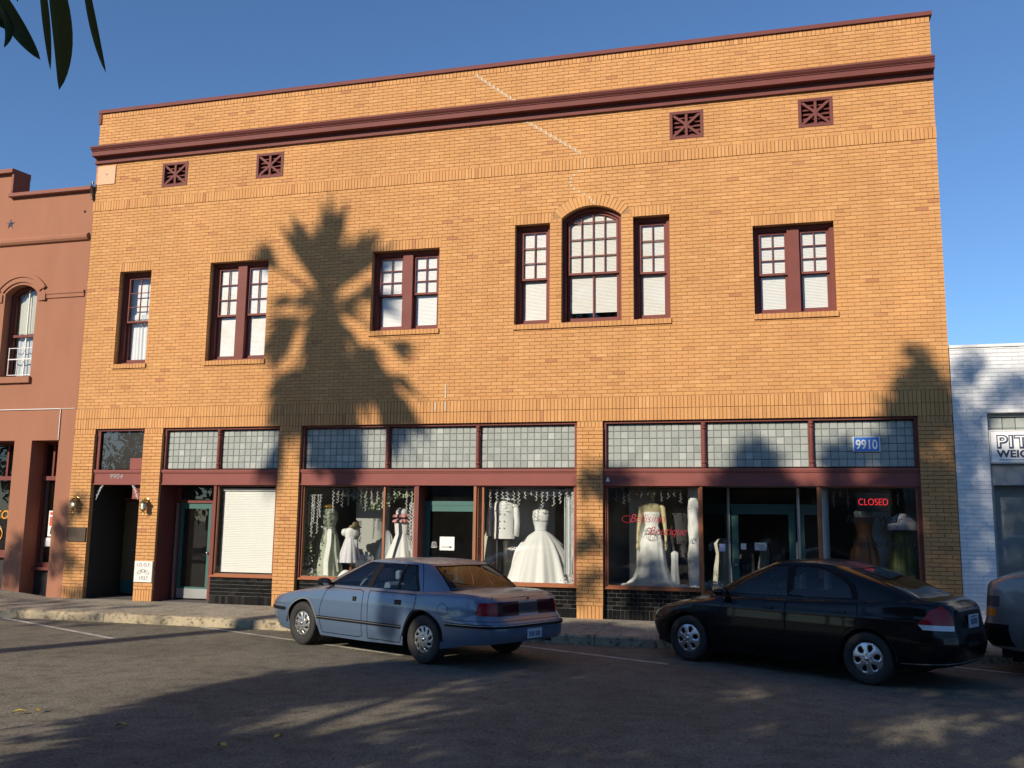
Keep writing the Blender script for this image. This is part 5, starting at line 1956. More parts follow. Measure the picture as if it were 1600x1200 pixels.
# ground floor windows
for a, b, c, d in GW:
    w = MB()
    y = 0.40
    rail = 2.50
    bot = 0.70 if b > -15.5 else 0.95
    ring(w, a, b, bot - 0.10, d, y, y + 0.10, 0.05, 0.05, 0.10, 0.06)
    w.box(a + 0.05, b - 0.05, y - 0.06, y + 0.08, rail, rail + 0.09)
    fr = obj("shop_window", w, "maroon", st)
    w = MB(); w.box(a - 0.0, b + 0.0, y - 0.10, y + 0.02, bot - 0.16, bot - 0.10); obj("window_sill", w, "maroon", fr)
    w = MB(); w.box(a, b, y + 0.005, y + 0.12, -0.2, bot - 0.16); obj("stall_riser", w, "interior_dark", fr)
    n = 2 if b > -15.5 else 3
    for k in range(1, n + 1):
        x = a + (b - a) * (k - (0.0 if n == 3 else 0.12)) / (n + (0 if n == 3 else 0.35))
        if k <= n and x < b - 0.06:
            w = MB(); w.box(x - 0.022, x + 0.022, y + 0.005, y + 0.08, rail + 0.09, d - 0.06); obj("muntin", w, "maroon", fr)
    for z0_, z1_ in ((bot, rail), (rail + 0.09, d - 0.06)):
        w = MB(); w.add([(a + 0.05, y + 0.05, z0_), (b - 0.05, y + 0.05, z0_), (b - 0.05, y + 0.05, z1_), (a + 0.05, y + 0.05, z1_)], [(0, 1, 2, 3)]); obj("pane", w, "shop_glass", fr)
    w = MB(); w.box(a + 0.055, a + 0.13, y + 0.06, y + 0.10, bot, rail); obj("glazing_bar", w, "aluminium", fr)
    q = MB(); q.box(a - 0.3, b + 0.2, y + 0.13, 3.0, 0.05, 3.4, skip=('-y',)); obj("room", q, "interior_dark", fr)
letters = thing("window_lettering", "orange and red painted letters at the left edge window", "lettering", (0, 0, 0))
text("painted_word", "to", 0.42, (-16.60, 0.432, 1.64), "gold_vinyl", letters, 0.001, 0.15)
q = MB()
q.tube([(-16.80 + 0.25 * cos(a), 0.436, 1.30 + 0.20 * sin(a)) for a in [i * 2 * pi / 24 for i in range(25)]], 0.018, 5)
obj("painted_ring", q, "gold_vinyl", letters)
q = MB(); q.box(-15.34, -15.02, 0.436, 0.44, 1.27, 1.83)
po = tag(obj("window_poster", q, "paper"), "white bordered red and black poster inside the narrow left window", "poster")
q = MB(); q.box(-15.31, -15.05, 0.432, 0.4355, 1.50, 1.70); obj("picture_block", q, "poster_red", po)
q = MB(); q.box(-15.31, -15.05, 0.432, 0.4355, 1.74, 1.80); obj("headline_block", q, "poster_red", po)
q = MB(); q.prism([(-15.28, 1.32), (-15.10, 1.32), (-15.07, 1.50), (-15.18, 1.58), (-15.26, 1.46)], 'y', 0.4315, 0.4345); obj("figure_block", q, "ink", po)
q = MB(); q.box(-15.40, -15.02, 0.437, 0.441, 1.05, 1.24)
no = tag(obj("paper_notice", q, "paper"), "plain white card under the poster in the narrow left window", "notice")
q = MB(); q.box(-15.13, -15.03, 0.434, 0.4365, 1.09, 1.17); obj("dark_logo", q, "ink", no)

# ------------------------------------------------------------------ the white painted brick building on the right
wb = thing("white_brick_building", "white painted brick shop building at the right edge", "building")
WX0, WTOP = BX1 + 0.012, 4.74
OX0, OZ1 = 3.655, 3.615
mb = MB()
mb.box(WX0 + 0.006, OX0 - 0.004, 0.010, 0.4, -0.3, WTOP)
mb.box(OX0 - 0.004, 12, 0.010, 0.4, OZ1 + 0.004, WTOP)
mb.box(WX0 + 0.006, 12, 0.45, 13, -0.3, WTOP - 0.3)
obj("wall", mb, "white_joint", wb)
wl = []
rw = random.Random(4)
wh = 0.0675
k = 0
z = -0.02
while z < WTOP - 0.03:
    lo = WX0 if True else 0
    segs = [(WX0, OX0)] if z + wh / 2 < OZ1 else [(WX0, 12.0)]
    for a, b in segs:
        x = a - (0.105 if k % 2 else 0.0)
        while x < b:
            p, q_ = max(a, x), min(b, x + 0.212)
            if q_ - p > 0.03:
                wl.append((p, q_, z, min(z + wh, WTOP)))
            x += 0.212
    k += 1
    z += wh
wl.sort(key=lambda r: -(r[1] - r[0]) / (0.5 + abs(r[0] - 3.4)) if r[0] < 4.6 else 0)
wcache = {}
fld = MB()
for i, (a, b, c, d) in enumerate(wl):
    w_, h_ = b - a - 0.004, d - c - 0.008
    yo = rw.uniform(-0.003, 0.003)
    if i < 280:
        key = (round(w_, 3), round(h_, 3))
        if key not in wcache:
            m = MB(); m.box(-w_ / 2, w_ / 2, 0, 0.08, -h_ / 2, h_ / 2, skip=('+y',))
            o = obj("brick", m, "white_single", wb); wcache[key] = o.data
        else:
            o = link_mesh("brick", wcache[key], wb)
        o.location = ((a + b) / 2, yo, (c + d) / 2)
    else:
        fld.box(a + 0.002, b - 0.002, yo, 0.08, c + 0.004, d - 0.004, tint=rw.random(), skip=('+y',))
structure(obj("brick_field", fld, "white_field", wb), 'stuff')
q = MB(); q.prism([(-0.02, WTOP + 0.002), (-0.02, WTOP + 0.05), (0.42, WTOP + 0.07), (0.42, WTOP + 0.002)], 'x', WX0 - 0.0, 12)
obj("coping", q, "white_paint", wb)
q = MB()
q.box(OX0, OX0 + 0.05, 0.10, 0.24, -0.1, OZ1)
q.box(OX0 + 0.05, 9, 0.105, 0.235, OZ1 - 0.05, OZ1)
q.box(OX0 + 0.05, 9, 0.105, 0.235, 2.42, 2.80)
obj("shop_frame", q, "interior_grey", wb)
q = MB()
for k in range(26):
    q.box(OX0 + 0.06 + k * 0.2, OX0 + 0.245 + k * 0.2, 0.15, 0.16, 3.38, 3.55, tint=rw.random())
    q.box(OX0 + 0.06 + k * 0.2, OX0 + 0.245 + k * 0.2, 0.15, 0.16, 3.19, 3.37, tint=rw.random())
obj("transom_tiles", q, "prism_tile_field", wb)['kind'] = 'stuff'
q = MB(); q.box(OX0 + 0.05, 9, 0.165, 0.2, 2.80, 3.57); obj("transom_backing", q, "lead_came", wb)
q = MB(); q.add([(OX0 + 0.05, 0.17, 0.5), (9, 0.17, 0.5), (9, 0.17, 2.42), (OX0 + 0.05, 0.17, 2.42)], [(0, 1, 2, 3)]); obj("pane", q, "shop_glass", wb)
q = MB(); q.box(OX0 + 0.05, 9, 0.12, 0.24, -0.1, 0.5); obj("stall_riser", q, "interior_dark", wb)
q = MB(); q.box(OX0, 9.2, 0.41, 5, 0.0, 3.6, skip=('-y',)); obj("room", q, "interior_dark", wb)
sg = thing("shop_sign", "white shop sign with dark blue lettering over the right shop front", "sign", (OX0 + 0.015, 0.02, 2.775))
q = MB(); q.bevel_box(0.0, 3.6, 0.0, 0.05, 0.0, 0.555, 0.006); obj("sign_board", q, "sign_white", sg)
q = MB(); ring(q, 0.012, 3.588, 0.012, 0.543, -0.004, 0.001, 0.008, 0.008, 0.008, 0.008); obj("border_line", q, "interior_grey", sg)
text("raised_letters", "PIT", 0.285, (0.105, -0.003, 0.262), "sign_navy", sg, 0.002, align='LEFT', bold=0.018, xs=1.12, space=1.12)
text("raised_letters", "PIT", 0.265, (0.100, -0.008, 0.275), "sign_white", sg, 0.002, align='LEFT', bold=-0.001, xs=1.2, space=1.12)
text("raised_letters", "WEIG", 0.165, (0.105, -0.003, 0.105), "sign_navy", sg, 0.002, align='LEFT', bold=0.006, xs=1.1, space=1.05)
q = MB(); q.box(0.13, 3.4, -0.003, 0.0, 0.055, 0.064); obj("rule_line", q, "sign_navy", sg)
# ------------------------------------------------------------------ trees across the street (they throw the shadows)
def leaf_cloud(mb, centres, per, spread, size, rr, droop=0.5):
    for (cx, cy, cz, s) in centres:
        for _ in range(int(per * s)):
            c = Vector((rr.gauss(cx, spread * s ** 0.5), rr.gauss(cy, spread * s ** 0.5), rr.gauss(cz, spread * 0.8 * s ** 0.5)))
            d = Vector((rr.uniform(-1, 1), rr.uniform(-1, 1), rr.uniform(-1, 1) - droop)).normalized()
            n = d.cross(Vector((rr.uniform(-1, 1), rr.uniform(-1, 1), rr.uniform(-1, 1)))).normalized()
            L = size * rr.uniform(0.7, 1.3)
            w = L * 0.21
            mb.add([c, c + d * L * 0.45 + n * w, c + d * L, c + d * L * 0.45 - n * w], [(0, 1, 2, 3)])


KX, KY = SUN_DIR.x / SUN_DIR.z, SUN_DIR.y / SUN_DIR.z      # run per metre of rise towards the sun


def over(x, y, z, h):
    """the point at height h whose shadow falls on (x, y, z)"""
    return (x + KX * (h - z), y + KY * (h - z), h)


rr = random.Random(21)


def lit_fleck(x, y):
    """where the canopy over the roadway is thin"""
    for (fx, fy, a, b) in ((1.35, -7.05, 0.55, 0.30), (1.2, -6.65, 0.35, 0.18), (1.9, -6.45, 0.45, 0.22), (1.9, -7.85, 0.45, 0.18), (-2.95, -9.1, 0.4, 0.18), (-2.5, -8.85, 0.4, 0.18), (-1.5, -8.8, 0.5, 0.14), (-3.9, -8.25, 1.0, 0.10), (-3.4, -7.35, 1.0, 0.10), (-4.4, -8.9, 1.3, 0.10),
                           (0.15, -7.25, 0.25, 0.12), (0.3, -5.1, 0.35, 0.10), (-0.9, -5.25, 0.5, 0.12), (-0.15, -5.65, 0.3, 0.10), (1.85, -4.95, 0.45, 0.14), (-2.7, -5.3, 0.3, 0.08), (-3.2, -5.05, 0.35, 0.10), (-3.65, -5.7, 0.5, 0.08), (2.3, -5.95, 0.4, 0.14), (-1.0, -9.9, 0.3, 0.15), (0.6, -9.3, 0.3, 0.12)):
        dx, dy = x - fx, y - fy
        u, v = dx * 0.9 + dy * 0.43, -dx * 0.43 + dy * 0.9
        if (u / (a + 0.18)) ** 2 + (v / (b + 0.20)) ** 2 < 1:
            return True
    return False


EDGE_Y = [-13.0, -10.65, -9.56, -8.47, -7.37, -6.6, -5.75, -5.13, -4.69, -3.25, -0.5]
EDGE_X = [-5.3, -5.49, -5.64, -5.96, -6.08, -5.8, -5.55, -4.93, -4.18, -3.3, -3.3]
cl = []
# canopy shading the roadway and the cars
n = 0
while n < 880:
    x, y = rr.uniform(-6.2, 9.0), rr.uniform(-13.0, -0.6)
    xl = float(np.interp(y, EDGE_Y, EDGE_X))
    if n % 7 == 0:
        x = xl + rr.uniform(0.12, 0.5)
    if x < xl + 0.12 or lit_fleck(x, y):
        continue
    hmin = max(3.9, (16.4 + y) / -KY + 0.15)
    h = hmin + rr.uniform(0.1, 3.6)
    p = over(x, y, ROAD_Z, h)
    cl.append((*p, rr.uniform(0.5, 1.0)))
    n += 1
# the edge of the same canopy on the shop fronts and the white wall
def wall_cl(x, z, s, k=1):
    for _ in range(k):
        h = rr.uniform(10.4, 13.2) + max(0, z - 1.5) * 0.9
        p = over(x + rr.gauss(0, 0.07), 0, z + rr.gauss(0, 0.07), h)
        cl.append((*p, s))
# brick pier and end of the building on the right
for z in np.arange(0.2, 3.6, 0.24):
    for x in np.arange(2.45, 3.2, 0.33):
        if (1.95 < z < 2.15 and x > 2.9) or (2.75 < z < 3.2 and 2.6 < x < 3.2 and (z - 2.75) < (x - 2.5) * 1.0 + 0.1):
            continue
        wall_cl(x, z, 0.32)
for (x, z, s) in ((2.55, 4.72, 0.10), (2.72, 4.6, 0.10), (2.62, 4.45, 0.12), (2.80, 4.35, 0.12), (2.50, 4.25, 0.14), (2.85, 4.15, 0.2), (2.45, 4.0, 0.22), (2.9, 3.95, 0.3), (2.6, 3.9, 0.3), (2.35, 3.82, 0.22), (2.7, 3.75, 0.34), (3.0, 3.72, 0.3), (2.45, 3.68, 0.26), (2.3, 3.5, 0.2)):
    wall_cl(x, z, s, 2)
for (x, z, s) in ((-0.15, 3.25, 0.10), (-0.2, 3.08, 0.16), (-0.3, 2.95, 0.2), (-0.05, 2.95, 0.18), (-0.45, 2.8, 0.2), (-0.1, 2.75, 0.26), (0.1, 2.7, 0.22), (-0.35, 2.6, 0.3), (0.05, 2.55, 0.3), (0.3, 2.5, 0.24), (-0.55, 2.55, 0.2), (-0.6, 2.4, 0.26), (0.2, 2.35, 0.3),
                  (-2.75, 2.6, 0.2), (-2.55, 2.58, 0.2), (-2.85, 2.45, 0.16), (-3.15, 2.5, 0.16), (-2.95, 2.7, 0.1), (-3.1, 1.35, 0.12), (-2.95, 1.5, 0.1), (-3.25, 1.2, 0.1), (-2.9, 0.8, 0.1), (-3.05, 0.6, 0.1), (-3.2, 0.45, 0.08),
                  (1.2, 2.9, 0.2), (1.35, 3.05, 0.18), (1.6, 2.95, 0.2), (1.3, 2.75, 0.2), (1.15, 3.0, 0.16), (2.2, 3.2, 0.3), (2.4, 3.3, 0.3), (2.4, 3.0, 0.3), (2.2, 2.85, 0.3), (2.45, 2.7, 0.34), (0.7, 2.4, 0.2), (1.1, 2.45, 0.2), (1.55, 2.42, 0.16), (2.0, 2.55, 0.28), (2.3, 2.5, 0.3)):
    wall_cl(x, z, s, 2)
# rear of the blue car
for (x, y, z) in [(-3.3 + 0.32 * i, -4.75 + 0.33 * j, zz_) for i in range(-3, 2) for j in range(0, 5) for zz_ in (0.35, 0.75)]:
    if x < -4.0 and y < -4.2 and z > 0.5:
        continue
    cl.append((*over(x + rr.gauss(0, 0.06), y + rr.gauss(0, 0.06), z, rr.uniform(8.6, 11.5)), 0.36))
for z in (0.1, 0.3, 0.5, 0.7, 0.85):
    for x, y in ((-5.05, -4.25), (-4.95, -4.3), (-5.1, -4.2)):
        cl.append((*over(x, y, z, rr.uniform(8.6, 10.5)), 0.10))
# glazing of the lobby and right window lies wholly in shade
for z in np.arange(0.3, 2.35, 0.27):
    for x in np.arange(-1.0, 2.5, 0.36):
        if 0.85 < x < 1.15 and 1.75 < z < 2.0:
            continue
        wall_cl(x, z, 0.34)
for z in np.arange(0.45, 1.35, 0.22):
    for x in np.arange(-2.5, -1.1, 0.33):
        wall_cl(x + 0.1, z, 0.24)
# white wall
for (x, z, s) in ((3.30, 4.50, 0.08), (3.42, 4.58, 0.10), (3.55, 4.50, 0.10), (3.35, 4.32, 0.10), (3.22, 4.1, 0.14), (3.25, 3.85, 0.14), (4.0, 4.15, 0.16), (4.2, 4.3, 0.18), (4.1, 3.9, 0.18), (4.4, 4.1, 0.24), (3.75, 3.9, 0.10), (3.55, 3.68, 0.12), (3.25, 3.5, 0.14), (3.42, 3.25, 0.14), (3.2, 3.0, 0.16)):
    wall_cl(x, z, s, 1)
for z in np.arange(0.2, 3.0, 0.27):
    for x in np.arange(3.2, 5.6, 0.36):
        if 1.9 < z < 2.75 and 3.2 < x < 3.6:
            continue
        wall_cl(x, z, 0.34)


def limb(q, a, b, r0, r1, seed, sag=0.0):
    r3 = random.Random(seed)
    a, b = Vector(a), Vector(b)
    pts = []
    for i in range(8):
        t = i / 7
        p = a.lerp(b, t) + Vector((r3.uniform(-1, 1), r3.uniform(-1, 1), r3.uniform(-0.5, 0.5))) * 0.12 * sin(pi * t) * (b - a).length * 0.4
        p.z += sag * sin(pi * t)
        pts.append(p)
    q.tube(pts, r0, 9, 0, True, r1)


shade = thing("shade_tree", "tree whose long drooping leaves hang into the top left corner", "tree", (0, 0, 0), 0)
q = MB()
limb(q, (-2.6, -20.6, -0.1), (-2.9, -20.8, 3.4), 0.26, 0.19, 1)
obj("trunk", q, "bark", shade)
q = MB()
for k, e in enumerate([(-5.2, -20.0, 6.4), (-0.4, -20.6, 6.2), (-2.5, -22.5, 7.0), (-3.8, -18.2, 6.0), (-2.4, -17.2, 4.6), (-7.5, -19.2, 8.0), (-1.0, -18.3, 7.6)]):
    limb(q, (-2.9, -20.8, 3.2), e, 0.12, 0.03, 5 + k, 0.3)
obj("limb", q, "bark", shade)
near_cut = [c for c in cl if c[0] > -6.2]
far_cut = [c for c in cl if c[0] <= -6.2]
q = MB()
leaf_cloud(q, near_cut, 165, 0.24, 0.22, rr)
obj("crown", q, "leaf_green", shade)
# the leaves of that tree that hang into view
O = Vector((-1.49, -15.43, 2.752))
AX, DN = Vector((0.00098, 0.00075, 0.00010)), Vector((-0.00023, 0.00055, -0.0012))
def at(u, v): return O + AX * (u - 75) + DN * (v - 60)
def hang_leaf(pts, w, seed):
    r4 = random.Random(seed)
    q = MB()
    P = [at(*p) for p in pts]
    n = 12
    dep = Vector((-0.6, 0.8, 0))
    vs = []
    for i in range(n + 1):
        t = i / n
        # quadratic through three control points
        c = P[0] * (1 - t) ** 2 + P[1] * 2 * t * (1 - t) + P[2] * t * t + dep * 0.03 * sin(2.2 * t + seed)
        ww = w * 0.00125 * (sin(pi * min(1, 0.12 + t * 0.88)) ** 0.75) * 0.5 + 0.0004
        d = (P[2] - P[0]).normalized()
        s = d.cross(dep).normalized()
        vs += [c - s * ww, c + dep * ww * 0.45, c + s * ww]
    fs = []
    for i in range(n):
        for k in range(2):
            fs.append((i * 3 + k, i * 3 + k + 1, i * 3 + k + 4, i * 3 + k + 3))
    q.add(vs, fs)
    obj("leaf", q, "leaf_near", shade, smooth=True)
hang_leaf([(-14, -35), (22, 40), (60, 95)], 30, 1)
hang_leaf([(-30, -30), (-2, 30), (22, 52)], 30, 7)
hang_leaf([(6, 20), (22, 60), (6, 90)], 12, 2)
hang_leaf([(34, -45), (33, -10), (33, 19)], 11, 3)
hang_leaf([(72, -40), (77, 50), (75, 109)], 12, 4)
hang_leaf([(88, -50), (112, 60), (86, 132)], 32, 5)
hang_leaf([(140, -50), (148, 30), (166, 94)], 13, 6)
hang_leaf([(104, -45), (108, -20), (106, 4)], 11, 8)
q = MB()
q.tube([at(-14, -35), at(20, -52), at(70, -58), at(110, -66), Vector((-1.6, -15.8, 3.25)), Vector((-2.0, -16.5, 3.9)), Vector((-2.4, -17.2, 4.6))], [0.002, 0.002, 0.003, 0.004, 0.006, 0.01, 0.03], 6)
q.tube([at(140, -50), at(125, -62), at(110, -66)], 0.002, 5)
obj("twig", q, "bark", shade)

t2 = thing("shade_tree", "taller spreading street tree behind the photographer's left shoulder, seen only by its shade", "tree", (0, 0, 0), 0)
q = MB(); limb(q, (-9.5, -21.5, -0.1), (-9.3, -21.8, 5.0), 0.3, 0.22, 31); obj("trunk", q, "bark", t2)
q = MB()
for k, e in enumerate([(-12.0, -20.5, 9.0), (-7.2, -19.4, 10.2), (-9.0, -23.5, 9.5), (-6.5, -21.8, 9.0), (-10.0, -18.5, 9.0), (-8.2, -20.0, 12.0)]):
    limb(q, (-9.3, -21.8, 4.8), e, 0.13, 0.03, 41 + k, 0.3)
obj("limb", q, "bark", t2)
q = MB()
leaf_cloud(q, far_cut, 165, 0.23, 0.22, rr)
obj("crown", q, "leaf_green", t2)

# a smaller tree further along, whose shadow lies on the left piers and pavement
t3 = thing("street_tree", "small street tree further along, shadowing the left piers", "tree", (0, 0, 0), 0)
q = MB(); limb(q, (-21.5, -19.5, -0.1), (-21.8, -19.6, 6.5), 0.16, 0.10, 51); obj("trunk", q, "bark", t3)
cs = []
for (x, z, s) in ((-14.1, 2.10, 0.10), (-14.2, 1.95, 0.12), (-14.55, 1.75, 0.12), (-14.65, 1.5, 0.18), (-14.5, 1.35, 0.16), (-14.35, 1.9, 0.10), (-14.6, 0.95, 0.18), (-14.4, 0.85, 0.16), (-14.25, 0.75, 0.12), (-14.7, 0.7, 0.14), (-13.95, 0.15, 0.10), (-14.1, 0.1, 0.10), (-15.65, 1.2, 0.2), (-15.7, 0.9, 0.26), (-15.75, 0.6, 0.3), (-15.6, 0.4, 0.2), (-15.9, 0.8, 0.3), (-16.1, 0.5, 0.3)):
    for _ in range(2):
        cs.append((*over(x, 0, z, rr.uniform(9.0, 11.5)), s))
for (x, y, s) in ((-13.9, -0.5, 0.3), (-14.6, -0.5, 0.4), (-15.3, -0.6, 0.4), (-13.3, -0.8, 0.2), (-12.6, -0.9, 0.16), (-12.0, -1.0, 0.14), (-13.0, -1.2, 0.16), (-12.3, -1.35, 0.16), (-11.7, -0.6, 0.1), (-14.2, -1.2, 0.3), (-12.0, -2.1, 0.12), (-10.6, -2.05, 0.08), (-13.2, -2.2, 0.3), (-14.3, -2.3, 0.4), (-12.6, -2.45, 0.25), (-11.6, -2.5, 0.16), (-13.8, -1.9, 0.3), (-11.9, -2.8, 0.18), (-12.6, -2.9, 0.16), (-15, -2.6, 0.4)):
    cs.append((*over(x, y, -0.1, rr.uniform(9.5, 11.5)), s))
q = MB()
leaf_cloud(q, cs, 90, 0.24, 0.24, rr)
obj("crown", q, "leaf_green", t3)

# street trees far along on the other side, mirrored in the left shop glass
for k, (x, y, h) in enumerate([(-43, -30, 9.5), (-34, -30.5, 8.5), (-53, -31, 9.0), (-26, -30, 7.5)]):
    tt = thing("street_tree", ["dense round street tree second along the opposite pavement", "middling round street tree third along the opposite pavement", "leafy street tree farthest along the opposite pavement", "smallest round street tree on the opposite pavement"][k], "tree", (0, 0, 0), 0, "street trees on the opposite pavement")
    q = MB(); limb(q, (x, y, -0.1), (x + 0.2, y, h * 0.5), 0.2, 0.12, 60 + k); obj("trunk", q, "bark", tt)
    cs = [(x + rr.gauss(0, 1.6), y + rr.gauss(0, 1.3), h * 0.62 + rr.gauss(0, 1.2), 1.0) for _ in range(60)]
    q = MB(); leaf_cloud(q, cs, 60, 0.5, 0.40, rr); obj("crown", q, "leaf_green", tt)

# the fan palm
PB = Vector((-17.55, -20.0, -0.1))
hub_h = 16.95
palm = thing("fan_palm", "tall fan palm across the street whose shadow falls on the brick wall", "tree", (0, 0, 0), 0)
HUB = Vector((-18.25, -20.0, hub_h - 0.1))
q = MB()
q.tube([PB, (-17.5, -20, 4.0), (-17.5, -20, 8.0), (-17.55, -20, 11.0), (-17.75, -20, 13.2), (-18.0, -20, 15.2), HUB + Vector((0, 0, -0.2))], [0.34, 0.27, 0.24, 0.23, 0.24, 0.26, 0.30], 14)
obj("trunk", q, "bark", palm)
def frond(dx, dz, stalk, R, m="palm_green", droop=0.25, seed=0, name="frond", span=2.5):
    r5 = random.Random(seed)
    q = MB()
    d = Vector((dx, r5.uniform(-0.3, 0.3), dz)).normalized()
    tip = HUB + d * stalk + Vector((0, 0, -droop * stalk * 0.3))
    q.tube([HUB + d * 0.15, HUB + d * stalk * 0.55 + Vector((0, 0, 0.05)), tip], 0.06, 6, 0, True, 0.035)
    side = d.cross(Vector((0, 1, 0))).normalized()
    N = 18 if dz < -0.5 else 15
    for k in range(N):
        a = -span / 2 + span * (k + 0.5) / N
        dirn = (d * cos(a) + side * sin(a)).normalized()
        L = R * (0.72 + 0.28 * cos(a)) * r5.uniform(0.55, 1.15)
        w = L * (0.082 if dz < -0.5 else 0.066)
        s2 = dirn.cross(Vector((0, 1, 0))).normalized()
        mid = tip + dirn * L * 0.55
        end = tip + dirn * L + Vector((0, r5.uniform(-0.1, 0.1), -droop * L * 0.5))
        q.add([tip, mid + s2 * w, end, mid - s2 * w], [(0, 1, 2, 3)])
    obj(name, q, m, palm)
for k, (dx, dz, stl, R, sp) in enumerate([(-0.62, 1.9, 0.30, 1.80, 0.46), (-0.22, 2.0, 0.35, 1.55, 0.40), (0.16, 2.0, 0.35, 1.95, 0.34), (0.42, 1.6, 0.3, 1.55, 0.40), (0.80, 1.5, 0.45, 1.6, 0.50), (1.15, 1.35, 0.5, 1.5, 0.45),
                                          (-1.5, 1.25, 1.35, 0.9, 0.8), (-1.2, 0.45, 0.8, 0.75, 1.0), (1.25, 0.6, 0.6, 0.9, 0.9), (-1.3, -0.35, 0.5, 1.15, 0.9), (0.7, 0.1, 0.3, 0.7, 1.5), (-0.5, 0.2, 0.3, 0.7, 1.4), (0.0, 1.0, 0.1, 0.7, 1.6)]):
    frond(dx, dz, stl, R, droop=0.18 if dz > 0.9 else 0.5, seed=k, span=sp)
for k, (dx, dz, stl, R, sp) in enumerate([(-1.0, -0.55, 0.7, 0.9, 1.2), (-1.25, -1.55, 1.2, 0.95, 1.1), (-0.95, -1.8, 1.5, 1.0, 1.0), (-0.75, -2.0, 2.2, 1.2, 0.7), (0.85, -0.9, 0.9, 1.0, 1.3), (1.15, -1.15, 1.55, 1.15, 1.0), (1.35, -1.6, 1.7, 1.2, 0.9), (0.75, -1.6, 1.1, 1.15, 1.2), (0.4, -1.6, 1.5, 1.2, 1.0), (0.95, -1.35, 0.9, 1.2, 1.2), (-0.6, -1.4, 1.0, 1.0, 1.0), (-0.35, -1.7, 1.5, 1.1, 1.0), (1.9, -0.75, 1.5, 0.7, 0.7)]):
    frond(dx, dz, stl, R, "palm_dead", 0.55, 30 + k, "dead_frond", span=sp)
q = MB()
r6 = random.Random(8)
for k in range(760):
    a = r6.uniform(0, 2 * pi)
    t = r6.random()
    z0 = HUB.z + 0.1 - 2.5 * t
    rad = 0.40 + 0.20 * t + r6.uniform(-0.08, 0.08)
    cxx = HUB.x + 0.22 * t
    p = Vector((cxx + 0.26 * cos(a), HUB.y + 0.26 * sin(a), z0))
    e = Vector((cxx + rad * cos(a), HUB.y + rad * sin(a), z0 - r6.uniform(0.5, 0.9)))
    s = Vector((-sin(a), cos(a), 0)) * 0.10
    q.add([p - s * 0.5, p + s * 0.5, e + s, e - s], [(0, 1, 2, 3)])
structure(obj("dead_leaf_skirt", q, "palm_dead", palm), 'stuff')

# small litter blown against the kerb
q = MB()
r8 = random.Random(12)
for k in range(150):
    x = r8.uniform(-13, 4.5)
    y = KERB_Y - 0.05 - abs(r8.gauss(0, 0.10)) - 0.03
    a = r8.uniform(0, 6.28)
    L = r8.uniform(0.015, 0.045)
    d = Vector((cos(a), sin(a), 0)) * L
    s = Vector((-sin(a), cos(a), 0)) * L * 0.3
    c = Vector((x, y, ROAD_Z + 0.006))
    q.add([c - d, c + s + Vector((0, 0, 0.008)), c + d, c - s + Vector((0, 0, 0.006))], [(0, 1, 2, 3)])
structure(obj("leaf_litter", q, "leaf_yellow"), 'stuff')

# yellow leaves fallen on the road
for k, (x, y, lab) in enumerate([(-7.05, -9.16, "yellow fallen leaf on the sunny asphalt, the left one of the pair"), (-6.94, -9.03, "pale yellow fallen leaf on the sunny asphalt, the right one of the pair"),
                                 (-5.74, -9.35, "orange fallen leaf at the edge of the shade on the road"), (-4.16, -9.32, "brownish fallen leaf lying in the deep shade on the road"), (-4.45, -9.75, "grey brown fallen leaf in the shade nearest the photographer")]):
    q = MB()
    n = 8
    L, W = 0.115, 0.03
    vs = []
    for i in range(n + 1):
        t = i / n
        w = W * sin(pi * t) ** 0.8
        zc_ = 0.012 + 0.02 * sin(pi * t)
        vs += [(-L / 2 + L * t, -w, zc_ + 0.012), (-L / 2 + L * t, 0, zc_), (-L / 2 + L * t, w, zc_ + 0.015)]
    q.add(vs, [(i * 3 + j, i * 3 + j + 1, i * 3 + j + 4, i * 3 + j + 3) for i in range(n) for j in range(2)])
    o = obj("fallen_leaf", q, "leaf_yellow", None, smooth=True)
    o.location = (x, y, ROAD_Z + 0.002)
    o.rotation_euler = (0, 0, 0.7 + k * 1.3)
    tag(o, lab, "leaf", "fallen leaves on the road")
# ------------------------------------------------------------------ cars
def tab(t, x):
    return float(np.interp(x, [p[0] for p in t], [p[1] for p in t]))


def smooth_tab(t, w=0.10, n=240):
    """densely sampled, softened version of a table (rounds its corners)"""
    xs_ = np.linspace(t[0][0], t[-1][0], n)
    ys_ = np.interp(xs_, [p[0] for p in t], [p[1] for p in t])
    k = max(1, int(w / (xs_[1] - xs_[0])))
    if k > 1:
        pad = np.concatenate([np.full(k, ys_[0]) - (ys_[1] - ys_[0]) * np.arange(k, 0, -1), ys_, np.full(k, ys_[-1]) + (ys_[-1] - ys_[-2]) * np.arange(1, k + 1)])
        for _ in range(2):
            pad = np.convolve(pad, np.ones(k) / k, 'same')
        ys_ = pad[k:-k]
    return (xs_, ys_)


def st_(t, x):
    return np.interp(x, t[0], t[1])


def spow(a, p):
    return np.sign(a) * np.abs(a) ** p


def in_poly(P, poly):
    x, y = P[:, 0], P[:, 1]
    r = np.zeros(len(P), bool)
    n = len(poly)
    for i in range(n):
        x0, y0 = poly[i]
        x1, y1 = poly[(i + 1) % n]
        c = ((y0 > y) != (y1 > y))
        with np.errstate(divide='ignore', invalid='ignore'):
            r ^= c & (x < (x1 - x0) * (y - y0) / (y1 - y0 + 1e-300) + x0)
    return r


def seg_poly(poly, step):
    out = []
    n = len(poly)
    for i in range(n):
        a, b = np.array(poly[i], float), np.array(poly[(i + 1) % n], float)
        k = max(1, int(np.hypot(*(b - a)) / step))
        for j in range(k):
            out.append(tuple(a + (b - a) * j / k))
    return out


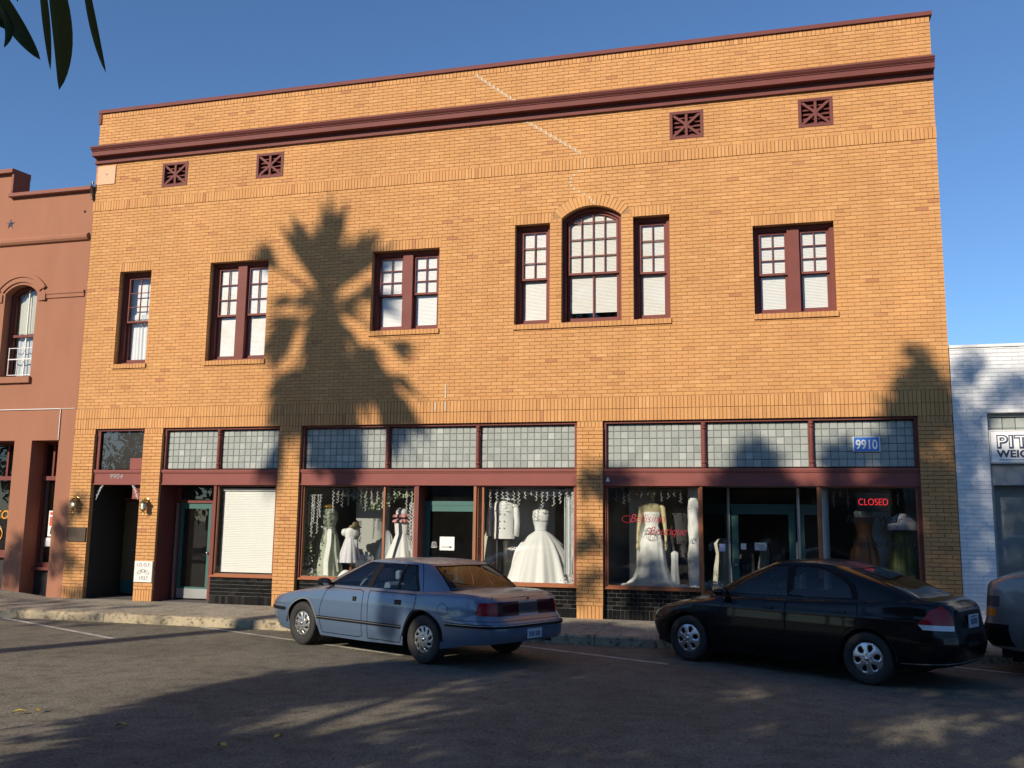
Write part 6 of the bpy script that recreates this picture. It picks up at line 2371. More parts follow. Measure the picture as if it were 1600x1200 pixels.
def round_poly(poly, r, k=4):
    """round the corners of a polygon"""
    out = []
    n = len(poly)
    for i in range(n):
        p0, p1, p2 = (np.array(poly[(i + d) % n], float) for d in (-1, 0, 1))
        d0, d2 = p0 - p1, p2 - p1
        l0, l2 = np.hypot(*d0), np.hypot(*d2)
        rr_ = min(r, l0 * 0.45, l2 * 0.45)
        a, b = p1 + d0 / l0 * rr_, p1 + d2 / l2 * rr_
        for j in range(k + 1):
            t = j / k
            out.append(tuple(a * (1 - t) ** 2 + p1 * 2 * t * (1 - t) + b * t * t))
    return out


def patch(outline, regions, holes, gu, gv, step=0.04, margin=0.010):
    """constrained triangulation of a 2-D domain: {region name: triangles} over shared points"""
    cons = [seg_poly(outline, step)] + [seg_poly(r[1], step) for r in regions] + [seg_poly(h, step) for h in holes]
    pts, edges = [], []
    for c in cons:
        o = len(pts)
        pts += c
        edges += [(o + i, o + (i + 1) % len(c)) for i in range(len(c))]
    A = np.array([pts[e[0]] for e in edges]); B = np.array([pts[e[1]] for e in edges])
    G = np.array([(u, v) for u in gu for v in gv])
    G = G[in_poly(G, outline)]
    keep = np.ones(len(G), bool)
    for i in range(0, len(G), 400):
        g_ = G[i:i + 400, None, :]
        d = B - A
        t = np.clip(((g_ - A) * d).sum(2) / np.maximum((d * d).sum(1), 1e-12), 0, 1)
        dist = np.linalg.norm(g_ - (A + t[..., None] * d), axis=2).min(1)
        keep[i:i + 400] = dist > margin
    pts += [tuple(p) for p in G[keep]]
    vo, eo, fo, _, _, _ = delaunay_2d_cdt([Vector(p) for p in pts], edges, [], 0, 1e-5)
    V = np.array([(p.x, p.y) for p in vo])
    F = np.array([f for f in fo if len(f) == 3])
    C = V[F].mean(1)
    ok = in_poly(C, outline)
    for h in holes:
        ok &= ~in_poly(C, h)
    name = np.full(len(F), -1)
    for i, (nm, poly) in enumerate(regions):
        m = in_poly(C, poly) & (name < 0)
        name[m] = i
    res = {}
    for i in range(-1, len(regions)):
        m = ok & (name == i)
        if m.any():
            key = 'body' if i < 0 else regions[i][0]
            res.setdefault(key, []).append(F[m])
    return V, {k: np.concatenate(v) for k, v in res.items()}


def mesh_from(name, V3, N3, tris, material, parent, mirror):
    """mesh with given vertex normals; mirror: 0 left side only, 1 right only, 2 both"""
    idx, inv = np.unique(tris.ravel(), return_inverse=True)
    T = inv.reshape(-1, 3)
    Vl, Nl = V3[idx], N3[idx]
    fl = np.array([1, -1, 1])
    vs, ns, fs = [], [], []
    if mirror in (0, 2):
        vs.append(Vl); ns.append(Nl); fs.append(T)
    if mirror in (1, 2):
        o = sum(len(v) for v in vs)
        vs.append(Vl * fl); ns.append(Nl * fl); fs.append(T[:, ::-1] + o)
    Vv, Nn, Ff = np.concatenate(vs), np.concatenate(ns), np.concatenate(fs)
    # orient faces along the given normals
    fn = np.cross(Vv[Ff[:, 1]] - Vv[Ff[:, 0]], Vv[Ff[:, 2]] - Vv[Ff[:, 0]])
    bad = (fn * Nn[Ff].mean(1)).sum(1) < 0
    Ff[bad] = Ff[bad][:, ::-1]
    me = bpy.data.meshes.new(name)
    me.from_pydata(Vv.tolist(), [], Ff.tolist())
    me.materials.append(MATS[material])
    me.polygons.foreach_set("use_smooth", [True] * len(me.polygons))
    me.normals_split_custom_set_from_vertices([tuple(n) for n in Nn])
    me.update()
    return link_mesh(name, me, parent)


class Body:
    def __init__(s, d):
        s.d = d
        s.xf, s.xr, s.b = smooth_tab(d['xf'], 0.06), smooth_tab(d['xr'], 0.06), smooth_tab(d['b'], 0.06)
        s.zs, s.z0 = smooth_tab(d['zs'], 0.22), smooth_tab(d['z0'], 0.1)
        s.xm, s.n, s.r = d.get('xm', 0.1), d.get('n', 5.0), d.get('r', 0.07)
        th = np.linspace(0, pi, 3001)
        x, y = s.contour(th, d['zmid'], 0.0)
        ds = np.hypot(np.diff(x), np.diff(y))
        L = np.concatenate([[0], np.cumsum(ds)])
        Lm = np.interp(pi / 2, th, L)
        s.th, s.U, s.X = th, Lm - L, x        # U decreases with theta: rear positive
        s.umax, s.umin = s.U[0], s.U[-1]

    def contour(s, th, z, inset):
        c, sn = np.cos(th), np.sin(th)
        p = 2 / s.n
        xr = st_(s.xr, z) - inset
        xf = st_(s.xf, z) + inset
        b = st_(s.b, z) - inset
        x = np.where(c > 0, s.xm + (xr - s.xm) * np.abs(c) ** p, s.xm - (s.xm - xf) * np.abs(c) ** p)
        return x, -b * np.abs(sn) ** p

    def theta(s, u):
        return np.interp(u, s.U[::-1], s.th[::-1])

    def xmid(s, u):
        return np.interp(u, s.U[::-1], s.X[::-1])

    def u_of_x(s, x):
        return float(np.interp(x, s.X[::-1], s.U[::-1]))

    def ztop(s, u):
        return st_(s.zs, s.xmid(u))

    def zbot(s, u):
        return st_(s.z0, s.xmid(u))

    def P(s, u, z):
        u, z = np.asarray(u, float), np.asarray(z, float)
        zt = s.ztop(u)
        t = np.clip((z - (zt - s.r)) / s.r, 0, 0.97)
        inset = s.r * (1 - np.sqrt(1 - t * t))
        x, y = s.contour(s.theta(u), z, inset)
        # soft crease along the flank
        if 'crease' in s.d:
            zc_, a, w = s.d['crease']
            y = y - np.where(np.abs(u) < 2.0, a * np.exp(-((z - zc_) / w) ** 2), 0)
        return np.stack([x, y, z], -1)

    def N(s, u, z, e=0.004):
        du = s.P(u + e, z) - s.P(u - e, z)
        dz = s.P(u, z + e) - s.P(u, z - e)
        n = np.cross(du, dz)
        n /= np.maximum(np.linalg.norm(n, axis=-1, keepdims=True), 1e-9)
        p = s.P(u, z)
        out = np.stack([(p[..., 0] - s.xm) * 0.3, p[..., 1], np.zeros(p.shape[:-1]) + 0.02], -1)
        sg = np.sign((n * out).sum(-1, keepdims=True))
        return n * np.where(sg == 0, 1, sg)


def strip(surf, pts, width, lift, name, material, parent, mirror=True, step=0.03, closed=False):
    """moulding, seam or gasket that follows the body surface; pts are domain coordinates"""
    P_ = []
    q = list(pts) + ([pts[0]] if closed else [])
    for a, b in zip(q[:-1], q[1:]):
        a, b = np.array(a, float), np.array(b, float)
        k = max(1, int(np.hypot(*(b - a)) / step))
        P_ += [a + (b - a) * j / k for j in range(k)]
    P_.append(np.array(q[-1], float))
    P_ = np.array(P_)
    X = surf.P(P_[:, 0], P_[:, 1])
    N = surf.N(P_[:, 0], P_[:, 1])
    T = np.gradient(X, axis=0)
    T /= np.maximum(np.linalg.norm(T, axis=1, keepdims=True), 1e-9)
    S = np.cross(T, N)
    S /= np.maximum(np.linalg.norm(S, axis=1, keepdims=True), 1e-9)
    res = None
    for sgn in ((1, -1) if mirror else (1,)):
        mb = MB()
        f = np.array([1, sgn, 1])
        vs = []
        for x, n, s_ in zip(X, N, S):
            for (a, h) in ((-0.5, -0.004), (-0.42, lift), (0.42, lift), (0.5, -0.004)):
                vs.append((x + s_ * width * a + n * h) * f)
        m = len(X)
        fs = [(i * 4 + k, (i + 1) * 4 + k, (i + 1) * 4 + k + 1, i * 4 + k + 1) for i in range(m - 1) for k in range(3)]
        fs += [(0, 1, 2, 3), ((m - 1) * 4 + 3, (m - 1) * 4 + 2, (m - 1) * 4 + 1, (m - 1) * 4)]
        if sgn < 0:
            fs = [f_[::-1] for f_ in fs]
        mb.add(vs, fs)
        res = obj(name, mb, material, parent, smooth=50)
    return res


class Cabin:
    """greenhouse: ruled between a base loop at the waist and the roof loop"""
    def __init__(s, d, body):
        s.d, s.body = d, body
        th = np.linspace(0, pi, 3001)
        x, y = s.loop(th, d['base'])
        L = np.concatenate([[0], np.cumsum(np.hypot(np.diff(x), np.diff(y)))])
        s.th, s.U = th, np.interp(pi / 2, th, L) - L
        s.umax, s.umin = s.U[0], s.U[-1]

    def loop(s, th, q):
        xf, xr, b, n, xm = q
        c, sn = np.cos(th), np.sin(th)
        p = 2 / n
        x = np.where(c > 0, xm + (xr - xm) * np.abs(c) ** p, xm - (xm - xf) * np.abs(c) ** p)
        return x, -b * np.abs(sn) ** p

    def P(s, u, v):
        u, v = np.asarray(u, float), np.asarray(v, float)
        th = np.interp(u, s.U[::-1], s.th[::-1])
        xb, yb = s.loop(th, s.d['base'])
        xr, yr = s.loop(th, s.d['roof'])
        zb = st_(s.body.zs, xb) - 0.012
        zr = np.interp(xr, [p[0] for p in s.d['roofz']], [p[1] for p in s.d['roofz']])
        w = np.sin(pi * np.clip(v, 0, 1)) * s.d.get('bulge', 0.02)
        k = v + 0.0
        ny = np.abs(np.sin(th)) ** 0.8
        return np.stack([xb + (xr - xb) * k + np.cos(th) * w, yb + (yr - yb) * k - w * ny * 0.7, zb + (zr - zb) * v + w * np.abs(np.cos(th)) * 0.8], -1)

    def N(s, u, v, e=0.003):
        n = np.cross(s.P(u + e, v) - s.P(u - e, v), s.P(u, v + e) - s.P(u, v - e))
        n /= np.maximum(np.linalg.norm(n, axis=-1, keepdims=True), 1e-9)
        p = s.P(u, v)
        out = np.stack([(p[..., 0] - 0.35) * 0.4, p[..., 1], np.full(p.shape[:-1], 0.15)], -1)
        sg = np.sign((n * out).sum(-1, keepdims=True))
        return n * np.where(sg == 0, 1, sg)

    def uv_of(s, x, z):
        """domain coordinates of a point of the left side seen at (x, z)"""
        u, v = x - 0.3, 0.5
        for _ in range(40):
            p = s.P(np.array(u), np.array(v))
            e = np.array([x - p[0], z - p[2]])
            a = (s.P(np.array(u + 1e-3), np.array(v)) - p) / 1e-3
            b = (s.P(np.array(u), np.array(v + 1e-3)) - p) / 1e-3
            J = np.array([[a[0], b[0]], [a[2], b[2]]])
            du, dv = np.linalg.solve(J + np.eye(2) * 1e-6, e)
            u += float(np.clip(du, -0.2, 0.2)); v += float(np.clip(dv, -0.3, 0.3))
        return (u, v)


def hub_mesh(R, holes, dome, m=3):
    """wheel cover facing -y: a domed disc with openings"""
    circ = lambda r, n=40: [(r * cos(2 * pi * i / n), r * sin(2 * pi * i / n)) for i in range(n)]
    gu = np.linspace(-R, R, 17)
    V, reg = patch(circ(R), [], holes, gu, gu, 0.02, 0.006)
    r = np.hypot(V[:, 0], V[:, 1]) / R
    y = -dome(r)
    V3 = np.stack([V[:, 0], y, V[:, 1]], -1)
    return V3, reg['body']


def make_wheel(parent, x, y, z, Rt, w, Rr, holes, dome, material, side, lugs=5, centre=None):
    e = bpy.data.objects.new("wheel", None)
    COL.objects.link(e)
    e.parent = parent
    e.location = (x, y, z)
    e.rotation_euler = (0, 0, 0 if side < 0 else pi)
    q = MB()
    h = w / 2
    prof = [(Rr * 0.97, -h * 0.72), (Rr * 1.02, -h * 0.90), (Rr * 1.12, -h * 1.0), (Rt * 0.90, -h * 1.0), (Rt * 0.955, -h * 0.93), (Rt * 0.985, -h * 0.80), (Rt, -h * 0.6), (Rt, h * 0.6), (Rt * 0.955, h * 0.93), (Rr * 1.05, h), (Rr * 0.97, h * 0.7), (Rr * 0.6, h * 0.6), (0.001, h * 0.6)]
    q.lathe(prof, 48, (0, 0, 0), 'y')
    obj("tyre", q, "rubber", e, smooth=35)
    q = MB()
    q.lathe([(0.001, -h * 0.25), (Rr * 0.93, -h * 0.25), (Rr * 0.95, -h * 0.75), (Rr * 0.99, -h * 0.78)], 36, (0, 0, 0), 'y')
    obj("rim", q, "wheel_dark", e, smooth=35)
    V3, F = hub_mesh(Rr * 0.985, holes, dome)
    V3 = V3 + np.array([0, -h * 0.72, 0])
    mb = MB()
    mb.add(V3.tolist(), [tuple(f) for f in F])
    # edge skirts of openings are given by solid thickness
    o = obj("wheel_cover", mb, material, e, smooth=True)
    md = o.modifiers.new("thick", 'SOLIDIFY')
    md.thickness = 0.012
    md.offset = -1
    md.use_even_offset = False
    q = MB()
    yc = -h * 0.72 - dome(np.array(0.0))
    for k in range(lugs):
        a = pi / 2 + 2 * pi * k / lugs
        q.lathe([(0.0, -0.014), (0.010, -0.013), (0.012, 0.004)], 8, (0.055 * cos(a) if lugs else 0, float(yc) + 0.002, 0.055 * sin(a)), 'y')
    q.lathe([(0.0, -0.008), (0.024, -0.007), (0.032, 0.004)], 18, (0, float(yc), 0), 'y')
    obj("hub_cap", q, "chrome", e, smooth=True)
    return e


def sector(r0, r1, a0, a1, twist=0.0, k=6):
    out = [(r0 * cos(a0 + (a1 - a0) * i / k), r0 * sin(a0 + (a1 - a0) * i / k)) for i in range(k + 1)]
    out += [(r1 * cos(a1 + twist - (a1 - a0) * i / k), r1 * sin(a1 + twist - (a1 - a0) * i / k)) for i in range(k + 1)]
    return out


def seat(parent, x, y, m, zc_=0.50, w=0.25, top=1.08, head=True):
    q = MB()
    q.bevel_box(x - 0.25, x + 0.22, y - w, y + w, zc_ - 0.14, zc_ + 0.02, 0.05)
    bm_ = MB()
    pts = [(x + 0.18, zc_), (x + 0.30, zc_ + 0.0), (x + 0.46, top - 0.05), (x + 0.42, top), (x + 0.34, top - 0.02)]
    q.prism([(p[0], p[1]) for p in pts], 'y', y - w, y + w)
    if head:
        q.bevel_box(x + 0.40, x + 0.49, y - 0.12, y + 0.12, top + 0.02, top + 0.16, 0.03)
    return obj("seat", q, m, parent)


def car(spec):
    d = spec
    root = thing(d['name'], d['label'], 'car', d['loc'], d['yaw'])
    B = Body(d)
    K = Cabin(d['cabin'], B)
    pm = d['paint']
    wb2, Ra, Rt = d['wb'] / 2, d['arch'], d['tyre'][0]
    # ---- lower body
    us = np.linspace(B.umin, B.umax, 150)
    outline = [(u, float(B.zbot(u))) for u in us] + [(u, float(B.ztop(u))) for u in us[::-1]]
    holes = []
    for xw in (-wb2, wb2):
        uw = B.u_of_x(xw)
        holes.append([(uw + Ra * cos(a), max(0.02, Rt + Ra * sin(a)) if True else 0) for a in np.linspace(0, pi, 25)] + [(uw - Ra, 0.02), (uw + Ra, 0.02)])
    regs = []
    for nm, poly in d['regions'](B):
        regs.append((nm, poly))
    gu = np.concatenate([np.arange(B.umin + 0.01, B.umax, 0.05)])
    gv = np.arange(0.16, 1.3, 0.045)
    ztmax = float(max(B.ztop(u) for u in us))
    gv = np.unique(np.concatenate([gv, np.linspace(ztmax - 0.09, ztmax, 6)]))
    V, R = patch(outline, regs, holes, gu, gv, 0.04, 0.009)
    # denser rows near the rounded shoulder
    P3, N3 = B.P(V[:, 0], V[:, 1]), B.N(V[:, 0], V[:, 1])
    body = mesh_from("body", P3, N3, R['body'], pm, root, 2)
    for nm in R:
        if nm == 'body':
            continue
        mname, mm = d['mats'].get(nm, (nm, pm))
        if nm.startswith('door'):
            for sd in (0, 1):
                o = mesh_from("door", P3, N3, R[nm], mm, root, sd)
                if sd == 0: d.setdefault('_doors', {})[nm] = o
        elif nm.startswith('mid'):
            mesh_from(mname, P3, N3, R[nm], mm, root, 2)
        else:
            for sd in (0, 1):
                mesh_from(mname, P3, N3, R[nm], mm, root, sd)
    for nm, poly in regs:
        if nm.startswith('door'):
            strip(B, poly, 0.013, 0.0012, "door_seam", "trim_black", root, True, 0.03, True)
    # ---- bonnet and boot lid: rows from the shoulder to the middle
    rows = np.linspace(B.umin + 0.002, B.umax - 0.002, 170)
    Q = B.P(rows, np.array([B.ztop(u) for u in rows]))
    nr = 12
    cr = d['crown']
    vs, idx = [], {}
    q = MB()
    gx0, gx1, gb = d['cabin']['base'][0], d['cabin']['base'][1], d['cabin']['base'][2]
    W = []
    for i, p in enumerate(Q):
        for j in range(nr + 1):
            t = j / nr
            y = p[1] * (1 - t)
            W.append((p[0], y, p[2] + tab(cr, p[0]) * (1 - (1 - t) ** 2.2)))
    n1 = nr + 1
    def inside(c):
        a = abs((c[0] - d['cabin']['base'][4]) / ((gx1 if c[0] > d['cabin']['base'][4] else gx0) - d['cabin']['base'][4]))
        return a ** 6 + abs(c[1] / gb) ** 6 < 0.80
    for sgn in (1, -1):
        vv = [(x, y * sgn, z) for x, y, z in W]
        fs = []
        for i in range(len(Q) - 1):
            for j in range(nr):
                c = np.mean([W[i * n1 + j], W[(i + 1) * n1 + j + 1]], 0)
                if inside(c):
                    continue
                f = (i * n1 + j, i * n1 + j + 1, (i + 1) * n1 + j + 1, (i + 1) * n1 + j)
                fs.append(f if sgn < 0 else f[::-1])
        q.add(vv, fs)
    bm = bmesh.new()
    me = bpy.data.meshes.new("bonnet_and_boot")
    me.from_pydata(q.v, [], q.f)
    bm.from_mesh(me)
    bmesh.ops.remove_doubles(bm, verts=bm.verts, dist=0.0006)
    bmesh.ops.recalc_face_normals(bm, faces=bm.faces)
    for f in bm.faces:
        f.smooth = True
    if sum(f.normal.z for f in bm.faces) < 0:
        bmesh.ops.reverse_faces(bm, faces=bm.faces)
    bm.to_mesh(me)
    bm.free()
    me.materials.append(MATS[pm])
    link_mesh("bonnet_and_boot", me, root)
    # ---- cabin sides, screens
    vs_ = np.linspace(K.umin, K.umax, 120)
    outl = [(u, 0.0) for u in vs_] + [(u, 1.0) for u in vs_[::-1]]
    cregs = []
    for nm, poly in d['windows']:
        cregs.append((nm, [K.uv_of(x, z) for x, z in seg_poly(round_poly(poly, 0.03), 0.06)]))
    uc = d['screen']
    def screen(sign, m0, m1, v0, v1):
        um = K.umin if sign < 0 else K.umax
        return [(um, v0), (um - sign * (uc - m0), v0 + 0.02), (um - sign * (uc - m1), v1 - 0.02), (um, v1)]
    cregs.append(("windscreen", screen(-1, 0.06, 0.05, 0.05, 0.93)))
    cregs.append(("rear_screen", screen(1, d.get('rs', (0.10, 0.10))[0], d.get('rs', (0.10, 0.10))[1], 0.05, 0.93)))
    if 'frame' in d:
        cregs.append(("window_frame", [K.uv_of(x, z) for x, z in seg_poly(round_poly(d['frame'], 0.04), 0.06)]))
    Vc, Rc = patch(outl, cregs, [], np.arange(K.umin + 0.02, K.umax, 0.07), np.linspace(0.08, 0.92, 8), 0.07, 0.012)
    Pc, Nc = K.P(Vc[:, 0], Vc[:, 1]), K.N(Vc[:, 0], Vc[:, 1])
    for nm, T in Rc.items():
        if nm == 'body':
            mesh_from("pillars", Pc, Nc, T, pm, root, 2)
        elif nm in ("windscreen", "rear_screen"):
            mesh_from(nm, Pc - Nc * 0.004, Nc, T, d['glass'], root, 2)
        elif nm == 'window_frame':
            for sd in (0, 1):
                mesh_from("window_frame", Pc, Nc, T, "trim_black", root, sd)
        else:
            for sd in (0, 1):
                mesh_from("side_window", Pc - Nc * 0.006, Nc, T, d['glass'], root, sd)
    for nm, poly in cregs:
        if nm in ("windscreen", "rear_screen"):
            strip(K, poly, 0.022, 0.003, "gasket", "trim_black", root, True, 0.06)
    # ---- roof
    rows = np.linspace(K.umin + 0.001, K.umax - 0.001, 110)
    Q = K.P(rows, np.ones(len(rows)))
    q = MB()
    nr = 14
    for sgn in (1, -1):
        vv = []
        for p in Q:
            for j in range(nr + 1):
                t = j / nr
                vv.append((p[0], p[1] * (1 - t) * sgn, p[2] + tab(d['roofcrown'], p[0]) * (1 - (1 - t) ** 2.6)))
        fs = [(i * (nr + 1) + j, i * (nr + 1) + j + 1, (i + 1) * (nr + 1) + j + 1, (i + 1) * (nr + 1) + j) for i in range(len(Q) - 1) for j in range(nr)]
        q.add(vv, [f if sgn < 0 else f[::-1] for f in fs])
    bm = bmesh.new()
    me = bpy.data.meshes.new("roof")
    me.from_pydata(q.v, [], q.f)
    bm.from_mesh(me)
    bmesh.ops.remove_doubles(bm, verts=bm.verts, dist=0.0006)
    bmesh.ops.recalc_face_normals(bm, faces=bm.faces)
    if sum(f.normal.z for f in bm.faces) < 0:
        bmesh.ops.reverse_faces(bm, faces=bm.faces)
    for f in bm.faces:
        f.smooth = True
    bm.to_mesh(me)
    bm.free()
    me.materials.append(MATS[pm])
    link_mesh("roof", me, root)
    # ---- underside and wheel wells
    q = MB()
    xa, xb = d['xf'][2][1] + 0.35, d['xr'][2][1] - 0.35
    bw = d['b'][2][1]
    q.box(xa, wb2 - Ra - 0.02, -bw + 0.30, bw - 0.30, 0.17, 0.55)
    q.box(-wb2 + Ra + 0.05, wb2 - Ra - 0.05, -bw + 0.07, bw - 0.07, 0.19, 0.45)
    q.box(wb2 + Ra + 0.02, xb + 0.05, -bw + 0.30, bw - 0.30, 0.42, 0.60)
    q.box(wb2 - Ra - 0.02, wb2 + Ra + 0.02, -bw + 0.34, bw - 0.34, 0.34, 0.62)
    q.box(xa - 0.1, -wb2 - Ra - 0.02, -bw + 0.2, bw - 0.2, 0.22, 0.55)
    obj("underbody", q, "wheel_dark", root)
    for xw in (-wb2, wb2):
        for sgn in (-1, 1):
            q = MB()
            n = 14
            vv, ff = [], []
            for i in range(n + 1):
                a = pi * i / n
                for (yy) in (bw - 0.012, bw - 0.30):
                    vv.append((xw + (Ra + 0.004) * cos(a), sgn * yy, Rt + (Ra + 0.004) * sin(a)))
            ff = [(2 * i, 2 * i + 1, 2 * i + 3, 2 * i + 2) for i in range(n)]
            q.add(vv, ff)
            obj("wheel_well", q, "wheel_dark", root)
    tw = d['tyre'][1]
    for xw in (-wb2, wb2):
        for sgn in (-1, 1):
            make_wheel(root, xw, sgn * (bw - tw / 2 - 0.018), Rt, Rt, tw, d['tyre'][2], d['holes'], d['dome'], d['hubmat'], sgn, d['lugs'])
    # ---- cabin fittings
    q = MB()
    zb = float(st_(B.zs, d['cabin']['base'][0] + 0.2))
    dx = d['cabin']['base'][0]
    q.prism([(dx + 0.10, zb - 0.02), (dx + 0.55, zb + 0.02), (dx + 0.62, zb - 0.06), (dx + 0.55, zb - 0.35), (dx + 0.1, zb - 0.35)], 'y', -gb + 0.07, gb - 0.07)
    obj("dashboard", q, d['trim'], root)
    q = MB()
    c = Vector((dx + 0.80, -0.36, zb - 0.01))
    ax, ay = Vector((0, 1, 0)), Vector((0.42, 0, 0.91))
    q.tube([c + ax * 0.19 * cos(a) + ay * 0.19 * sin(a) for a in [i * 2 * pi / 24 for i in range(25)]], 0.016, 7, 0, False)
    q.tube([c - ax * 0.18, c, c + ax * 0.18], 0.014, 6)
    q.tube([c, c - ay * 0.18], 0.014, 6)
    q.tube([c, c + Vector((-0.25, 0, -0.10))], 0.03, 8)
    obj("steering_wheel", q, d['trim'], root, smooth=40)
    for yy in (-0.37, 0.37):
        seat(root, dx + 1.12, yy, d['seatmat'], 0.52, 0.25, zb + 0.13)
    seat(root, dx + 2.05, 0.0, d['seatmat'], 0.52, 0.60, zb + 0.07, False)
    q = MB()
    q.box(d['cabin']['base'][1] - 0.62, d['cabin']['base'][1] - 0.06, -gb + 0.08, gb - 0.08, zb - 0.03, zb + 0.01)
    obj("parcel_shelf", q, d['trim'], root)
    q = MB()
    q.bevel_box(dx + 0.86, dx + 0.89, -0.12, 0.12, d['cabin']['roofz'][0][1] - 0.12, d['cabin']['roofz'][0][1] - 0.06, 0.01)
    obj("rear_view_mirror", q, "trim_black", root)
    # ---- door mirrors
    mx, mz = d['mirror']
    for sgn in (-1, 1):
        q = MB()
        q.lathe([(0.001, -0.10), (0.05, -0.095), (0.066, -0.06), (0.070, 0.02), (0.066, 0.05), (0.058, 0.052)], 14, (mx, sgn * (bw + 0.035), mz), 'x', 0, 1.35, 0.85)
        q.prism([(mx - 0.05, mz - 0.05), (mx + 0.03, mz - 0.05), (mx + 0.03, mz - 0.01), (mx - 0.03, mz - 0.01)], 'y', sgn * (bw - 0.12), sgn * (bw + 0.0))
        o = obj("door_mirror", q, d['mirmat'], root, smooth=50)
        q = MB()
        q.lathe([(0.001, 0.046), (0.06, 0.045)], 14, (mx, sgn * (bw + 0.035), mz), 'x', 0, 1.3, 0.8)
        obj("mirror_glass", q, "chrome", o)
    return root, B, K


# ---- the blue saloon
def blue_regions(B):
    ub = B.umax
    u = B.u_of_x
    half = B.umax - u(2.40)
    out = []
    out.append(('tail_red', [(u(2.34), 0.700), (ub - 0.60, 0.685), (ub - 0.60, 0.865), (u(2.40), 0.855)]))
    out.append(('smoke', [(ub - 0.60, 0.685), (ub - 0.20, 0.685), (ub - 0.20, 0.865), (ub - 0.60, 0.865)]))
    out.append(('mid_panel', [(ub - 0.20, 0.70), (ub, 0.70), (ub, 0.85), (ub - 0.20, 0.85)]))
    um = B.umin
    out.append(('marker', [(u(-2.26), 0.60), (u(-2.26), 0.69), (um + 0.62, 0.69), (um + 0.62, 0.60)]))
    out.append(('head', [(um + 0.62, 0.59), (um + 0.62, 0.68), (um + 0.30, 0.68), (um + 0.30, 0.59)]))
    zt = 0.905
    xr_ = 1.365 - 0.40
    out.append(('door_front', round_poly([(u(-0.90), 0.24), (u(0.10), 0.24), (u(0.10), zt), (u(-0.90), zt)], 0.02)))
    arc = [(u(1.365) + 0.40 * cos(a), 0.325 + 0.40 * sin(a)) for a in np.linspace(pi * 0.93, pi * 0.62, 7)]
    out.append(('door_rear', [(u(0.115), 0.24), (u(0.93), 0.24)] + arc + [(u(1.25), 0.82), (u(1.26), zt), (u(0.115), zt)]))
    return out


slots = []
for k in range(10):
    a = 2 * pi * k / 10
    slots.append(sector(0.105, 0.163, a - 0.10, a + 0.12, 0.26))
blue_spec = dict(
    name="parked_car", label="dusty blue four door saloon parked nose in to the kerb in half sun", loc=(-5.34, -3.42, ROAD_Z), yaw=radians(-26.3),
    paint="paint_blue", glass="car_glass", trim="seat_blue", seatmat="seat_blue", mirmat="trim_black",
    xf=[(0.18, -2.22), (0.34, -2.38), (0.50, -2.44), (0.60, -2.42), (0.67, -2.36), (0.76, -2.24), (0.95, -2.0)],
    xr=[(0.20, 2.46), (0.40, 2.585), (0.52, 2.60), (0.60, 2.58), (0.66, 2.505), (0.70, 2.49), (0.86, 2.475), (0.97, 2.43)],
    b=[(0.18, 0.865), (0.36, 0.897), (0.55, 0.905), (0.75, 0.897), (0.90, 0.872), (1.0, 0.85)],
    zs=[(-2.46, 0.70), (-2.2, 0.745), (-1.8, 0.815), (-1.2, 0.885), (-0.8, 0.918), (0.0, 0.928), (1.2, 0.938), (1.6, 0.962), (2.2, 0.962), (2.44, 0.935), (2.62, 0.90)],
    z0=[(-2.46, 0.25), (-2.1, 0.21), (-1.7, 0.19), (0, 0.19), (1.7, 0.22), (2.2, 0.31), (2.62, 0.355)],
    zmid=0.55, n=6.4, r=0.065, xm=0.1, wb=2.73, arch=0.375, tyre=(0.325, 0.20, 0.192),
    crown=[(-2.4, 0.0), (-2.2, 0.02), (-1.5, 0.06), (-1.1, 0.05), (1.8, 0.03), (2.3, 0.03), (2.45, 0.0)],
    cabin=dict(base=(-1.20, 1.80, 0.80, 7.0, 0.3), roof=(-0.22, 1.22, 0.615, 6.5, 0.45), roofz=[(-0.25, 1.300), (0.0, 1.325), (0.8, 1.335), (1.25, 1.305)], bulge=0.024),
    roofcrown=[(-0.22, 0.0), (-0.05, 0.03), (0.5, 0.04), (1.05, 0.03), (1.23, 0.0)],
    windows=[("side_front", [(-0.72, 0.955), (-0.06, 1.282), (0.16, 1.290), (0.05, 0.955)]),
             ("side_rear", [(0.17, 0.955), (0.275, 1.292), (0.72, 1.288), (0.71, 0.957)]),
             ("side_quarter", [(0.765, 0.957), (0.775, 1.287), (0.95, 1.277), (1.13, 0.962)])],
    frame=[(-0.88, 0.938), (-0.06, 1.304), (0.98, 1.298), (1.20, 0.945)],
    screen=0.80, rs=(0.10, 0.09), mirror=(-0.76, 0.985),
    regions=blue_regions,
    mats={'tail_red': ('tail_lamp', 'tail_red'), 'smoke': ('tail_panel', 'tail_smoke'), 'mid_panel': ('reflector_panel', 'tail_grey'), 'marker': ('indicator', 'amber'), 'head': ('headlight', 'tail_clear'), 'door_front': ('door', 'paint_blue'), 'door_rear': ('door', 'paint_blue')},
    holes=slots, dome=lambda r: 0.020 * (1 - r ** 2) + 0.006 * (r < 0.97), hubmat="hub_silver", lugs=5)
blue, BB, BK = car(blue_spec)
u = BB.u_of_x
strip(BB, [(u(-0.96), 0.455), (u(0.93), 0.455)], 0.050, 0.014, "side_moulding", "trim_black", blue)
strip(BB, [(u(-0.96), 0.462), (u(0.93), 0.462)], 0.009, 0.0165, "moulding_strip", "hub_silver", blue)
strip(BB, [(u(1.80), 0.560), (BB.umax, 0.560)], 0.050, 0.014, "bumper_strip", "trim_black", blue)
strip(BB, [(u(1.80), 0.570), (BB.umax, 0.570)], 0.008, 0.0165, "moulding_strip", "hub_silver", blue)
strip(BB, [(u(-1.80), 0.520), (BB.umin, 0.520)], 0.050, 0.014, "bumper_strip", "trim_black", blue)
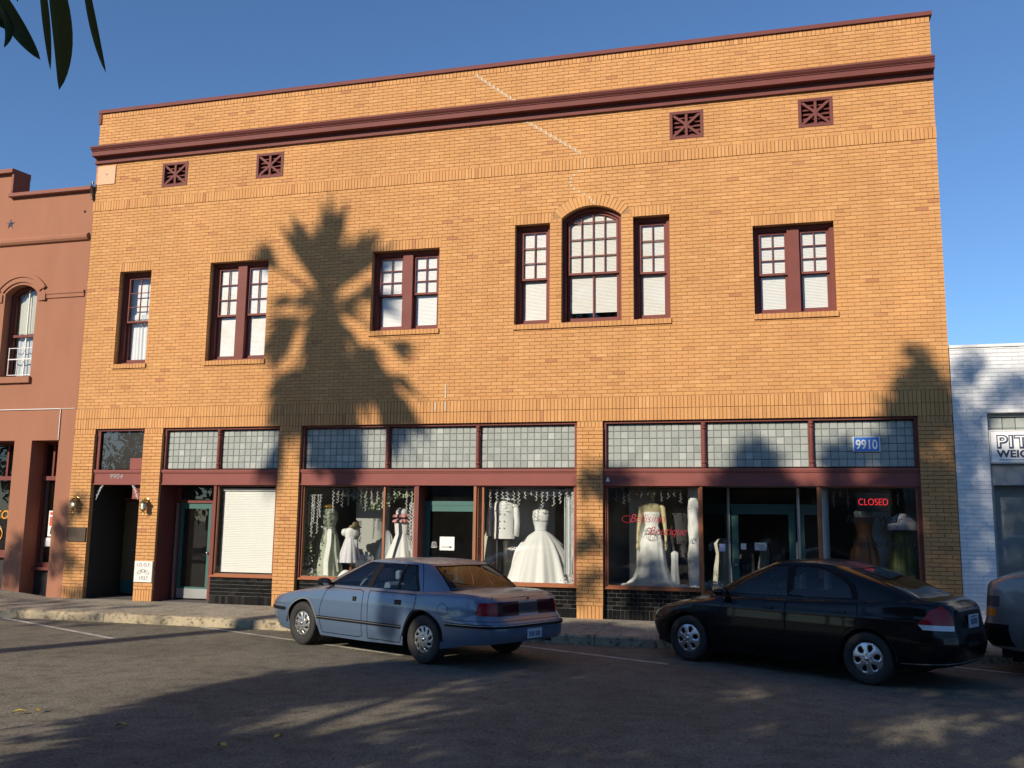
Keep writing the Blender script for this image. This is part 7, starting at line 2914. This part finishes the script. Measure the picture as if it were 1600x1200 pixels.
strip(BB, [(u(1.83), 0.625), (BB.umax, 0.625)], 0.008, 0.001, "panel_gap", "trim_black", blue)
strip(BB, [(u(-1.80), 0.60), (u(-2.3), 0.585), (BB.umin, 0.575)], 0.008, 0.001, "panel_gap", "trim_black", blue)
strip(BB, [(u(1.80) + 0.10 * cos(a), 0.745 + 0.075 * sin(a)) for a in np.linspace(0, 2 * pi, 18)], 0.007, 0.001, "fuel_flap_gap", "trim_black", blue)
for xw in (-1.365, 1.365):
    strip(BB, [(u(xw) + 0.385 * cos(a), 0.325 + 0.385 * sin(a)) for a in np.linspace(0.02, pi - 0.02, 20)], 0.018, 0.006, "arch_moulding", "trim_black" if xw > 0 else "hub_silver", blue)
strip(BK, [BK.uv_of(1.245, 0.955), BK.uv_of(1.04, 1.315)], 0.012, 0.0015, "door_seam", "trim_black", blue)
strip(BB, [(BB.umax - 0.66, 0.868), (BB.umax - 0.66, 0.945)], 0.008, 0.001, "boot_gap", "trim_black", blue)
for xh, zh in ((-0.02, 0.775), (0.88, 0.785)):
    uu = u(xh)
    strip(BB, [(uu - 0.075, zh), (uu + 0.075, zh)], 0.072, 0.002, "door_handle", "trim_black", blue)
    strip(BB, [(uu - 0.058, zh - 0.005), (uu + 0.058, zh - 0.005)], 0.026, 0.010, "door_handle", "wheel_dark", blue)
q = MB()
q.bevel_box(2.592, 2.604, -0.15, 0.15, 0.385, 0.51, 0.004)
pl = obj("number_plate", q, "plate_face", blue)
q = MB()
for k in range(6):
    y = -0.11 + 0.038 * k + (0.012 if k > 2 else 0)
    q.box(2.603, 2.6055, y, y + 0.022, 0.41, 0.475)
obj("plate_characters", q, "plate_ink", pl)
q = MB(); q.lathe([(0.0, 0.015), (0.014, 0.013), (0.016, 0.0)], 10, (2.47, 0, 0.895), 'x'); obj("boot_lock", q, "trim_black", blue)
q = MB()
q.lathe([(0.025, 0.0), (0.03, 0.12), (0.03, 0.14), (0.02, 0.14)], 12, (2.38, 0.42, 0.335), 'x'); obj("exhaust_pipe", q, "bronze", blue, smooth=40)


# ---- the black saloon
def black_regions(B):
    ub, um = B.umax, B.umin
    u = B.u_of_x
    out = []
    out.append(('tail_clear', [(u(1.98), 0.705), (ub - 0.50, 0.695), (ub - 0.49, 0.755), (u(1.94), 0.765)]))
    out.append(('tail_red', [(u(1.935), 0.770), (ub - 0.49, 0.760), (ub - 0.53, 0.90), (u(2.20), 0.985), (u(2.08), 0.93)]))
    out.append(('mid_plate_recess', round_poly([(ub - 0.38, 0.68), (ub, 0.68), (ub, 0.905), (ub - 0.36, 0.905)], 0.02)))
    out.append(('head', [(u(-2.02), 0.64), (u(-1.78), 0.765), (u(-2.06), 0.735), (um + 0.42, 0.66), (um + 0.45, 0.60)]))
    out.append(('fog', round_poly([(u(-2.10), 0.36), (u(-2.10), 0.50), (um + 0.55, 0.48), (um + 0.55, 0.36)], 0.03)))
    out.append(('grille', round_poly([(um + 0.34, 0.56), (um + 0.34, 0.64), (um, 0.65), (um, 0.56)], 0.01)))
    zt = 0.93
    out.append(('door_front', round_poly([(u(-0.84), 0.24), (u(0.215), 0.24), (u(0.215), zt), (u(-0.84), zt - 0.01)], 0.03)))
    arc = [(u(1.305) + 0.40 * cos(a), 0.31 + 0.40 * sin(a)) for a in np.linspace(pi * 0.95, pi * 0.60, 8)]
    out.append(('door_rear', [(u(0.23), 0.24), (u(0.90), 0.24)] + arc + [(u(1.22), 0.80), (u(1.22), zt + 0.02), (u(0.23), zt)]))
    return out


petals = []
for k in range(6):
    a = 2 * pi * k / 6 + 0.2
    petals.append(round_poly(sector(0.082, 0.160, a - 0.22, a + 0.22, 0.0)[:], 0.018, 2) if False else
                  [((0.122 + 0.040 * cos(t)) * cos(a) - (0.031 + 0.010 * cos(t)) * sin(t) * sin(a), (0.122 + 0.040 * cos(t)) * sin(a) + (0.031 + 0.010 * cos(t)) * sin(t) * cos(a)) for t in np.linspace(0, 2 * pi, 15)[:-1]])
black_spec = dict(
    name="parked_car", label="shiny black four door saloon with silver wheels parked in deep tree shade", loc=(0.46, -3.18, ROAD_Z), yaw=radians(-30.0),
    paint="paint_black", glass="car_glass_dark", trim="seat_grey", seatmat="seat_grey", mirmat="paint_black",
    xf=[(0.18, -2.05), (0.34, -2.14), (0.50, -2.18), (0.60, -2.16), (0.70, -2.07), (0.80, -1.92), (0.95, -1.7)],
    xr=[(0.20, 2.16), (0.36, 2.27), (0.52, 2.31), (0.64, 2.29), (0.72, 2.265), (0.86, 2.25), (1.02, 2.21), (1.1, 2.15)],
    b=[(0.18, 0.825), (0.36, 0.862), (0.55, 0.868), (0.72, 0.862), (0.80, 0.848), (0.95, 0.815), (1.06, 0.79)],
    zs=[(-2.2, 0.68), (-1.95, 0.76), (-1.5, 0.855), (-1.0, 0.935), (0.0, 0.955), (1.0, 0.99), (1.7, 1.03), (2.1, 1.035), (2.32, 1.01)],
    z0=[(-2.2, 0.25), (-1.9, 0.20), (-1.6, 0.18), (0, 0.19), (1.6, 0.20), (2.0, 0.24), (2.32, 0.29)],
    zmid=0.55, n=4.4, r=0.085, xm=0.1, wb=2.61, arch=0.36, tyre=(0.315, 0.20, 0.205), crease=(0.80, 0.010, 0.035),
    crown=[(-2.15, 0.0), (-1.95, 0.03), (-1.4, 0.07), (-1.0, 0.05), (1.7, 0.03), (2.1, 0.025), (2.22, 0.0)],
    cabin=dict(base=(-1.12, 1.96, 0.755, 5.6, 0.3), roof=(-0.18, 0.90, 0.545, 5.0, 0.36), roofz=[(-0.25, 1.392), (0.05, 1.425), (0.5, 1.43), (0.95, 1.39)], bulge=0.035),
    roofcrown=[(-0.20, 0.0), (0.0, 0.03), (0.4, 0.045), (0.7, 0.035), (0.91, 0.0)],
    windows=[("side_front", [(-0.78, 0.985), (-0.42, 1.21), (-0.08, 1.365), (0.15, 1.385), (0.205, 0.992)]),
             ("side_rear", [(0.30, 0.994), (0.255, 1.386), (0.58, 1.372), (0.88, 1.28), (1.04, 1.17), (1.10, 1.02)])],
    frame=[(-0.95, 0.965), (-0.46, 1.235), (-0.08, 1.392), (0.58, 1.40), (0.93, 1.30), (1.12, 1.18), (1.19, 1.0)],
    screen=0.755, rs=(0.12, 0.12), mirror=(-0.70, 1.0),
    regions=black_regions,
    mats={'tail_red': ('tail_lamp', 'tail_red'), 'tail_clear': ('reversing_lamp', 'tail_clear'), 'mid_plate_recess': ('plate_recess', 'paint_black'), 'head': ('headlight', 'tail_grey'), 'fog': ('fog_lamp_recess', 'trim_black'), 'grille': ('grille', 'trim_black'), 'door_front': ('door', 'paint_black'), 'door_rear': ('door', 'paint_black')},
    holes=petals, dome=lambda r: 0.028 * (1 - r ** 2) + 0.0 * r, hubmat="hub_alloy", lugs=6)
black, KB, KK = car(black_spec)
u = KB.u_of_x
for xh, zh in ((-0.02, 0.83), (0.98, 0.85)):
    uu = u(xh)
    strip(KB, [(uu - 0.085, zh), (uu + 0.085, zh)], 0.030, 0.022, "door_handle", "paint_black", black)
strip(KB, [(u(-0.92), 0.43), (u(0.93), 0.43)], 0.045, 0.010, "side_moulding", "paint_black", black)
strip(KB, [(u(1.75), 0.665), (u(2.15), 0.64), (KB.umax, 0.63)], 0.007, 0.001, "panel_gap", "trim_black", black)
strip(KB, [(u(-1.72), 0.56), (u(-2.0), 0.57)], 0.007, 0.001, "panel_gap", "trim_black", black)
strip(KB, [(KB.umax - 0.40, 0.925), (KB.umax, 0.93)], 0.034, 0.012, "boot_garnish", "chrome", black)
strip(KB, [(u(1.75), 0.30), (KB.umax, 0.33)], 0.016, 0.004, "bumper_crease", "chrome", black)
q = MB()
q.bevel_box(2.268, 2.283, -0.155, 0.155, 0.715, 0.87, 0.004)
pl = obj("number_plate", q, "plate_face", black)
q = MB()
for k in range(6):
    y = -0.11 + 0.038 * k
    q.box(2.282, 2.2845, y, y + 0.024, 0.755, 0.825)
q.box(2.282, 2.2845, -0.09, 0.09, 0.842, 0.856)
obj("plate_characters", q, "plate_ink", pl)
q = MB()
for k in range(6):
    q.box(2.268, 2.274, -0.44 + 0.028 * k, -0.422 + 0.028 * k, 0.935, 0.952)
obj("boot_badge", q, "chrome", black)
q = MB(); q.lathe([(0.001, -0.004), (0.024, -0.003), (0.026, 0.0)], 12, (2.27, 0, 0.965), 'x', 0, 1.5, 0.8); obj("boot_badge", q, "chrome", black)


# ---- the grey pick-up nosing in at the right edge
def grey_regions(B):
    ub, um = B.umax, B.umin
    u = B.u_of_x
    out = []
    out.append(('head', [(u(-2.12), 0.88), (u(-2.12), 1.02), (um + 0.42, 1.02), (um + 0.42, 0.88)]))
    out.append(('marker', [(u(-2.16), 0.76), (u(-2.16), 0.85), (um + 0.62, 0.85), (um + 0.62, 0.76)]))
    out.append(('grille', round_poly([(um + 0.40, 0.80), (um + 0.40, 1.02), (um, 1.03), (um, 0.80)], 0.02)))
    out.append(('bumper', [(u(-1.95), 0.38), (um, 0.36), (um, 0.66), (u(-1.98), 0.66)]))
    out.append(('tail_red', [(u(2.2), 0.7), (ub - 0.60, 0.7), (ub - 0.60, 0.95), (u(2.2), 0.95)]))
    out.append(('door_front', round_poly([(u(-0.80), 0.36), (u(0.22), 0.36), (u(0.22), 1.05), (u(-0.80), 1.05)], 0.03)))
    out.append(('door_rear', round_poly([(u(0.235), 0.36), (u(0.88), 0.36), (u(0.95), 0.7), (u(1.15), 0.82), (u(1.15), 1.05), (u(0.235), 1.05)], 0.02)))
    return out


holes5 = [sector(0.085, 0.165, 2 * pi * k / 5 - 0.30, 2 * pi * k / 5 + 0.30) for k in range(5)]
grey_spec = dict(
    name="parked_truck", label="dull grey high bonnet sports utility vehicle cut off by the right edge", loc=(5.22, -3.25, ROAD_Z), yaw=radians(-24.0),
    paint="paint_grey", glass="car_glass_dark", trim="seat_grey", seatmat="seat_grey", mirmat="trim_black",
    xf=[(0.28, -2.22), (0.44, -2.34), (0.60, -2.36), (0.70, -2.32), (0.95, -2.30), (1.15, -2.28), (1.4, -2.12)],
    xr=[(0.30, 2.24), (0.50, 2.35), (0.62, 2.36), (0.70, 2.30), (0.9, 2.30), (1.1, 2.28), (1.3, 2.25)],
    b=[(0.28, 0.86), (0.45, 0.90), (0.65, 0.91), (0.85, 0.905), (1.1, 0.885), (1.3, 0.86)],
    zs=[(-2.4, 1.22), (-2.1, 1.30), (-1.6, 1.34), (-1.0, 1.36), (0.0, 1.34), (1.0, 1.34), (2.0, 1.35), (2.4, 1.34)],
    z0=[(-2.4, 0.36), (-2.0, 0.33), (0, 0.32), (2.0, 0.36), (2.4, 0.40)],
    zmid=0.65, n=7.5, r=0.07, xm=0.0, wb=2.65, arch=0.44, tyre=(0.365, 0.24, 0.205),
    crown=[(-2.3, 0.0), (-2.0, 0.04), (-1.4, 0.06), (-1.0, 0.04), (1.8, 0.02), (2.3, 0.0)],
    cabin=dict(base=(-1.0, 2.26, 0.80, 6.5, 0.5), roof=(-0.25, 2.05, 0.64, 6.5, 0.6), roofz=[(-0.3, 1.74), (0.3, 1.81), (1.6, 1.82), (2.1, 1.79)], bulge=0.03),
    roofcrown=[(-0.26, 0.0), (0.0, 0.03), (1.0, 0.05), (1.8, 0.04), (2.06, 0.0)],
    windows=[("side_front", [(-0.68, 1.38), (-0.14, 1.74), (0.12, 1.75), (0.14, 1.38)]), ("side_rear", [(0.26, 1.38), (0.26, 1.75), (0.98, 1.76), (1.05, 1.38)]), ("side_quarter", [(1.18, 1.38), (1.16, 1.75), (1.80, 1.74), (1.92, 1.38)])],
    screen=0.80, rs=(0.10, 0.10), mirror=(-0.66, 1.32),
    regions=grey_regions,
    mats={'tail_red': ('tail_lamp', 'tail_red'), 'marker': ('indicator', 'amber'), 'head': ('headlight', 'tail_grey'), 'grille': ('grille', 'trim_black'), 'bumper': ('bumper', 'trim_black'), 'door_front': ('door', 'paint_grey'), 'door_rear': ('door', 'paint_grey')},
    holes=holes5, dome=lambda r: 0.02 * (1 - r ** 2), hubmat="hub_silver", lugs=5)
grey, GB, GK = car(grey_spec)
grey['category'] = 'truck'
for xw in (-1.325, 1.325):
    uu = GB.u_of_x(xw)
    strip(GB, [(uu + 0.47 * cos(a), 0.365 + 0.47 * sin(a)) for a in np.linspace(0.06, pi - 0.06, 20)], 0.075, 0.022, "arch_flare", "paint_grey", grey)
# ------------------------------------------------------------------ the other side of the street (behind the photographer; mirrored in the glass)
for k, (xa, xb, h, m_, lab) in enumerate([(-34, -20.5, 6.2, "stucco", "terracotta"), (-20, -7.5, 5.4, "interior_grey", "grey"), (-7, 6.5, 6.8, "mortar", "brown"), (7, 20, 5.2, "display_wall", "pale grey")]):
    t = thing("shop_building", f"low {lab} shop building across the street, mirrored in the shop glass", "building", ((xa + xb) / 2, -34.0, 0))
    hw = (xb - xa) / 2
    q = MB()
    q.box(-hw, hw, -8, 0, -0.4, h)
    obj("wall", q, m_, t)
    q = MB()
    q.box(-hw - 0.1, hw + 0.1, 0.0, 0.25, h - 0.5, h - 0.1)
    obj("cornice", q, "stucco_dark", t)
    n = 3
    for i in range(n):
        a, b = -hw + 0.5 + (2 * hw - 1) * i / n + 0.15, -hw + 0.5 + (2 * hw - 1) * (i + 1) / n - 0.15
        q = MB()
        ring(q, a, b, 0.5, 3.1, 0.0, 0.08, 0.08, 0.08, 0.08, 0.08)
        w = obj("shop_window", q, "stucco_dark", t)
        q = MB()
        q.box(a + 0.08, b - 0.08, 0.005, 0.03, 0.58, 3.02)
        obj("pane", q, "black_tile_single", w)
    q = MB()
    q.prism([(0.05, 3.3), (1.6, 2.9), (1.6, 2.85), (0.05, 3.2)], 'x', -hw + 0.4, hw - 0.4)
    obj("awning", q, "teal_paint" if k % 2 else "stucco_dark", t)
